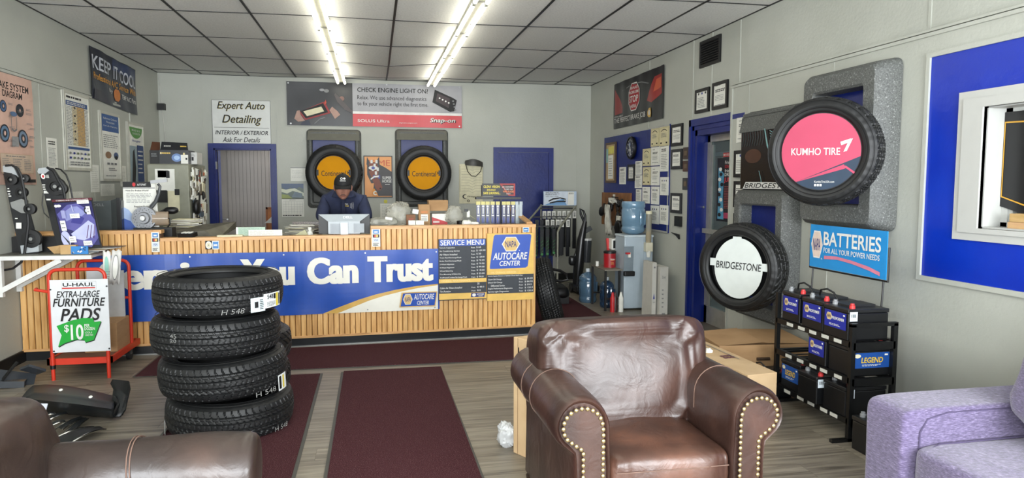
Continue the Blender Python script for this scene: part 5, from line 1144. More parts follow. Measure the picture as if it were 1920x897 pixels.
# serpentine belt displays
BRD = paint('#1b1c1e', .3); CLR = paint('#a9aeb0', .25); WOODB = paint('#8c7d66', .6)
def pulley(mb, x, y, r, Y, m=None):
    p = at(x, y, 1, Y); k = r*Y/F_PX; mb.mat(m or BLACK).lathe([(.001, -.01), (k, -.01), (k, .0), (k*.85, .012), (k, .022), (k, .03), (k*.55, .032), (k*.5, .02), (.001, .02)], p, (0, -1, 0), n=22)
    mb.mat(STEEL).lathe([(.001, .02), (k*.2, .02), (k*.2, .036), (.001, .036)], p, (0, -1, 0), n=10)
def beltboard(label, out, pul, belt, top_, Y, lines_, extra=None):
    t = thing('belt_display', label, 'display', at(out[-1][0], out[-1][1], 1, Y), 'serpentine belt displays on the shelf')
    slab('board', None, None, out, Y, .02, BRD, t); slab('clear_cap', None, None, top_, Y-.012, .03, CLR, t)
    for q in pul: m = MB(); pulley(m, *q, Y-.012); m.build('pulley', t, angle=30)
    MB(paint('#17181a', .55)).tube([at(x, y, 1, Y-.05) for x, y in belt], .010, 6).build('belt', t)
    for x, y, w_, h_ in lines_: slab('caption', None, None, [(x, y+h_), (x+w_, y+h_), (x+w_, y), (x, y)], Y-.014, .003, PAPER, t)
    return t
t = beltboard('left serpentine belt display board standing on the wall shelf', [(3, 311), (16, 308), (30, 312), (38, 328), (44, 362), (55, 398), (66, 440), (73, 462), (72, 476), (37, 476)],
  [(24, 337, 9), (42, 361, 9), (61, 448, 15)], [(10, 311), (22, 310), (33, 316), (40, 330), (46, 362), (51, 395), (53, 420), (50, 445), (46, 475), (40, 492), (24, 504), (8, 507), (-10, 505)],
  [(2, 322), (4, 312), (14, 308), (24, 312), (34, 332), (32, 334), (22, 325)], 6.48, [(14, 353, 3, 2), (14, 358, 5, 2), (15, 363, 4, 2), (16, 367, 5, 2), (30, 418, 10, 11), (28, 409, 5, 2)])
slab('alternator', None, None, [(19, 380), (40, 373), (48, 376), (49, 400), (40, 400), (22, 390)], 6.43, .05, STEEL, t); slab('base', None, None, [(38, 461), (72, 458), (73, 472), (40, 476)], 6.45, .06, CLR, t)
m = MB(); pulley(m, 58, 392, 9, 6.43); m.build('pulley', t, angle=30); m = MB(); pulley(m, 48, 335, 7, 6.46); m.build('pulley', t, angle=30)
t = beltboard('right serpentine belt display board on the wall shelf, behind the purple parts board', [(72, 318), (88, 314), (100, 316), (112, 334), (122, 360), (124, 400), (138, 472), (112, 474), (98, 430), (86, 380)],
  [(106, 350, 15), (116, 354, 10)], [(88, 314), (100, 320), (110, 340), (118, 352), (122, 372)], [(70, 322), (72, 316), (86, 314), (92, 320), (84, 326), (72, 326)], 6.58, [(79, 346, 9, 2), (80, 350, 8, 2), (81, 354, 9, 2), (82, 358, 9, 5), (87, 373, 8, 3)])
MB(BLACK).tube([at(x, y, 1, 6.54) for x, y in [(104, 316), (114, 318), (124, 328), (131, 345), (136, 372)]], .007, 6).tube([at(x, y, 1, 6.5) for x, y in [(81, 362), (79, 385), (83, 400), (92, 409)]], .004, 6).build('loose_belt', t)
c = Canvas(*[at(x, y, 1, 6.56) for x, y in [(76, 337), (93, 337), (91, 325), (74, 325)]]); c.disc(.35, .5, .25, .42, PAPER).disc(.35, .5, .12, .22, RED).lines(.68, .2, 1, .8, 3, PAPER, 2, .5, rag=0); c.done(t)
# chassis parts board
P = [at(118, 468, 1, 6.40), at(191, 465, 1, 6.40), at(172, 371, 1, 6.52), at(97, 375, 1, 6.52)]
t = thing('parts_display_board', 'leaning purple and black chassis parts display board on the wall shelf', 'display', (P[0]+P[1])/2)
MB(BLACK).prism(P, (0, .015, 0)).build('board', t, angle=0); c = Canvas(*P); VIO = paint('#5d5a9c', .35); VI2 = paint('#8a8fc0', .35); LAV = paint('#b9bde0', .35)
c.rect(.03, .06, .97, .93, paint('#2c2a5c', .35)).rect(0, .95, 1, 1, paint('#5c1f2c')); c.text('STEERING AND SUSPENSION PARTS', .1, .96, .9, .985, WHITE, .01)
c.poly([(.05, .70), (.35, .88), (.6, .90), (.82, .78), (.97, .55), (.97, .2), (.75, .02), (.38, .02), (.30, .15), (.40, .35), (.15, .42)], VIO)
c.poly([(.20, .72), (.45, .84), (.60, .84), (.78, .70), (.62, .62), (.40, .60), (.25, .55)], VI2).poly([(.30, .30), (.55, .42), (.80, .55), (.95, .45), (.9, .25), (.6, .16), (.35, .2)], LAV).poly([(.35, .52), (.6, .48), (.72, .6), (.5, .70)], paint('#3c3a86', .35))
for k in range(6): c.strip([(.62+.045*k, .20), (.74+.04*k, .46)], [(.635+.045*k, .19), (.755+.04*k, .455)], paint('#53245a') if k % 2 else LAV)
c.disc(.15, .20, .12, .16, LAV); [c.strip([(.06+.03*k, .30-.04*k), (.22, .14-.02*k)], [(.06+.03*k, .285-.04*k), (.22, .125-.02*k)], INK) for k in range(4)]
c.disc(.08, .86, .04, .03, PAPER).disc(.15, .86, .06, .028, PAPER); c.disc(.80, .74, .05, .06, INK).disc(.80, .74, .02, .03, LAV)
for a, b, w_, h_ in ((.62, .88, .3, .07), (.38, .60, .24, .09), (.10, .36, .13, .2), (.24, .12, .17, .12), (.58, .05, .22, .09), (.82, .66, .10, .16)): c.rect(a, b, a+w_, b+h_, PAPER).lines(a+.02, b+.02, a+w_-.02, b+h_-.02, 2, GREY, int(a*99), .3)
c.rect(.18, .60, .28, .76, paint('#9a9cc8')); c.strip([(.48, .86), (.5, .72)], [(.46, .86), (.48, .72)], LAV); c.done(t)
# cardboard tray and blue printed flap in front of the boards
a = at(113, 478, 1, 6.345); 
MB(multi('light_cardboard', [(.3, '#b08c5c'), (.7, '#c8a878')], 6, .8)).box((a.x, 6.35, SH), (at(142, 478, 1, 6.345).x, 6.40, SH+.075)).add([(a.x, 6.35, SH+.075), (a.x-.10, 6.36, SH+.06), (a.x-.06, 6.38, SH+.004), (a.x, 6.39, SH+.004)], [(0, 1, 2, 3)]).build('small_box', angle=0, label='opened light cardboard box at the front edge of the wall shelf', cat='box')
a = at(133, 477, 1, 6.33); b = at(164, 462, 1, 6.33); o = MB(paint('#2f80c4', .5)).box((a.x, 6.335, SH+.001), (b.x, 6.349, b.z)).build('blue_carton', angle=0, label='small blue printed carton at the front edge of the wall shelf', cat='box')
c = face_of(133, 164, 462, 477, 6.334); rr = random.Random(2); [c.disc(rr.uniform(.1, .9), rr.uniform(.15, .85), .05, .1, WHITE if k % 2 else paint('#123a6a')) for k in range(12)]; c.done(o)
# magazines and loose sheets
rr = random.Random(12)
for k in range(6):
    x0 = -2.40+.03*k; y0 = 6.36+.045*k; z = SH+.0015+.006*k; a = rr.uniform(-.5, .5)
    MB([PAPER, paint('#8a8f92'), PAPER, paint('#b8a488'), PAPER, paint('#53555c')][k]).obox((x0, y0+.08, z+.002), (.20, .15, .004), (0, .0, a)).build('magazine', angle=0, label='loose magazine or sheet in the pile at the right end of the wall shelf', cat='magazine', group='magazines piled on the wall shelf')
def drape(label, x0, x1, yt, yb, Y, m, cat='paper', name='paper_sheet', skew=0, folds=2):
    a = at(x0, yt, 1, Y); b = at(x1, yt, 1, Y); d = at(x0, yb, 1, Y); o = MB(m)
    o.grid(lambda i, j: (a.x+(b.x-a.x)*i/6+skew*j/6, Y-.012*math.sin(i*1.1*folds+j*.3)-.0*j, a.z+(d.z-a.z)*j/6+.01*math.sin(i*2)), 7, 7)
    ob = o.build(name, angle=60, label=label, cat=cat); s = ob.modifiers.new('thick', 'SOLIDIFY'); s.thickness = .002; return ob, a, b, d
o, a, b, d = drape('white sheet with green print hanging off the shelf end over the cart', 193, 208, 472, 531, 6.30, PAPER)
c = Canvas(V((a.x, 6.283, d.z)), V((b.x, 6.283, d.z)), V((b.x, 6.283, a.z)), V((a.x, 6.283, a.z))); c.disc(.5, .55, .25, .3, paint('#8fc4b4')).lines(.1, .1, .9, .4, 4, GREY, 3, .3); c.done(o)
o, a, b, d = drape('white leaflet with a shoe-shaped outline hanging off the shelf end', 210, 229, 470, 533, 6.28, paint('#cfcdc8', .7), skew=-.03)
c = Canvas(V((a.x-.02, 6.262, d.z)), V((b.x-.03, 6.262, d.z)), V((b.x, 6.262, a.z)), V((a.x, 6.262, a.z))); c.disc(.5, .5, .3, .38, GREY).disc(.5, .5, .27, .35, PAPER); c.done(o)
# ---- red platform cart with its sign
RC = paint('#c8341e', .4, var=.05); t = thing('platform_cart', 'red tubular platform cart with two handles beside the left wall', 'cart', (-2.27, 6.4, 0))
cx0, cx1, cy0, cy1 = -2.53, -2.06, 6.04, 6.71
MB(RC).box((cx0, cy0, .115), (cx1, cy0+.02, .165)).box((cx0, cy1, .115), (cx1, cy1+.02, .165)).box((cx0, cy0, .115), (cx0+.02, cy1, .165)).box((cx1-.02, cy0, .115), (cx1, cy1, .165)).build('deck_frame', t, angle=0)
MB(paint('#7a5444', .7)).box((cx0+.02, cy0+.02, .145), (cx1-.02, cy1, .158)).build('deck', t, angle=0)
def hoop(y, z1, z0, xa, xb, r=.014):
    pts = [(xa, y, z0)]+[(xa+.06-.06*math.cos(PI/2*k/5), y, z1-.06+.06*math.sin(PI/2*k/5)) for k in range(6)]+[(xb-.06+.06*math.sin(PI/2*k/5), y, z1-.06+.06*math.cos(PI/2*k/5)) for k in range(6)]+[(xb, y, z0)]
    return MB(RC).tube(pts, r, 10)
hoop(cy0-.02, .872, .0, cx0+.05, cx1-.02).build('front_handle', t); hoop(cy1-.15, .885, .14, cx0+.05, cx1-.015).tube([(cx0+.05, cy1-.15, .56), (cx1-.015, cy1-.15, .56)], .011, 8).build('rear_handle', t)
MB(RC).tube([(cx0+.05, cy0-.02, .70), (cx0-.05, cy0-.02, .72), (cx0-.06, cy0+.03, .72)], .012, 8).build('side_hook', t)
MB(BLACK).cyl((cx0+.05, cy0-.02, .09), (cx0+.05, cy0-.02, .12), .019).build('leg_collar', t)
for yy in (cy1-.08,):
    for xx in (cx0+.06, cx1-.06): MB(DGREY).cyl((xx-.015, yy, .05), (xx+.015, yy, .05), .05, 20).build('caster', t); MB(STEEL).box((xx-.022, yy-.02, .05), (xx+.022, yy+.02, .115)).build('caster_fork', t, angle=0)
q = [at(x, y, 1, 6.0) for x, y in [(100, 664), (206, 656), (203, 522), (92, 527)]]
q = [V(((q[0].x+q[3].x)/2, 6.0, (q[0].z+q[1].z)/2)), V(((q[1].x+q[2].x)/2, 6.0, (q[0].z+q[1].z)/2)), V(((q[1].x+q[2].x)/2, 6.0, (q[2].z+q[3].z)/2)), V(((q[0].x+q[3].x)/2, 6.0, (q[2].z+q[3].z)/2))]
SW_ = paint('#d6d8da', .35, var=.02); sg = MB(SW_).prism(q, (0, .008, 0)).build('cart_sign', angle=0, label='white furniture pads sign with green price arrow, bolted to the red cart', cat='sign'); c = Canvas(*q)
BK2 = paint('#0d0d0e', .4); c.rect(.20, .86, .80, .975, paint('#b7b9bb')).rect(.205, .865, .795, .97, SW_); c.text('U-HAUL', .225, .905, .78, .957, BK2, .05); c.rect(.21, .875, .78, .893, paint('#c03028'))
c.text('EXTRA-LARGE', .11, .755, .86, .845, BK2, .035, .25); c.text('FURNITURE', .04, .63, .95, .745, BK2, .045, .25); c.text('PADS', .16, .43, .86, .605, BK2, .05, .25)
GRN = paint('#149a30', .4, var=.03); arrow = [(.10, .08), (.22, .13), (.42, .175), (.56, .165), (.57, .13), (.72, .16), (.86, .42), (.74, .41), (.72, .46), (.55, .47), (.35, .44), (.09, .37), (.17, .24)]
c.p.mat(BK2); oo = c.o(); tri = [(.11, .06), (.22, .115), (.42, .16), (.58, .15), (.58, .11), (.735, .14), (.88, .41), (.75, .41), (.56, .45), (.2, .25)]
c.poly([(a+.01, b-.012) for a, b in arrow], BK2); c.poly(arrow, GRN); c.text('$', .22, .27, .30, .385, WHITE, .04); c.text('10', .33, .17, .55, .385, WHITE, .05); c.text('PER', .57, .345, .66, .385, WHITE, .03); c.text('DOZEN', .57, .30, .75, .34, WHITE, .03); c.text('LOCAL &', .58, .255, .70, .28, WHITE, .02); c.text('ONE WAY', .58, .22, .72, .245, WHITE, .02); c.done(sg)
for a, b in ((.02, .02), (.98, .03), (.01, .87), (.98, .9)): MB(DGREY).lathe([(.001, 0), (.007, 0), (.007, .004), (.001, .004)], c.at(a, b), (0, -1, 0), n=10).build('bolt', sg)
MB(paint('#c4c6c8', .4)).box((-2.40, cy1-.18, .16), (cx1-.05, cy1-.165, .80)).build('white_board', angle=0, label='plain white panel standing against the rear handle of the red cart', cat='panel')
a = at(206, 690, 1, 6.28)
bevel(MB(CARD).box((-2.33, 6.24, .159), (-2.085, 6.60, .40)).build('cardboard_box', angle=0, label='brown cardboard box standing on the red platform cart', cat='box'), .003)
# ---- left counter: monitor, brake demonstrator, cabinet with boxes
LT = thing('computer_monitor', 'dark grey monitor turned sideways at the left end of the counter', 'monitor', (at(200, 432, 1, 7.2).x, 7.25, WT))
p = at(172, 372, 1, 7.2); q = at(236, 432, 1, 7.2); MG = paint('#4a5051', .4)
m = MB(MG); z1 = p.z; z0 = WT+.10; m.prism([(p.x+.0, 7.14, z0), (q.x-.10, 7.14, z0), (q.x-.10, 7.14, z1-.02), (p.x, 7.14, z1-.03)], (0, .25, 0)); m.add([(q.x-.10, 7.14, z0), (q.x-.10, 7.39, z0), (q.x-.10, 7.39, z1-.02), (q.x-.10, 7.14, z1-.02), (q.x-.03, 7.08, z0-.03), (q.x-.03, 7.46, z0-.03), (q.x-.03, 7.46, z1), (q.x-.03, 7.08, z1)], [(0, 4, 5, 1), (1, 5, 6, 2), (2, 6, 7, 3), (3, 7, 4, 0)]); m.build('housing', LT, angle=0); MB(BLACK).box((q.x-.03, 7.07, z0-.035), (q.x, 7.47, z1+.005)).build('bezel', LT, angle=0)
MB(paint('#08090a', .15)).box((q.x, 7.09, z0), (q.x+.004, 7.45, z1-.02)).build('screen', LT, angle=0); MB(MG).box((p.x+.06, 7.18, WT), (q.x-.05, 7.36, WT+.02)).box((p.x+.10, 7.24, WT+.02), (p.x+.16, 7.30, z0)).build('stand', LT, angle=0)
c = Canvas((p.x+.02, 7.139, z1-.075), (p.x+.15, 7.139, z1-.075), (p.x+.15, 7.139, z1-.045), (p.x+.02, 7.139, z1-.045)); c.text('DELL', .1, .1, .8, .9, paint('#8a8c8c'), .02); c.done(LT)
t = thing('brake_demonstrator', 'counter display with rotor, pedal arm and How Do Brakes Work sheet', 'display', (at(262, 432, 1, 7.15).x, 7.15, WT)); 
q = [at(x, y, 1, 7.16) for x, y in [(233, 446), (300, 446), (291, 341), (230, 341)]]; MB(PAPER).prism(q, (0, .012, 0)).build('back_sheet', t, angle=0); c = Canvas(*q)
c.rect(0, .90, .86, 1, INK).rect(0, .88, .98, .895, GREY).disc(.34, .95, .05, .035, RED).text('ACDelco'[:0] or 'AUTOPART', .44, .93, .72, .965, WHITE, .02); c.text('How Do Brakes Work?', .09, .83, .78, .86, INK, .02); c.lines(.1, .62, .9, .80, 7, GREY, 3, .3); c.text('Premium Brake Pads', .32, .54, .9, .575, INK, .02); c.lines(.36, .40, .9, .52, 5, GREY, 4, .3)
c.poly([(0, .55), (.16, .5), (.4, .3), (.5, .05), (0, .02)], paint('#9fb4d8')).poly([(0, .35), (.2, .3), (.4, .12), (.45, .02), (0, .02)], paint('#3b5aa8')); c.done(t)
Yr = 7.05; rc = at(271, 409, 1, Yr); RS = paint('#8a8c90', .35, .4)
MB(RS).lathe([(.03, .02), (.105, .02), (.108, .0), (.108, -.02), (.03, -.02)], rc, (0, -1, 0), n=48, closed=True).lathe([(.001, .05), (.05, .05), (.058, .02), (.02, .0)], rc, (0, -1, 0), n=32).build('rotor', t)
for k in range(30):
    a = 2*PI*k/30; r_ = .088 if k % 2 else .074; MB(BLACK).lathe([(.0005, .0205), (.004, .0205), (.004, .0215), (.0005, .0215)], rc+V((r_*math.cos(a), 0, r_*math.sin(a))), (0, -1, 0), n=6).build('vent_hole', t, angle=0)
MB(CHROME).lathe([(.001, .07), (.022, .07), (.03, .05), (.03, .04)], rc, (0, -1, 0), n=20).build('hub_cap', t)
MB(paint('#45484a', .4)).tube([at(x, y, 1, 7.08) for x, y in [(283, 389), (292, 378), (298, 362), (300, 350), (296, 345)]], [.02, .018, .015, .013, .012], 8).build('pedal_arm', t)
pz = at(298, 340, 1, 7.06); MB(paint('#8f9193', .4)).obox(pz, (.14, .07, .03), (0, -.12, .2)).build('pedal', t, angle=0)
AMB = glassy('clear_plastic', '#d8c6b0', .1, mixf=.4); mc = at(302, 410, 1, 7.08)
MB(AMB).cyl(mc+V((-.07, 0, 0)), mc+V((.06, .02, 0)), .065, 24).build('clear_cylinder', t); MB(RED).cyl(mc+V((-.085, 0, 0)), mc+V((-.04, 0, 0)), .035, 20).build('red_piston', t); MB(STEEL).cyl(mc+V((-.04, 0, 0)), mc+V((.04, 0, 0)), .03, 20).build('spring', t)
MB(BLACK).tube([at(x, y, 1, 7.1) for x, y in [(310, 408), (318, 410), (319, 420), (312, 430), (303, 434)]], .007, 6).build('hose', t); MB(BLACK).box((rc.x-.09, 7.02, WT), (rc.x+.24, 7.16, rc.z-.09)).build('base', t, angle=0)
MB(BLACK).cushion(at(321, 395, 1, 7.3), (.13, .10, .07), e=.8, n=16, m=10).tube([at(312, 392, 1, 7.3), at(300, 398, 1, 7.25)], .01, 6).build('black_grip', t)
# grey cabinet
CBM = paint('#8b8c7c', .45); fx0, fx1, fy0, fy1, fz = -2.49, -2.055, 8.6, 9.42, 1.765
t = thing('metal_cabinet', 'tall grey-green refrigerator cabinet behind the left counter, its side covered with notes', 'refrigerator', ((fx0+fx1)/2, 9.0, 0))
bevel(MB(CBM).box((fx0, fy0+.03, .0), (fx1, fy1, fz)).build('cabinet_body', t, angle=0), .012); bevel(MB(CBM).box((fx0, fy0, .03), (fx1, fy0+.028, fz-.01)).build('cabinet_door', t, angle=0), .008)
for x0, x1, yt, yb, m, lb in ((292, 327, 317, 358, PAPER, 'white envelope'), (296, 316, 320, 333, PAPER, 'white note'), (312, 318, 321, 334, INK, 'black magnet'), (293, 313, 357, 380, INK, 'black sheet'), (316, 336, 358, 396, CRM, 'white bag'), (328, 336, 355, 366, INK, 'black clip')):
    MB(m).box((at(x0, yb, 1, 8.59).x, 8.585-.004*(m is INK), at(x0, yb, 1, 8.59).z), (at(x1, yt, 1, 8.59).x, 8.599, at(x1, yt, 1, 8.59).z)).build('door_note', t, angle=0)['label'] = lb+' on the cabinet front'
rr = random.Random(21); cols = [PAPER, CRM, PAPER, paint('#3a342c'), paint('#6c6252'), PAPER, BLACK, paint('#8a8272'), paint('#a65a3c'), paint('#4a5a6a')]
nt = 0
for k in range(230):
    y = rr.uniform(fy0+.05, fy1-.12); z = rr.uniform(.9, fz-.08); w_ = rr.uniform(.03, .11); h_ = rr.uniform(.03, .12); mm = rr.choice(cols); d_ = rr.uniform(.004, .02)
    MB(mm).obox((fx1+d_/2+.001+.0001*k, y, z), (d_, w_, h_), (rr.uniform(-.3, .3), 0, 0)).build('side_note', t, angle=0)
MB(BLACK).cushion((fx1+.05, fy0+.12, 1.27), (.07, .16, .17), e=.7, n=16, m=10).build('hanging_cap', t)
BXM = paint('#2b2d31', .35); 
for lb, x0, x1, yt, yb, Y, d_, m in (('open black carton on top of the cabinet, left one', 281, 301, 282, 304, 8.72, .3, paint('#1b1a1b', .5)), ('dark headlamp carton with an open lid, middle one on the cabinet', 299, 353, 282, 304, 8.66, .3, BXM), ('small white and black carton at the right on top of the cabinet', 354, 369, 286, 304, 8.78, .25, paint('#c6c6c2', .5))):
    o = pbox('carton', lb, 'box', x0, x1, yt, yb, Y, d_, m, zb=fz, group='cartons on the grey cabinet')
    c = face_of(x0, x1, yt, yb, Y, zb=fz)
    if x0 == 299:
        c.lines(.10, .72, .46, .84, 1, paint('#d8b85a'), 5, .8); c.disc(.06, .78, .03, .08, paint('#d8c890')).disc(.60, .45, .18, .3, paint('#6a86b8')).disc(.60, .45, .10, .16, paint('#a8c4e8')).disc(.85, .72, .035, .1, paint('#d8c890')); c.rect(.74, .02, .99, .66, PAPER).rect(.9, .3, .96, .45, INK)
        MB(BXM).add([at(300, 282, 1, 8.66), at(353, 282, 1, 8.66), at(351, 268, 1, 8.78), at(303, 266, 1, 8.78)], [(0, 1, 2, 3)]).build('lid', o, angle=0); c2 = Canvas(*[p_+V((0, -.003, 0)) for p_ in (at(300, 282, 1, 8.66), at(353, 282, 1, 8.66), at(351, 268, 1, 8.78), at(303, 266, 1, 8.78))]); c2.lines(.12, .4, .46, .6, 1, paint('#c8c8c0'), 6, .8).rect(.72, .4, .95, .55, paint('#d8b85a')); c2.done(o)
    elif x0 == 281: c.lines(.15, .5, .8, .8, 2, GREY, 2); MB(paint('#5c3a28')).add([at(281, 283, 1, 8.74), at(300, 283, 1, 8.74), at(300, 267, 1, 8.86), at(285, 266, 1, 8.86)], [(0, 1, 2, 3)]).build('lid', o, angle=0)
    else: c.rect(.35, .3, .6, .6, INK).lines(.1, .65, .9, .9, 3, GREY, 2)
    c.done(o)
# paper heaps on the left worktop, slab of paperwork, card terminal
rr = random.Random(31)
def heap(label, cx, cy, z, n, w_, d_, cat='paper', group=None, cols=(PAPER, CRM, PAPER, paint('#b8b0a0'))):
    for k in range(n):
        MB(cols[k % len(cols)]).obox((cx+rr.uniform(-.03, .03), cy+rr.uniform(-.03, .03), z+.004+.0085*k), (w_*rr.uniform(.6, 1), d_*rr.uniform(.6, 1), .006), (rr.uniform(-.01, .01), rr.uniform(-.01, .01), rr.uniform(-.5, .5))).build('paper_sheet', angle=0, label=label, cat=cat, group=group or label)
heap('sheet in the untidy heap of papers beside the brake display', -1.87, 7.62, 1.0, 22, .30, .25, group='papers heaped beside the brake display')
MB(multi('slate_slab', [(.3, '#3f3b30'), (.7, '#6e6a5c')], 9, .6)).add([(-2.02, 7.25, 1.0), (-1.50, 7.3, 1.0), (-1.40, 7.72, 1.08), (-2.02, 7.7, 1.04), (-2.02, 7.25, 1.075), (-1.62, 7.3, 1.085), (-1.40, 7.72, 1.15), (-2.02, 7.7, 1.10)], [(0,3,2,1),(4,5,6,7),(0,1,5,4),(1,2,6,5),(2,3,7,6),(3,0,4,7)]).build('catalogue', angle=0, label='thick dark-edged catalogue lying aslant on the left worktop', cat='book')
t = thing('card_terminal', 'black payment terminal with pale keys lying on the low counter ledge', 'terminal', (-1.66, 6.84, 1.058)); MB(BLACK).obox((-1.66, 6.84, 1.078), (.14, .09, .036), (.15, 0, -.3)).build('terminal_body', t, angle=0)
for k in range(3): MB(PAPER).obox((-1.69+.03*k, 6.83, 1.1), (.022, .05, .006), (.15, 0, -.3)).build('key_row', t, angle=0)
o = MB(CRM).obox((-1.30, 6.87, 1.064), (.22, .09, .012), (0, 0, .1)).build('paper_sheet', angle=0, label='flat sheets lying on the low counter ledge left of the form stack', cat='paper')
q = face_of(443, 497, 426, 445, 6.92, 1.058)
o = MB(paint('#a8b4a4', .6)).prism(q.q, (0, .03, 0)).build('ledger_book', angle=0, label='green-and-white form pad standing on the low counter ledge', cat='pad'); q.rect(0, 0, 1, 1, paint('#a9c0ae')).rect(0, 0, .06, 1, PAPER).lines(.1, .1, .95, .9, 8, paint('#5a7a66'), 3, .2); q.done(o)
q = face_of(466, 529, 431, 445, 6.895, 1.058); o = MB(PAPER).prism(q.q, (0, .008, 0)).build('paper_sheet', angle=0, label='white ruled form leaning in front of the green form pad', cat='paper'); q.lines(.05, .1, .95, .9, 6, GREY, 4, .2); q.done(o)
# desk behind the man's left with papers
t = thing('back_desk', 'dark granite-edged desk piece behind the low counter, left of the man', 'desk', (-.80, 7.9, 0)); MB(GRANITE).box((at(548, 420, 1, 8.1).x, 8.1, .96), (-.56, 8.14, at(548, 416, 1, 8.1).z)).build('upstand', t, angle=0); MB(GRANITE).box((at(548, 420, 1, 8.1).x-.05, 7.78, .95), (-.56, 8.1, .985)).build('desk_top', t, angle=0); MB(paint('#3a2c22')).box((-.92, 7.82, 0), (-.57, 8.1, .949)).build('desk_body', t, angle=0)
heap('sheet in the pile of papers on the desk left of the man', at(565, 432, 1, 7.9).x, 7.92, .986, 13, .34, .28, group='papers piled on the desk left of the man')
t = thing('squeeze_bottle', 'small white-capped bottle standing on the low counter left of the monitor', 'bottle', (at(581, 442, 1, 7.2).x, 7.2, 1.0)); p = at(581, 442, 1, 7.2); p.z = 1.0; MB(PAPER).lathe([(.001, 0), (.03, 0), (.032, .05), (.024, .07), (.012, .08), (.012, .095)], p, n=16).build('bottle_body', t); MB(paint('#e6e6de', .3)).lathe([(.018, .088), (.02, .115), (.001, .118)], p, n=16).build('cap', t)
MB(paint('#b7b48c')).obox((p.x-.07, 7.16, 1.04), (.10, .04, .07), (0, -.5, 0)).build('sponge', angle=0, label='pale yellow wedge lying beside the white-capped bottle', cat='sponge')
# office furniture seen through the doorway
a = at(498, 389, 1, 12.0); b = at(512, 430, 1, 12.0); t = thing('picture_frame', 'orange-brown wooden frame with a white sheet, inside the office doorway', 'frame', (a.x+.1, 12.0, 0))
MB(paint('#9a5a2c')).box((a.x, 12.0, 0), (a.x+.03, 12.03, a.z)).box((a.x, 12.0, a.z-.03), (a.x+.4, 12.03, a.z)).build('frame_bar', t, angle=0); MB(paint('#c07a40')).box((a.x+.03, 12.01, 0), (a.x+.4, 12.02, a.z-.03)).build('panel', t, angle=0); MB(PAPER).prism([(a.x-.02, 11.98, .9), (a.x+.3, 11.98, .9), (a.x+.3, 11.98, at(0, 409, 1, 11.98).z), (a.x+.1, 11.98, at(0, 409, 1, 11.98).z)], (0, .01, 0)).build('white_sheet', t, angle=0)
# ---- white monitor in front of the man, seen from behind
Ym = 7.06; A = lambda x, y, Y=Ym: at(x, y, 1, Y); MW = paint('#a9b1b7', .4, var=.02); mt = thing('computer_monitor', 'white-backed flat monitor on the low counter in front of the man', 'monitor', (A(645, 441).x, Ym, WT))
zt, zb = A(645, 402).z, WT+.06; xa, xb = A(597, 402).x, A(693, 402).x
MB(BLACK).box((xa, Ym, zb), (xb, Ym+.03, zt-.006)).build('screen_back', mt, angle=0)
m = MB(MW); o = .0; fa, fb, gb = A(616, 418).x, A(675, 418).x, A(0, 420).z
m.add([(xa, Ym-.001, zt), (xb, Ym-.001, zt), (fb, Ym-.06, gb), (fa, Ym-.06, gb), (xa, Ym+.03, zt), (xb, Ym+.03, zt)], [(0, 3, 2, 1), (0, 1, 5, 4)]); m.box((fa, Ym-.06, zb), (fb, Ym, gb)); m.add([(xa, Ym, zt), (fa, Ym-.06, gb), (fa, Ym, gb)], [(0, 1, 2)]).add([(xb, Ym, zt), (fb, Ym-.06, gb), (fb, Ym, gb)], [(0, 2, 1)]); m.build('housing', mt, angle=0)
MB(paint('#c2cbd1', .35)).box((A(639, 420).x, Ym-.085, WT), (A(653, 420).x, Ym-.06, gb-.01)).build('neck', mt, angle=0); MB(MW).box((fa+.04, Ym-.14, WT), (fb-.04, Ym+.1, WT+.015)).build('foot', mt, angle=0)
for k in (0, 1): x0 = fa+.02 if k == 0 else A(655, 0).x+.01; MB(paint('#8e969d', .4)).box((x0, Ym-.063, zb+.01), (x0+.10, Ym-.06, gb-.02)).build('vent_panel', mt, angle=0)
c = Canvas((A(636, 0).x, Ym-.050, gb+.022), (A(656, 0).x, Ym-.050, gb+.022), (A(656, 0).x, Ym-.025, zt-.018), (A(636, 0).x, Ym-.025, zt-.018)); c.lift = .006; c.text('DELL', .05, .1, .95, .9, paint('#eef2f4'), .04); c.done(mt)
# ---- right part of the counter
def cbox(lb, x0, x1, yt, yb, Y, d_, m, z=WT, fn=None, name='carton', rows=None, group=None):
    o = pbox(name, lb, 'box', x0, x1, yt, yb, Y, d_, m, zb=z, group=group); c = face_of(x0, x1, yt, yb, Y, zb=z); fn and fn(c); c.done(o); return bevel(o, .002)
cbox('tall brown carton with an orange label at the middle of the raised counter', 785, 806, 384, 419, 7.30, .14, CARD, fn=lambda c: c.rect(.2, .73, .8, .80, paint('#b8702c')).rect(.2, .48, .82, .70, PAPER).lines(.25, .5, .78, .66, 3, GREY, 3))
cbox('brown cardboard box resting on the red-and-white carton', 804, 840, 376, 399, 7.42, .22, CARD, z=at(0, 400, 1, 7.42).z)
cbox('red and white parts carton under the brown box on the counter', 810, 839, 401, 422, 7.40, .24, PAPER, fn=lambda c: c.poly([(0, 0), (1, 0), (1, .62), (0, .85)], paint('#b8242a')).lines(.08, .58, .5, .68, 1, WHITE, 3, .8).poly([(.25, .2), (.7, .42), (.78, .25), (.7, .12), (.28, .1)], INK).text('HD', .35, .18, .6, .32, paint('#d8b020'), .05, .3))
cbox('small white carton on the counter edge, left of its twin', 766, 779, 414, 422, 7.08, .09, PAPER, fn=lambda c: c.lines(.2, .4, .8, .7, 1, GREY, 1), group=None)
cbox('small white carton on the counter edge with a blue-grey stripe, right of its twin', 780, 795, 414, 422, 7.07, .09, PAPER, fn=lambda c: c.rect(.1, .55, .9, .68, GREY).disc(.75, .25, .1, .1, GREY))
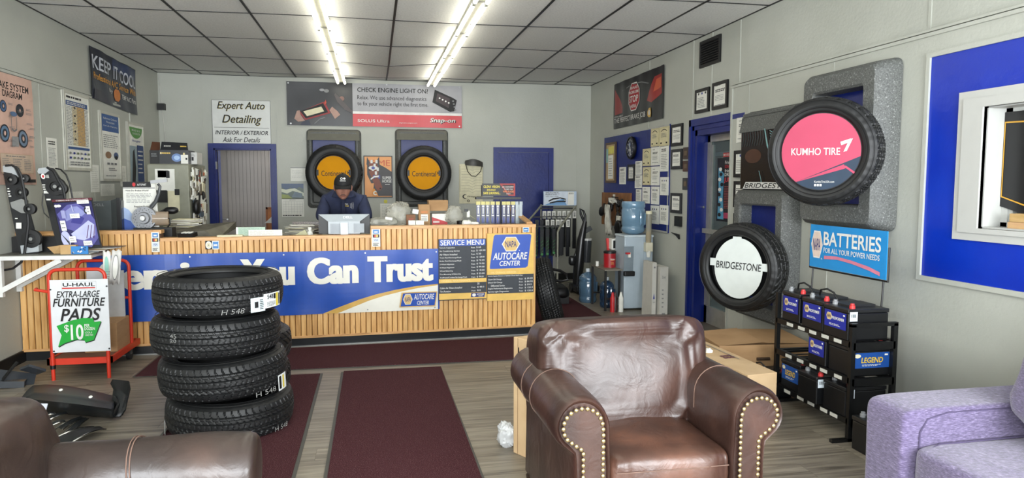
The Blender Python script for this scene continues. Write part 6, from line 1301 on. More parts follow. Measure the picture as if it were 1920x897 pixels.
cbox('small brown carton with red lettering beside the clear bag on the counter', 762, 779, 403, 420, 7.2, .12, paint('#7a5236', .7), fn=lambda c: c.text('PARTS', .3, .72, .75, .84, paint('#b03a2c'), .03))
FILM = paint('#c4c2b4', .35, var=.1, alpha=.38)
def bagg(lb, px, py, Y, size, seed, mm=None, name='plastic_bag'):
    p = at(px, py, 1, Y)
    def f(q, u):
        q = V(q); kk = .26/max(size); n_ = noise.noise(q*14*kk+V((seed, 0, 0)))*.06+abs(noise.noise(q*45*kk+V((seed, 2, 0))))*.05; return q*(1+n_*4)+V((0, 0, 0))
    return MB(mm or FILM).cushion(p, size, e=.8, n=48, m=28, fn=f).build(name, angle=30, label=lb, cat='bag')
bagg('crumpled clear plastic bag standing on the raised counter', 746, 403, 7.32, (.26, .2, .24), 3); bagg('flat clear bag of parts lying at the left end of the raised counter', 716, 416, 7.12, (.27, .16, .09), 8, paint('#9a9a90', .4, var=.15, alpha=.8)); bagg('crumpled clear bag behind the black cup on the counter', 852, 404, 7.35, (.17, .12, .18), 12)
MB(PAPER).obox(at(729, 410, 1, 7.04), (.07, .002, .025), (0, .15, 0)).build('bag_label', angle=0, label='white label on the flat clear parts bag', cat='label'); MB(PAPER).obox(at(779, 397, 1, 7.22), (.06, .005, .045), (0, .15, 0)).build('price_tag', angle=0, label='white tag on the crumpled clear bag', cat='label')
p = at(864, 419, 1, 7.25); p.z = WT; MB(BLACK).lathe([(.001, 0), (.036, 0), (.04, .09), (.043, .16), (.038, .165), (.034, .15), (.001, .15)], p, n=24).build('drinking_cup', label='black cup standing on the raised counter', cat='cup')
p = at(876, 398, 1, 7.5); t = thing('phone_charger', 'small black and white gadget on a cord behind the black cup', 'charger', p); MB(BLACK).obox(p+V((-.01, 0, .02)), (.04, .03, .03)).build('plug', t, angle=0); MB(PAPER).obox(p+V((.01, 0, -.02)), (.03, .03, .07)).build('adapter', t, angle=0); MB(paint('#c8c4a0')).tube([p+V((.02, 0, -.03)), p+V((.08, 0, -.07)), p+V((.11, 0, -.11))], .003, 5).build('cord', t)
for k, (x, lb) in enumerate(((876, 'crumpled white tissue beside the black cup'), (888, 'flat white slip on the counter ledge before the wiper packs'))): bagg(lb, x, 419, 7.12, (.10, .08, .06) if k == 0 else (.10, .05, .03), 20+k, PAPER, 'tissue')
# wiper blade counter display: sign, bar, hanging packs
Yw = 7.42; t = thing('wiper_display', 'counter rack with black bar and clear-vision sign, wiper packs hanging from it', 'display', (at(935, 420, 1, Yw).x, Yw, WT))
q = face_of(904, 966, 344.5, 368, Yw-.01); MB(BLACK).prism(q.q, (0, .01, 0)).build('sign_panel', t, angle=0)
q.poly([(.52, 1), (1, 1), (1, 0), (.80, .03)], paint('#9a2420')).poly([(.60, .9), (.95, .9), (.95, .12), (.82, .12)], paint('#3a1a1e')); q.text('CLEAR VISION', .04, .66, .53, .84, paint('#e6d24a'), .04, .15); q.text('EQUALS', .14, .40, .40, .56, paint('#e6d24a'), .04, .15); q.text('SAFE DRIVING...', .03, .14, .55, .34, paint('#e6d24a'), .04, .15); q.text('ASK A NAPA EXPERT', .60, .68, .95, .78, WHITE, .03); q.text('TO CHECK YOUR', .66, .50, .92, .60, WHITE, .03); q.text('WIPER BLADES', .62, .28, .95, .44, paint('#e08a5a'), .03); q.text('TODAY', .72, .14, .86, .22, WHITE, .03); q.done(t)
MB(BLACK).box((at(893, 370, 1, Yw).x, Yw, at(893, 374, 1, Yw).z), (at(977, 370, 1, Yw).x, Yw+.10, at(893, 370, 1, Yw).z)).build('top_bar', t, angle=0); MB(DGREY).box((at(939, 375, 1, Yw).x, Yw+.03, WT), (at(941, 375, 1, Yw).x, Yw+.05, at(0, 374, 1, Yw).z)).box((at(905, 0, 1, Yw).x, Yw+.02, WT), (at(975, 0, 1, Yw).x, Yw+.10, WT+.012)).box((at(903, 0, 1, Yw).x, Yw+.04, at(0, 370, 1, Yw).z), (at(906, 0, 1, Yw).x, Yw+.05, at(0, 346, 1, Yw).z)).build('stem', t, angle=0)
PK = paint('#121a56', .3); PKC = paint('#8e989c', .25); first = None
for k, x in enumerate((896, 905, 913.5, 923, 932.5, 944, 952, 961, 969, 975)):
    clear = k >= 8
    z1, z0 = at(x, 378, 1, Yw).z, at(x, 419, 1, Yw).z; xx = at(x, 400, 1, Yw).x
    tp = thing('wiper_pack', 'grey clear pack at the right end of the counter wiper rack' if clear else 'blue wiper blade pack with yellow top hanging on the counter rack', 'wiper pack', (xx, Yw-.02, z0), 'wiper packs on the counter rack')
    if clear: tp['label'] = 'grey see-through wiper pack, %s at the right end of the counter rack' % ('inner one' if k == 8 else 'outer one')
    else: tp['label'] = ('blue wiper pack with yellow top on the counter rack, ' + ['leftmost of them', 'second from the left', 'third from the left', 'fourth from the left', 'fifth, left of the gap', 'first right of the gap', 'second right of the gap', 'last blue one'][k])
    MB(PKC if clear else PK).box((xx-.019, Yw-.03, z0), (xx+.019, Yw-.012, z1-.035)).build('sleeve', tp, angle=0)
    MB(PKC if clear else paint('#c9bf78', .5)).box((xx-.022, Yw-.028, z1-.035), (xx+.022, Yw-.014, z1)).build('header', tp, angle=0)
    if not clear:
        c = Canvas((xx-.019, Yw-.03, z0), (xx+.019, Yw-.03, z0), (xx+.019, Yw-.03, z1-.035), (xx-.019, Yw-.03, z1-.035)); c.disc(.5, .92, .3, .05, PAPER); c.rect(.35, .52, .65, .85, PAPER); c.rect(.15, .40, .85, .45, PAPER).rect(.3, .05, .55, .3, paint('#4a5aa8')); c.done(tp)
p = at(925, 419, 1, 7.2); MB(paint('#101216', .25)).cushion((p.x, 7.2, WT+.09), (.17, .10, .09), e=.5, n=24, m=12).build('stapler', label='small glossy black stapler-shaped object before the wiper packs', cat='stapler')
# =================================================================== FAR RIGHT CORNER
def PX(X): return lambda x, y, o=0: at(x, y, 0, X-o)
TUB = paint('#8f8f80', .4)
t = thing('wiper_rack', 'grey tubular floor rack of packaged wiper blades with a light blue header sign', 'rack', (2.75, 10.2, 0)); Yk = 10.45
K = lambda x, y, Y=Yk: at(x, y, 1, Y)
q = [K(1019, 386), K(1081, 388), K(1084, 360), K(1022, 359)]; q = [V((q[0].x, Yk, q[0].z)), V((q[1].x, Yk, q[0].z)), V((q[1].x, Yk, q[3].z)), V((q[0].x, Yk, q[3].z))]
bevel(MB(paint('#b9cbe0', .4)).prism(q, (0, .012, 0)).build('header_sign', t, angle=0), .004); c = Canvas(*q); c.rect(.02, .04, .72, .97, paint('#d2dbe6')).rect(.73, .04, .92, .97, PAPER).poly([(.02, .04), (.70, .04), (.6, .5), (.3, .3)], paint('#6f9cc8')); c.lines(.06, .78, .6, .95, 2, GREY, 2, .5); c.text('Replace your', .06, .72, .40, .80, INK, .01); c.text('worn wiper blades', .06, .60, .45, .68, INK, .01)
c.strip([(.14, .34), (.28, .52), (.5, .58), (.68, .48)], [(.16, .28), (.3, .42), (.5, .50), (.66, .40)], INK); c.strip([(.18, .22), (.40, .34), (.68, .36)], [(.18, .14), (.40, .24), (.66, .24)], INK); c.text('BOSCH', .76, .80, .90, .90, INK, .02); c.done(t)
xL, xR_ = q[0].x-.03, q[1].x+.0; zS = q[0].z
DX, DY = -.46, -.62
for s, x in ((-1, xL), (1, xR_)):
    MB(TUB).tube([(x, Yk+.03, .02), (x, Yk+.03, zS+.02)], .012, 8).tube([(x, Yk+.02, zS), (x+DX*.9, Yk+DY*.9, zS-.30), (x+DX, Yk+DY, zS-.36), (x+DX, Yk+DY, .02)], .015, 8).build('side_rail', t)
    MB(TUB).tube([(x, Yk+.03, .03), (x+DX, Yk+DY, .03)], .012, 8).build('foot_rail', t)
MB(TUB).tube([(xL+DX, Yk+DY, .03), (xR_+DX, Yk+DY, .03)], .012, 8).tube([(xL, Yk+.03, .03), (xR_, Yk+.03, .03)], .012, 8).tube([(xL, Yk+.03, zS), (xR_, Yk+.03, zS)], .01, 8).build('cross_rail', t)
rr = random.Random(6); GP_ = paint('#1d2b22', .3); BPk = paint('#14161a', .3); GR2 = paint('#3f8f4a', .4)
for row, f_, n_, ln in ((0, .06, 7, .60), (1, .42, 7, .58), (2, .80, 6, .42)):
    zt_ = zS-.03-.33*f_; y = Yk+DY*f_; ox = DX*f_
    MB(BLACK).box((xL+ox, y-.01, zt_), (xR_+ox, y+.01, zt_+.02)).build('hook_bar', t, angle=0)
    for k in range(n_):
        x = xL+.05+ox+(xR_-xL-.08)*k/(n_-1)+rr.uniform(-.008, .008); tp = thing('wiper_pack', '', 'wiper pack', (x, y-.03, zt_-ln), 'wiper packs on the grey floor rack')
        tp['label'] = ('wiper pack %s hanging in the %s row of the grey floor rack' % (['at the left end', 'second from left', 'third from left', 'fourth from left', 'fifth from left', 'sixth from left', 'at the right end'][k], ['rear', 'middle', 'front'][row]))
        h0 = zt_-ln+rr.uniform(-.03, .03); MB(GP_ if row and k < 4 else BPk).box((x-.024, y-.045, h0), (x+.024, y-.015, zt_-.11)).build('sleeve', tp, angle=0); MB(PAPER if not (row == 2 or (row == 1 and k in (0, 1))) else BPk).box((x-.026, y-.047, zt_-.14), (x+.026, y-.013, zt_-.03)).build('header', tp, angle=0)
        c = Canvas((x-.024, y-.0475, h0), (x+.024, y-.0475, h0), (x+.024, y-.0475, zt_), (x-.024, y-.0475, zt_))
        if row < 2: [c.rect(.2, .80+.03*j, .8, .815+.03*j, INK) for j in range(4)]
        if row and k < 5: [c.strip([(.1, .1+.12*j), (.9, .18+.12*j)], [(.1, .085+.12*j), (.9, .165+.12*j)], GR2) for j in range(4)]
        if row == 2 and k < 5: c.disc(.5, .05, .42, .04, GR2)
        c.done(tp)
# upright vacuum cleaner
vb = FL(1090, 551); vx, vy = 2.93, 9.52; t = thing('vacuum_cleaner', 'black upright vacuum cleaner standing at the back wall beside the wiper rack', 'vacuum', (vx, vy, 0)); VK = paint('#17181a', .3)
KV = lambda x, y, Y=9.6: at(x, y, 1, Y)
bevel(MB(VK).box((vx-.17, vy-.16, .03), (vx+.17, vy+.12, .13)).build('floor_head', t, angle=0), .02)
for s in (-1, 1): MB(VK).cyl((vx+s*.15, vy+.10, .07), (vx+s*.19, vy+.10, .07), .07, 20).build('wheel', t)
MB(VK).tube([KV(1081, 548), KV(1085, 500), KV(1090, 450), KV(1097, 415)], [.06, .075, .06, .03], 14).build('body', t); MB(paint('#34373a', .15)).cyl(KV(1099, 492), KV(1101, 450), .065, 20).build('dust_cup', t); MB(paint('#b9bab6', .3)).cyl(KV(1101, 451), KV(1101, 447), .068, 20).build('cup_ring', t)
MB(VK).tube([KV(1097, 420), KV(1097, 405), KV(1094, 396), KV(1088, 392), KV(1089, 402), KV(1096, 418)], [.02, .018, .016, .016, .018, .02], 10).build('handle', t); MB(VK).tube([KV(1084, 455), KV(1090, 430), KV(1096, 420), KV(1092, 445), KV(1078, 480), KV(1076, 495), KV(1082, 498)], .018, 10).build('hose', t); MB(paint('#3b3d3e', .4)).obox(KV(1102, 431), (.11, .06, .06), (0, -.5, 0)).build('nozzle', t, angle=0); MB(PAPER).tube([KV(1085, 447), KV(1089, 443), KV(1088, 449), KV(1085, 450)], .005, 6, closed=True).build('badge', t)
MB(VK).cushion(KV(1073, 489), (.10, .10, .14), e=.6, n=16, m=10).build('tool_caddy', t)
# clutter behind the leaning tire
t = thing('floor_jack', 'dark floor tool with a curved orange handle behind the leaning tire', 'tool', (2.2, 8.6, 0)); MB(paint('#b86a3c', .4)).tube([at(x, y, 1, 8.5) for x, y in [(1003, 494), (1012, 492), (1021, 493), (1024, 500)]], .018, 8).build('handle', t); MB(BLACK).cushion((2.30, 8.75, .18), (.36, .26, .16), e=.5, n=24, m=14, wob=.05).box((2.2, 8.65, 0), (2.45, 8.85, .14)).build('tool_body', t, angle=40); MB(BLACK).tube([at(x, y, 1, 8.6) for x, y in [(1035, 505), (1050, 508), (1062, 515), (1064, 525), (1050, 528), (1040, 526)]], .018, 8).build('hose', t)
# pegboard with towels
q = [V((XR, 10.25, .94)), V((XR, 9.04, .95)), V((XR, 9.04, 1.425)), V((XR, 10.25, 1.42))]; q = [p+V((-.022, 0, 0)) for p in q]
c = board('key_board', 'brown hanging board with towels and dark straps on it, below the blue board', 'board', q, .02, base=multi('brown_board', [(.3, '#6b4526'), (.6, '#8a5c34'), (.8, '#a67444')], 9, .6)); c.rect(.42, .82, .5, .95, PAPER); c.done(c.root)
rr = random.Random(14)
for k in range(12):
    y = rr.uniform(9.15, 10.15); z = rr.uniform(1.02, 1.34); MB([BLACK, BLACK, paint('#2b2018'), BLACK][k % 4]).cushion((XR-.08, y, z), (.05, rr.uniform(.05, .14), rr.uniform(.08, .22)), e=.8, n=14, m=8, wob=.03, seed=k).build('glove_or_strap', label='dark glove or strap hung on the brown board', cat='strap', group='dark straps hung on the brown board')
for x, y0, y1, w_, lb in ((1139, 384, 440, .16, 'white towel hanging at the left of the brown board'), (1160, 405, 460, .12, 'white rag hanging behind the cooler bottle, right on the brown board'), (1147, 371, 382, .20, 'crumpled white cloth at the top of the brown board')):
    p = RW(x, y0, .14); p2 = RW(x, y1, .14); n_ = 9
    o = MB(paint('#c9c8be', .9, var=.1)).grid(lambda i, j: (XR-.13-.025*math.sin(i*1.7+j*.5), p.y-w_/2*(1+.5*j/8)+w_*(1+.5*j/8)*i/8, p.z+(p2.z-p.z)*j/8+.02*math.sin(i*1.3)*(j/8)), 9, 9).build('towel', angle=70, label=lb, cat='towel'); s = o.modifiers.new('thick', 'SOLIDIFY'); s.thickness = .008
    n2 = MB(BLACK).cyl((XR-.02, p.y, p.z), (XR-.14, p.y, p.z+.01), .008).build('peg', o)
MB(BLACK).cushion((XR-.14, RW(1160, 440, .14).y, RW(1160, 440, .14).z), (.08, .22, .38), e=.6, n=20, m=12, wob=.05).build('bag', label='dark bag hanging behind the water cooler below the brown board', cat='bag')
# water cooler with bottle and cup dispenser
cx0, cx1, cyf, cz = 2.995, 3.365, 8.12, .985; CW = paint('#aebcc6', .35, var=.02); ccx = (cx0+cx1)/2
Yc = cyf; kx = lambda x, y: at(x, y, 1, Yc); cz = kx(1195, 441).z
t = thing('water_cooler', 'white floor-standing water cooler with recessed taps on its left side', 'water cooler', (ccx, 8.28, 0))
bevel(MB(CW).box((cx0, cyf, .02), (cx1, cyf+.34, cz-.01)).build('cooler_body', t, angle=0), .015, 3); bevel(MB(paint('#c6d2d8', .35)).box((cx0-.005, cyf-.01, cz-.03), (cx1+.005, cyf+.345, cz)).build('top_cover', t, angle=0), .01); MB(paint('#9aa8b2')).box(((cx0+cx1)/2+.06, cyf-.002, .04), ((cx0+cx1)/2+.063, cyf, cz-.04)).build('panel_seam', t, angle=0)
a, b = kx(1172, 519), kx(1189, 462); 
MB(paint('#7d8a92', .4)).box((a.x-.02, cyf-.004, a.z), (b.x, cyf+.002, b.z)).build('tap_recess', t, angle=0); MB(CW).tube([(a.x-.02, cyf-.006, a.z), (b.x, cyf-.006, a.z), (b.x, cyf-.006, b.z), (a.x-.02, cyf-.006, b.z)], .008, 8).build('recess_rim', t)
p = kx(1177, 475); MB(RED).obox(p+V((-.01, -.03, 0)), (.05, .04, .02)).build('red_tap', t, angle=0); MB(PAPER).obox(p+V((.01, -.02, -.02)), (.03, .04, .06)).build('white_tap', t, angle=0); p = kx(1176, 513); bevel(MB(BLACK).box((cx0-.01, cyf-.05, p.z-.03), (b.x-.0, cyf+.01, p.z+.03)).build('drip_tray', t, angle=0), .01)
WB = paint('#7fa3bd', .12, var=.03, trans=.35, coat=.5); WBD = paint('#5d86a6', .12, trans=.3, coat=.5)
def jug(label, x, y, z, r, h, m, group=None, inv=True, handle=True):
    t = thing('water_jug', label, 'water jug', (x, y, z), group)
    pr = [(.001, 0), (r*.9, 0), (r, .02), (r, h*.14), (r*.95, h*.17), (r*.95, h*.2), (r, h*.23), (r, h*.62), (r*.95, h*.65), (r*.95, h*.68), (r, h*.71), (r*.98, h*.78), (r*.7, h*.88), (r*.28, h*.93), (r*.22, h*.95), (r*.22, h), (.001, h)]
    if inv: pr = [(.001, 0), (r*.5, .0), (r*.93, .03), (r, .06), (r, h*.20), (r*.95, h*.225), (r*.95, h*.26), (r, h*.285), (r, h*.74), (r*.95, h*.765), (r*.95, h*.80), (r, h*.83), (r, h*.95), (r*.93, h), (.001, h)]
    MB(m).lathe(pr, (x, y, z), n=40).build('jug_body', t, angle=50)
    if handle: MB(m).tube([(x+r*.25, y-r*1.0, z+h*.30), (x+r*.25, y-r*1.08, z+h*.34), (x+r*.25, y-r*1.08, z+h*.66), (x+r*.25, y-r*1.0, z+h*.70)], .018, 8).tube([(x+r*.75, y-r*.75, z+h*.30), (x+r*.78, y-r*.8, z+h*.66)], .014, 8).build('grip', t)
    if not inv: MB(paint('#c8d0d4', .4)).lathe([(r*.25, h-.02), (r*.26, h+.02), (.001, h+.025)], (x, y, z), n=16).build('cap', t)
    return t
bz = kx(1195, 378).z; bt = jug('large blue water bottle standing upside down on the white cooler', ccx-.02, 8.27, cz, .145, bz-cz, WB)
p0, p1 = kx(1213, 459), kx(1213, 398); t = thing('cup_dispenser', 'clear tube cup dispenser with tan cups fixed to the front of the water cooler', 'dispenser', (p0.x, cyf-.045, p0.z)); pc = V((p0.x, cyf-.045, p0.z))
MB(glassy('dispenser_tube', '#d4d2c4', .1, mixf=.3)).cyl(pc, V((p0.x, cyf-.045, p1.z)), .035, 24).build('tube', t); MB(paint('#c9a864', .6)).cyl(pc+V((0, 0, .002)), pc+V((0, 0, (p1.z-p0.z)*.42)), .030, 20).build('cups', t); MB(CRM).cyl((p0.x, cyf-.045, p1.z-.02), (p0.x, cyf-.045, p1.z+.015), .038, 24).build('cap', t); bevel(MB(paint('#cfcab4', .5)).box((p0.x-.045, cyf-.085, p0.z-.08), (p0.x+.045, cyf-.003, p0.z+.03)).build('bracket', t, angle=0), .006); MB(PAPER).lathe([(.020, 0), (.032, .08)], pc+V((0, -.01, -.15)), n=20).build('hanging_cup', t)
# little table with coffee can, coffee maker, jugs below
T0, T1, ty0, ty1, tz = 2.74, 2.985, 8.10, 8.66, .49
tz = at(1140, 505, 1, 8.15).z; t = thing('side_table', 'low black-framed side table with grey top left of the water cooler', 'table', (2.80, 8.45, 0)); MB(paint('#7a7468', .5)).box((T0, ty0, tz-.015), (T1-.02, ty1, tz)).build('table_top', t, angle=0)
for x in (T0+.02, T1-.05):
    for y in (ty0+.02, ty1-.02): MB(BLACK).box((x-.012, y-.012, 0), (x+.012, y+.012, tz-.015)).build('leg', t, angle=0)
MB(BLACK).box((T0+.01, ty0+.01, .14), (T1-.04, ty0+.03, .16)).box((T0+.01, ty1-.03, .14), (T1-.04, ty1-.01, .16)).build('stretcher', t, angle=0)
p = at(1143, 504, 1, 8.35); r_ = .075; t = thing('coffee_can', 'red coffee can with black lid on the little table', 'can', (p.x, 8.35, tz)); RD = paint('#a01c24', .35); MB(RD).lathe([(.001, 0), (r_, 0), (r_, .18), (.001, .18)], (p.x, 8.35, tz), n=32).build('can_body', t); MB(BLACK).lathe([(r_+.004, .175), (r_+.004, .20), (r_*.9, .205), (.001, .205)], (p.x, 8.35, tz), n=32).build('lid', t)
class Cyl(Canvas):
    def __init__(s, c, r, z0, z1, a0, a1): s.c = V(c); s.r = r; s.z = (z0, z1); s.a = (a0, a1); s.k = 0; s.rip = True; s.step = .0004; s.lift = .0006; s.p = MB(); s.t = MB(); s.w = r*abs(a1-a0); s.h = z1-z0
    def at(s, a, b, off=0): th = s.a[0]+(s.a[1]-s.a[0])*a; r = s.r+off; return V((s.c.x+r*math.cos(th), s.c.y+r*math.sin(th), s.z[0]+(s.z[1]-s.z[0])*b))
c = Cyl((p.x, 8.35, 0), r_, tz+.02, tz+.16, -PI*.75, -PI*.15); c.rect(.3, .45, .75, .6, paint('#c86a4a')); c.text('Folgers', .3, .5, .8, .68, WHITE, .03, .2); c.lines(.35, .12, .7, .36, 3, paint('#d8a060'), 2, .4); c.done(t)
p = at(1160, 505, 1, 8.45); t = thing('coffee_maker', 'white and black coffee maker with glass pot half hidden by the cooler', 'coffee maker', (p.x+.02, 8.5, tz)); MB(BLACK).box((p.x-.07, 8.45, tz), (p.x+.09, 8.65, tz+.02)).build('hot_plate', t, angle=0); MB(glassy('pot_glass', '#4a3a30', .05, mixf=.6)).lathe([(.001, .02), (.06, .02), (.07, .06), (.055, .12), (.05, .13)], (p.x-.01, 8.52, tz), n=24).build('glass_pot', t); MB(BLACK).tube([(p.x-.07, 8.50, tz+.12), (p.x-.10, 8.48, tz+.11), (p.x-.09, 8.48, tz+.05)], .008, 6).build('pot_handle', t); bevel(MB(PAPER).box((p.x-.08, 8.5, tz+.20), (p.x+.10, 8.66, tz+.34)).box((p.x+.02, 8.58, tz), (p.x+.10, 8.66, tz+.2)).build('housing', t, angle=0), .01); MB(BLACK).box((p.x-.06, 8.495, tz+.22), (p.x+.09, 8.5, tz+.32)).build('front_panel', t, angle=0)
p = at(1133, 492, 1, 8.6); MB(paint('#c83a3a')).obox((p.x+.05, 8.62, tz+.26), (.03, .03, .16), (0, -.1, 0)).obox((p.x+.05, 8.62, tz+.09), (.06, .05, .18)).build('cup_sleeve', angle=0, label='tall red and white checked carton behind the coffee can', cat='carton'); MB(PAPER).cyl((2.775, 8.5, tz), (2.775, 8.5, tz+.06), .02).build('small_jar', label='tiny white jar on the left corner of the little table', cat='jar')
jug('clear blue water jug on the floor left of the little table', 2.755, 8.82, 0, .118, .42, paint('#5f7f9a', .1, trans=.45, coat=.5), inv=False); jug('dark blue water jug on the floor under the little table', 2.875, 8.40, 0, .09, .36, paint('#2c4664', .1, trans=.3, coat=.5), inv=False)
for k, (x, m, lb) in enumerate(((2.80, paint('#3a1c1a', .4), 'dark brown bottle in front of the table legs'), (2.70, RED, 'red spray can in front of the little table'), (2.90, PAPER, 'white and red tin beside the cooler foot'))):
    pp = at((1153, 1148.5, 1164)[k], 578, 1, 8.05); MB(m).lathe([(.001, 0), (.03, 0), (.03, .17), (.018, .20), (.012, .24), (.001, .24)], (pp.x, 8.05, 0), n=18).build('spray_can', label=lb, cat='can')
# long white cartons leaning at the wall
for k, (x0, x1, yt, yb, lb) in enumerate(((1226, 1237, 494, 581, 'tall white carton with a small blue triangle mark, beside the water cooler'), (1241, 1259, 502, 581, 'tall open white carton right of the one with the triangle mark'))):
    Y = 7.55-.06*k; a = at(x0, yb, 1, Y); b = at(x1, yt, 1, Y); cen = (a.x+b.x)/2
    xs0 = min(a.x, XR-.15-.02); o = MB(paint('#c9c7bf', .6, var=.03)).add([(a.x-.03, Y, 0), (b.x-.04, Y, 0), (b.x-.01, Y+.06, b.z), (a.x, Y+.06, b.z), (a.x-.03, Y+.3, 0), (b.x-.04, Y+.3, 0), (b.x-.01, Y+.34, b.z), (a.x, Y+.34, b.z)], [(0,1,2,3),(5,4,7,6),(4,0,3,7),(1,5,6,2),(3,2,6,7),(0,4,5,1)])
    o = o.build('carton', angle=0, label=lb, cat='box'); c = Canvas((a.x-.03, Y, 0), (b.x-.04, Y, 0), (b.x-.01, Y+.06, b.z), (a.x, Y+.06, b.z))
    if k == 0: c.poly([(.3, .35), (.7, .35), (.5, .46)], NAV).text('Crystal Clear', .2, .27, .8, .31, GREY, .01); c.rect(.3, .9, .7, .93, GREY)
    else: c.text('Zest', .2, .78, .7, .83, GREY, .01); c.lines(.25, .2, .5, .6, 5, GREY, 2, .3); c.rect(.3, .04, .7, .12, GREY)
    c.done(o)
# =================================================================== BATTERY RACK
BM = paint('#101113', .38, var=.1); RKM = paint('#0e0f10', .35); xf, xw, yn, yf_ = 2.80, 3.085, 3.68, 4.47
t = thing('battery_rack', 'black three-shelf steel battery rack against the right wall', 'rack', (3.05, 4.05, 0)); W = .028
for x, y, h in ((xf, yf_, .79), (xf, yn, .715), (xw, yf_, .72), (xw, yn, .715)): MB(RKM).box((x-W/2, y-W/2, 0), (x+W/2, y+W/2, h)).build('post', t, angle=0)
MB(RKM).box((xf-W/2, yn-W/2, .70), (xw+W/2, yn+W/2, .722)).build('end_bar', t, angle=0); MB(RKM).box((xf-.12, yn-W/2, 0), (xw+.02, yn+W/2, .02)).box((xf-.12, yf_-W/2, 0), (xw+.02, yf_+W/2, .02)).build('foot_bar', t, angle=0)
SZ = (.135, .385, .605); LBL2 = paint('#c7c7bd', .5)
for k, z in enumerate(SZ):
    MB(RKM).box((xf-W/2, yn, z-.03), (xf+W/2, yf_, z+.005)).box((xw-W/2, yn, z-.03), (xw+W/2, yf_, z+.005)).box((xf, yn-W/2, z-.045), (xw, yn+W/2, z)).box((xf, yf_-W/2, z-.03), (xw, yf_+W/2, z)).build('shelf_frame', t, angle=0)
    for j in range(7): y = yn+.06+(yf_-yn-.12)*j/6; MB(RKM).box((xf, y-.006, z-.006), (xw, y+.006, z)).build('shelf_wire', t, angle=0)
    for j in range(5): y = yn+.06+(yf_-yn-.16)*(j+rr.uniform(0, .3))/5; MB(LBL2).box((xf-W/2-.002, y, z-.024), (xf-W/2, y+.07, z-.002)).build('shelf_label', t, angle=0)
def battery(label, x0, y0, z, l, w_, h, col='#1e2a8e', brand='NAPA', face='x', caps=('#c83a3a', '#8a8c8e'), handle=True, tag_=False, group=None, legend=False):
    """l along x, w_ along y; printed face looks to -x or -y"""
    t = thing('car_battery', label, 'battery', (x0+l/2, y0+w_/2, z), group)
    bevel(MB(BM).box((x0, y0, z), (x0+l, y0+w_, z+h*.86)).build('case', t, angle=0), .006); bevel(MB(paint('#1a1b1d', .3)).box((x0-.003, y0-.003, z+h*.87), (x0+l+.003, y0+w_+.003, z+h)).build('lid', t, angle=0), .005)
    MB(paint('#1e1f21', .4)).box((x0+l*.2, y0+w_*.35, z+h), (x0+l*.9, y0+w_*.95, z+h+.012)).build('vent_cover', t, angle=0)
    for k, cc in enumerate(caps):
        px = x0+l*(.14 if face == 'y' else .18); py = y0+(w_*.14 if k == 0 else w_*.82)
        if face == 'y': px = x0+(l*.85 if k == 0 else l*.15); py = y0+w_*.2
        MB(paint(cc, .4)).lathe([(.001, 0), (.017, 0), (.017, .018), (.012, .02), (.012, .03), (.001, .03)], (px, py, z+h), n=14).build('terminal_cap', t)
    if handle: MB(BLACK).tube([(x0+l*.45, y0+w_*.05, z+h), (x0+l*.4, y0+w_*.2, z+h+.05), (x0+l*.4, y0+w_*.5, z+h+.065), (x0+l*.4, y0+w_*.8, z+h+.05), (x0+l*.45, y0+w_*.95, z+h)], .006, 6).build('carry_strap', t)
    if face == 'x': c = Canvas((x0-.001, y0+w_*.94, z+h*.3), (x0-.001, y0+w_*.06, z+h*.3), (x0-.001, y0+w_*.06, z+h*.84), (x0-.001, y0+w_*.94, z+h*.84))
    else: c = Canvas((x0+l*.05, y0-.001, z+h*.28), (x0+l*.95, y0-.001, z+h*.28), (x0+l*.95, y0-.001, z+h*.82), (x0+l*.05, y0-.001, z+h*.82))
    if col:
        c.rect(0, 0, 1, 1, paint(col, .35, var=.03))
        if legend: c.disc(.12, .80, .09, .13, CRM); c.text('LEGEND', .22, .34, .82, .70, paint('#e0b82c', .4), .05, .12); c.lines(.25, .12, .8, .26, 2, PAPER, 4, .4); c.rect(.86, .8, .95, .9, PAPER)
        else: napa(c, .08, .42, .36, .86); c.text('PROFORMER', .36, .50, .92, .68, PAPER, .04, .2); c.lines(.25, .12, .85, .26, 2, PAPER, 6, .4); c.rect(.88, .82, .96, .92, PAPER)
    c.done(t)
    if tag_: q = Canvas((x0+l*.03, y0-.0015, z+h*.62), (x0+l*.22, y0-.0015, z+h*.62), (x0+l*.22, y0-.0015, z+h*.92), (x0+l*.03, y0-.0015, z+h*.92)); q.rect(0, 0, 1, 1, paint('#d5dfe4')); [q.rect(.2+.15*k, .4, .28+.15*k, .75, INK) for k in range(4)]; q.done(t, 'paper_tag')
    return t
z = SZ[2]+.006
battery('blue-labelled battery at the far end of the top rack shelf', 2.80, 4.22, z, .24, .20, .20, handle=True)
battery('blue-labelled battery in the middle of the top rack shelf', 2.79, 3.955, z, .26, .22, .195)
battery('blue-labelled battery with a bar-code tag, near end of the top shelf', 2.785, 3.705, z, .275, .235, .19, tag_=True, handle=False)
z = SZ[1]+.006
battery('blue-labelled battery with a blue cap on the middle rack shelf', 2.80, 3.93, z, .28, .18, .19, caps=('#2e6fd0', '#a8a8a8'), handle=False)
battery('blue and gold labelled battery with lettered end, near end of the middle shelf', 2.81, 3.70, z, .275, .21, .175, col='#1c4a92', face='y', legend=True, handle=False)
z = SZ[0]+.006
battery('battery with gold-lettered label at the far end of the bottom shelf', 2.80, 4.19, z, .26, .22, .19, col='#1c4a92', legend=True, handle=False)
battery('black battery with a carry strap in the middle of the bottom shelf', 2.76, 3.95, z, .27, .20, .18, col=None, tag_=True)
battery('black battery at the near end of the bottom rack shelf', 2.79, 3.71, z, .28, .21, .18, col=None, tag_=True)
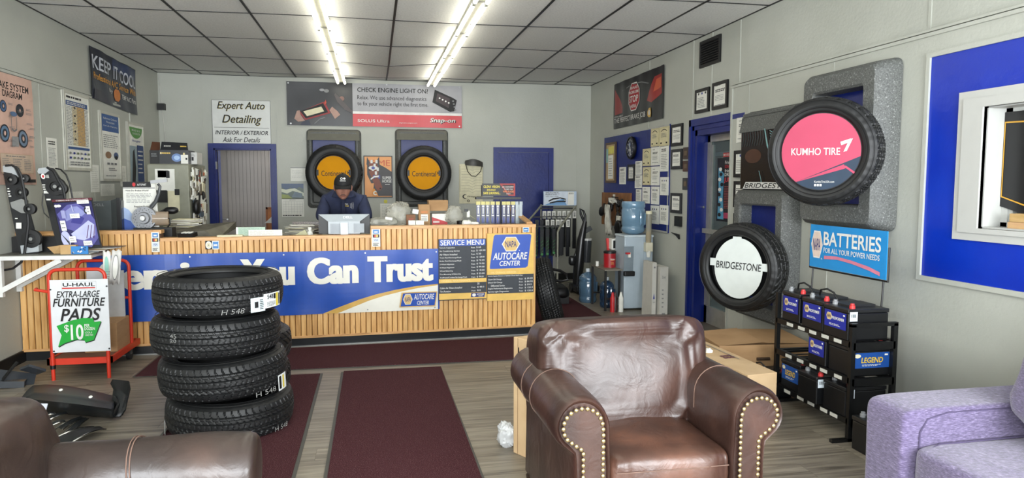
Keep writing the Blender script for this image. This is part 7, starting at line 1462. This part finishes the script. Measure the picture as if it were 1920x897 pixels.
battery('black battery standing on the floor behind the far end of the rack', 2.62, 4.50+.02, 0, .34, .17, .19, col=None, face='y', tag_=True)
battery('black battery on the floor between the rack and the purple sofa', 2.745, 3.34, 0, .20, .24, .20, col=None, tag_=True)
# sign above the rack
q = [at(x, y, 0, 3.10) for x, y in [(1517, 499), (1660, 525), (1665, 436), (1521, 419)]]; q = snap([(1517, 499), (1660, 525), (1665, 436), (1521, 419)], lambda x, y, o=0: at(x, y, 0, 3.10), 0, 1)
CY = paint('#1d86c8', .35, var=.03); o = MB(CY).prism(q, (.006, 0, 0)).build('rack_sign', angle=0, label='bright blue battery sign in a wire holder above the battery rack', cat='sign'); c = Canvas(*q)
napa(c, .02, .22, .19, .86, inner=paint('#d8c4b8')); c.text('BATTERIES', .205, .54, .94, .86, WHITE, .045); c.text('FOR ALL YOUR POWER NEEDS', .21, .37, .93, .49, WHITE, .03)
c.strip([(.22, .30), (.4, .325), (.6, .285), (.8, .22), (.94, .14)], [(.22, .22), (.4, .255), (.6, .215), (.8, .14), (.94, .06)], paint('#cf7a90')); c.text('R', .18, .2, .2, .24, WHITE); c.done(o)
a, b, z0, z1 = q[0].y, q[1].y, q[0].z, q[2].z
MB(BLACK).tube([(3.11, a+.01, z1-.1), (3.11, a+.01, z0-.01), (3.11, b-.01, z0-.01), (3.11, b-.01, z1-.1)], .006, 6).tube([(3.11, a-.03, z0-.01), (3.10, a-.03, .72)], .006, 6).tube([(3.11, b+.03, z0-.01), (3.10, b+.03, .72)], .006, 6).build('wire_holder', o)
# =================================================================== BOXES ON THE RIGHT, BOX BY THE ARMCHAIR, FLOOR CLUTTER
LC = multi('pale_cardboard', [(.3, '#c0a078'), (.7, '#d4b78e')], 5, .8)
def quadbox(name, label, top, z1, z0, m, canvas=None, bev=.004, cat='box'):
    """four floor-plan corners (ccw) -> box"""
    o = MB(m).prism([(x, y, z0) for x, y in top], (0, 0, z1-z0)).build(name, angle=0, label=label, cat=cat); bev and bevel(o, bev); return o
zt = .345; bp = [FL(x, y, zt) for x, y in [(1375, 658), (1487, 654), (1428, 628), (1319, 633)]]
o = quadbox('cardboard_box', 'large brown cardboard box with a slot handle, against the right wall', [(2.52, 4.78), (3.24, 4.72), (3.32, 5.24), (2.58, 5.30)], zt, 0, CARD)
mb = MB(CARD); mb.add([(2.52, 4.78, zt), (2.58, 5.30, zt), (2.93, 5.275, zt+.02), (2.87, 4.75, zt+.02)], [(0, 3, 2, 1)]).add([(3.24, 4.72, zt+.002), (3.32, 5.24, zt+.002), (2.94, 5.275, zt+.014), (2.88, 4.75, zt+.014)], [(0, 1, 2, 3)]); s_ = mb.build('box_flap', o, angle=0)
d = (V((3.24, 4.72, 0))-V((2.52, 4.78, 0))).normalized(); hc = V((2.86, 4.747, .24)); MB(paint('#3a2a1c')).tube([hc-d*.05+V((0, -.004, 0)), hc+d*.05+V((0, -.004, 0))], .012, 8).build('handle_slot', o)
o = quadbox('long_carton', 'long pale cardboard carton lying beside the armchair, its end towards the front', [(2.28, 3.95), (2.50, 3.98), (2.44, 5.35), (2.18, 5.33)], .36, 0, LC)
c = Canvas((2.28, 3.95, .361), (2.50, 3.98, .361), (2.44, 5.35, .361), (2.18, 5.33, .361)); c.rect(.1, .30, .9, .34, paint('#6a3a3e')) if 0 else None; [c.disc(.45+.12*(k % 3), .30+.03*(k//3), .07, .012, paint('#6a3040')) for k in range(6)]; c.lines(.2, .50, .6, .62, 4, GREY, 2, .4); c.rect(.72, .25, .75, .62, GREY); c.done(o)
c = Canvas((2.28, 3.95, 0), (2.50, 3.98, 0), (2.50, 3.98, .36), (2.28, 3.95, .36)); c.rect(.55, .28, .85, .30, GREY).rect(.55, .05, .57, .3, GREY).rect(.83, .05, .85, .3, GREY); c.done(o)
bagg('scrap of white plastic on the side of the long pale carton', 1329, 663, 4.55, (.05, .03, .07), 40, PAPER, 'plastic_scrap')
zt = at(965, 632, 1, 3.88).z; o = quadbox('tall_carton', 'tall narrow cardboard box standing behind the left arm of the armchair', [(.84, 3.77), (1.02, 3.80), (.96, 3.93), (.775, 3.885)], zt, 0, LC)
c = Canvas((.775, 3.885, 0), (.84, 3.77, 0), (.84, 3.77, zt), (.775, 3.885, zt)); c.rect(.3, .82, .38, .92, INK).rect(.62, .82, .70, .90, INK).rect(.30, .0, .32, 1, CARDD); c.done(o)
bagg('small white plastic bag on the floor against the tall narrow box', 950, 816, 4.0, (.10, .12, .14), 44, paint('#c9cbcb', .4, var=.06), 'plastic_bag'); 
# fender liner
FN = paint('#16191b', .45, var=.15, bump=.2); t = thing('fender_liner', 'black curved plastic fender liner lying on the floor at the left', 'car part', (-2.0, 5.1, 0))
TP = [(40, 748), (50, 735), (62, 724), (85, 722), (120, 724), (160, 731), (190, 738), (214, 744)]; BT = [(46, 758), (56, 762), (66, 766), (85, 772), (115, 776), (145, 778), (178, 781), (212, 784)]
def pl_(P, u): u *= len(P)-1; i = min(int(u), len(P)-2); f = u-i; return (P[i][0]*(1-f)+P[i+1][0]*f, P[i][1]*(1-f)+P[i+1][1]*f)
def fl_(i, j):
    u = i/40; v = j/20; a, b = pl_(TP, u), pl_(BT, u); z = .012+.15*math.sin(PI*(.10+.84*v))*math.sin(PI*(.14+.72*u))**.7+.012*math.exp(-((v-.35)/.05)**2)+.010*math.exp(-((v-.6)/.04)**2)
    return FL(a[0]*(1-v)+b[0]*v, a[1]*(1-v)+b[1]*v, z)
o = MB(FN).grid(fl_, 41, 21).build('liner_shell', t, angle=50); s = o.modifiers.new('thick', 'SOLIDIFY'); s.thickness = .004
tb_ = [((212, 744), .09), ((214, 733), .12), ((208, 722), .15), ((212, 714), .17), ((243, 717), .17), ((245, 730), .14), ((241, 747), .09), ((236, 770), .05), ((226, 783), .02), ((210, 784), .02)]
o = MB(FN).quad(*[FL(*p, z) for p, z in tb_]).build('liner_tab', t, angle=40); s = o.modifiers.new('thick', 'SOLIDIFY'); s.thickness = .012
MB(FN).tube([FL(214, 745, .10), FL(222, 760, .07), FL(212, 780, .04)], .012, 6).tube([FL(238, 745, .10), FL(232, 765, .06), FL(228, 778, .03)], .010, 6).build('rib', t)
for px, py in ((114, 732), (170, 745), (203, 778)): p = FL(px, py, .165 if px < 200 else .05); MB(PAPER).lathe([(.001, .006), (.011, .004), (.012, 0)], p, (0, -.4, 1), n=12).build('clip', t)
MB(paint('#c6cad6', .5)).obox(FL(77, 771, .14), (.06, .004, .09), (-.5, 0, -.2)).build('paper_label', t, angle=0)
t = thing('trim_bracket', 'crumpled clear-grey plastic bracket on the floor by the left wall', 'car part', FL(45, 712)); b0 = FL(40, 722); MB(paint('#3a3e43', .2)).obox((b0.x-.04, b0.y, .06), (.26, .12, .015), (.5, .3, .4)).obox((b0.x+.06, b0.y+.06, .10), (.14, .10, .02), (-.4, .5, .9)).obox((b0.x-.05, b0.y-.06, .03), (.20, .08, .05), (0, .1, .2)).build('bracket_body', t, angle=30); MB(BLACK).bar((b0.x-.12, b0.y-.1, .02), (b0.x-.02, b0.y, .18), .03, .01).build('bracket_strip', t, angle=0)
# chrome-edged trim strips
CHR = paint('#d6d6d2', .15, 1); 
for k, (x0, y0, x1, y1, wd) in enumerate(((105, 834, 187, 803, .16), (128, 812, 160, 786, .05), (110, 806, 152, 784, .05), (92, 800, 122, 791, .04), (84, 790, 124, 776, .04), (82, 783, 103, 777, .03))):
    a, b = FL(x0, y0, .02+.008*k), FL(x1, y1, .03+.008*k); t = thing('trim_strip', ['wide black trim strip with two chrome edges, nearest in the pile on the floor', 'narrow chrome-edged trim strip, second from the front of the floor pile', 'narrow chrome-edged trim strip, third from the front of the floor pile', 'short chrome-edged trim strip, fourth from the front of the floor pile', 'short chrome-edged trim strip under the fender liner edge, fifth in the pile', 'small chrome-edged trim piece farthest back in the floor pile'][k], 'trim strip', (a+b)/2-V((0, 0, .01)), 'chrome-edged trim strips on the floor')
    d = (b-a).normalized(); s = V((-d.y, d.x, 0)).normalized()*wd/2
    mid = (a+b)/2; P = [a+(b-a)*i/8+V((0, 0, .03*math.sin(PI*i/8)*(1 if k == 0 else .4)))-s*.3*math.sin(PI*i/8) for i in range(9)]
    MB(FN).grid(lambda i, j: P[i]+s*(j-1)*(1-.3*i/8)+V((0, 0, .012*(1-(j-1)**2))), 9, 3).build('strip_body', t, angle=60)
    MB(CHR).tube([p+s*(1-.3*i/8) for i, p in enumerate(P)], .005, 6).build('chrome_edge', t); MB(CHR).tube([p-s*(1-.3*i/8) for i, p in enumerate(P)], .005, 6).build('chrome_edge', t)
# =================================================================== THE MAN BEHIND THE COUNTER
def skinmesh(verts, edges, radii, root=0, lv=2):
    me = bpy.data.meshes.new('s'); me.from_pydata([tuple(v) for v in verts], edges, []); o = bpy.data.objects.new('s', me); COL.objects.link(o)
    sk = o.modifiers.new('skin', 'SKIN'); sk.use_smooth_shade = True
    for k, r in enumerate(radii): me.skin_vertices[0].data[k].radius = r if isinstance(r, tuple) else (r, r)
    me.skin_vertices[0].data[root].use_root = True
    ss = o.modifiers.new('sub', 'SUBSURF'); ss.levels = lv; ss.render_levels = lv
    ev = bpy.data.meshes.new_from_object(o.evaluated_get(bpy.context.evaluated_depsgraph_get())); vs = [v.co.copy() for v in ev.vertices]; fs = [tuple(p.vertices) for p in ev.polygons]
    bpy.data.objects.remove(o); bpy.data.meshes.remove(me); bpy.data.meshes.remove(ev); return vs, fs
SKN = multi('skin', [(.3, '#8c6152'), (.6, '#a07261'), (.8, '#ad806e')], 14, .5, bump=.1, bscale=120); NVY = multi('navy_shirt', [(.3, '#1c2238'), (.6, '#252c47'), (.8, '#303853')], 8, .85, bump=.25, bscale=90)
mxn = at(645, 380, 1, 7.6).x; man = thing('person', 'man in black cap and navy polo shirt bent over the white monitor', 'person', (mxn, 8.0, 0))
X = mxn; HZ = at(643, 352, 1, 7.43)
hip, chest, up, nb = (X, 8.02, .98), (X, 7.90, 1.22), (X, 7.74, 1.38), (X-.005, 7.64, 1.45)
vs = [hip, chest, up, nb, (HZ.x, 7.50, HZ.z-.02)]; ed = [(0, 1), (1, 2), (2, 3), (3, 4)]; rd = [(.13, .10), (.11, .09), (.07, .055), (.052, .052), (.056, .056)]
for s in (-1, 1):
    n = len(vs); vs += [(X+s*.170, 7.71, 1.355), (X+s*.235, 7.57, 1.14), (X+s*.15, 7.34, 1.065), (X+s*.10, 7.25, 1.05)]; ed += [(2, n), (n, n+1), (n+1, n+2), (n+2, n+3)]; rd += [.026, .036, .032, .03]
    n = len(vs); vs += [(X+s*.10, 8.03, .90), (X+s*.11, 7.98, .50), (X+s*.12, 8.06, .09), (X+s*.13, 7.92, .045)]; ed += [(0, n), (n, n+1), (n+1, n+2), (n+2, n+3)]; rd += [.085, .058, .045, .04]
V1, F1 = skinmesh(vs, ed, rd)
mb = MB(SKN); mb.add(V1, F1)
# hands: palm and five bent fingers on the keyboard
for s in (-1, 1):
    w_ = V((X+s*.10, 7.25, 1.05)); mb.cushion(w_+V((-s*.01, -.045, -.012)), (.075, .09, .028), e=.6, n=16, m=8)
    for k, (dx, ln) in enumerate(((-.030, .060), (-.010, .072), (.010, .068), (.029, .052))):
        b = w_+V((dx-s*.01, -.085, -.008)); mb.tube([b, b+V((0, -ln*.4, .012)), b+V((0, -ln*.8, .002)), b+V((0, -ln, -.016))], [.009, .0085, .008, .006], 8)
    b = w_+V((-s*.045, -.04, -.012)); mb.tube([b, b+V((-s*.022, -.02, .002)), b+V((-s*.03, -.045, -.012))], [.011, .010, .007], 8)
# head
R = Euler((math.radians(12), 0, math.radians(2))).to_matrix(); HC = HZ
def hp(x, y, z): return HC+R@(V((x, y, z))*1.06)
def headfn(i, j):
    n, m = 56, 40; a = 2*PI*i/n; b = PI*(j/m-.5); x, y, z = math.cos(b)*math.sin(a), -math.cos(b)*math.cos(a), math.sin(b)
    px, py, pz = x*.076, y*.094, z*.115
    low = max(0, -z); px *= 1-.20*low**1.5; py += -.010*low if y < 0 else .030*low
    if y < 0:
        g = lambda cx, cz, sx, sz: math.exp(-((px-cx)/sx)**2-((pz-cz)/sz)**2)
        py -= .024*g(0, -.022, .011, .016)+.012*g(0, .002, .008, .022)+.007*g(0, .028, .045, .010)+.008*g(0, -.098, .022, .018)+.006*g(0, -.058, .024, .008)
        py += .010*(g(-.030, .012, .016, .010)+g(.030, .012, .016, .010))+.003*g(0, -.062, .022, .003)+.004*g(0, -.078, .025, .006)
        py += .006*(g(-.058, -.045, .02, .03)+g(.058, -.045, .02, .03))
    return hp(px, py, pz)
mb.grid(headfn, 56, 41, ci=True)
for s in (-1, 1): mb.cushion(hp(s*.080, .005, -.005), (.016, .038, .062), e=.8, n=14, m=10, rot=(math.radians(19), 0, s*.3))
body = mb.build('body', man, angle=80)
for s in (-1, 1):
    MB(PAPER).ball(hp(s*.030, -.078, .012), .011, 14, 10).build('eye', man); MB(SKN).ball(hp(s*.030, -.080, .015), (.0135, .011, .009), 14, 8).build('eyelid', man)
    MB(paint('#3b2c26', .8)).tube([hp(s*.016, -.093, .028), hp(s*.030, -.094, .033), hp(s*.046, -.083, .029)], .0045, 6).build('eyebrow', man)
MB(paint('#5b443c', .9)).tube([hp(-.024, -.093, -.056), hp(-.01, -.101, -.048), hp(.01, -.101, -.048), hp(.024, -.093, -.056)], [.003, .006, .006, .003], 8).build('moustache', man)
MB(paint('#8c5148', .6)).tube([hp(-.022, -.092, -.064), hp(0, -.100, -.0625), hp(.022, -.092, -.064)], [.002, .005, .002], 8).build('lips', man)
MB(paint('#4a3a32', .9)).grid(lambda i, j: hp(.0795*math.sin(2*PI*(.25+.5*i/24)+0)*(1.0), -.096*math.cos(2*PI*(.25+.5*i/24)), .045-.075*j/6), 25, 7).build('hair', man, angle=60)
# cap
CAPM = paint('#0e0f11', .75, bump=.2, bscale=120)
def dome(i, j): a = 2*PI*i/40; b = PI/2*j/12; return hp(.085*math.cos(b)*math.sin(a), .002-.103*math.cos(b)*math.cos(a), .030+.105*math.sin(b)**.9)
cap = MB(CAPM).grid(dome, 40, 13, ci=True).build('cap', man, angle=60); sm = cap.modifiers.new('thick', 'SOLIDIFY'); sm.thickness = .003
def brim(i, j):
    u = i/20*2-1; a = u*1.15; r0 = V((.085*math.sin(a), .002-.103*math.cos(a), .034)); r1 = V((.078*math.sin(a*1.0)*1.0, -.10*math.cos(a)-.058*(1-.55*u*u), .010-.0*u)); p = r0.lerp(r1, j/6); p.z += .012*(1-u*u)*math.sin(PI*j/8)-.016*u*u*j/6; return hp(*p)
o = MB(CAPM).grid(brim, 21, 7).build('cap_brim', cap, angle=60); sm = o.modifiers.new('thick', 'SOLIDIFY'); sm.thickness = .004
MB(CAPM).ball(hp(0, 0, .137), .007, 10, 6).build('cap_button', cap)
def capc(s_, t_): a = (s_-.5)*1.0; b = math.radians(22+28*t_); return hp(.087*math.cos(b)*math.sin(a), .002-.1055*math.cos(b)*math.cos(a), .030+.107*math.sin(b)**.9)
c = Canvas(capc(0, 0), capc(1, 0), capc(1, 1), capc(0, 1)); c.at = lambda a, b, off=0: capc(a, b)+(capc(a, b)-HC).normalized()*(off+.001); c.disc(.33, .66, .17, .26, WHITE).disc(.72, .66, .16, .22, WHITE).disc(.33, .66, .10, .15, CAPM); c.rect(.16, .10, .84, .22, WHITE); c.done(cap, 'cap_logo')
# shirt
vs = [(X, 8.04, .90), (X, 8.0, 1.05), (X, 7.86, 1.24), (X, 7.71, 1.40), (X-.005, 7.62, 1.455)]; ed = [(0, 1), (1, 2), (2, 3), (3, 4)]; rd = [(.175, .135), (.185, .14), (.205, .145), (.175, .115), (.095, .08)]
for s in (-1, 1):
    n = len(vs); vs += [(X+s*.180, 7.70, 1.370), (X+s*.222, 7.62, 1.25), (X+s*.240, 7.565, 1.15)]; ed += [(3, n), (n, n+1), (n+1, n+2)]; rd += [.080, .072, .066]
V2, F2 = skinmesh(vs, ed, rd); mb = MB(NVY); mb.add([p+p.normalized()*0+V((0, 0, .006*noise.noise(p*9))) for p in V2], F2); shirt = mb.build('shirt', man, angle=80)
MB(NVY).grid(lambda i, j: V((X+.0+(.085+.012*j)*math.sin((i/20*2-1)*2.7), 7.615-(.075+.014*j)*math.cos((i/20*2-1)*2.7)+.0, 1.492-.022*j+.03*(-math.cos((i/20*2-1)*2.7)*.5-.5)+ .0)), 21, 4).build('collar', shirt, angle=60).modifiers.new('thick', 'SOLIDIFY').thickness = .006
MB(paint('#1a2036', .8)).bar((X-.004, 7.49, 1.40), (X-.004, 7.60, 1.22), .03, .01).build('placket', shirt, angle=0)
lg = at(655, 385, 1, 7.44); lg2 = lg
import mathutils
from mathutils.bvhtree import BVHTree
bv = BVHTree.FromPolygons([tuple(p) for p in mb.v], mb.f)
def on_shirt(px, py):
    d = ray(px, py).normalized(); h_ = bv.ray_cast(CC, d); return (h_[0]-d*.006) if h_[0] else at(px, py, 1, 7.5)
q = [on_shirt(647, 391), on_shirt(660, 391), on_shirt(660, 380), on_shirt(647, 380)]
c = Canvas(*q); c.text('Point', 0, .62, .42, .92, WHITE, .03); c.text('Break', .05, .32, .55, .62, paint('#d8c060'), .03); c.done(shirt, 'shirt_logo')
for k in range(3): MB(WHITE).tube([on_shirt(656+2.4*k+1.5*math.cos(a), 386+(5+1.2*k)*math.sin(a)) for a in [(-1+j/4)*1.0 for j in range(9)]], .0016, 5).build('logo_arc', shirt)
# trousers and shoes
vs = [(X, 8.03, .98)]; ed = []; rd = [(.165, .13)]
for s in (-1, 1): n = len(vs); vs += [(X+s*.10, 8.03, .86), (X+s*.11, 7.98, .50), (X+s*.12, 8.05, .10)]; ed += [(0, n), (n, n+1), (n+1, n+2)]; rd += [.105, .08, .068]
V3, F3 = skinmesh(vs, ed, rd); MB(paint('#20242c', .85)).add(V3, F3).build('trousers', man, angle=80)
for s in (-1, 1): MB(BLACK).cushion((X+s*.125, 7.97, .045), (.11, .30, .088), e=.55, n=24, m=12).build('shoe', man)
t = thing('keyboard', 'dark keyboard on the worktop under the man\'s hands', 'keyboard', (X, 7.22, WT)); MB(DGREY).box((X-.2, 7.13, WT), (X+.2, 7.27, WT+.02)).build('keyboard_base', t, angle=0)
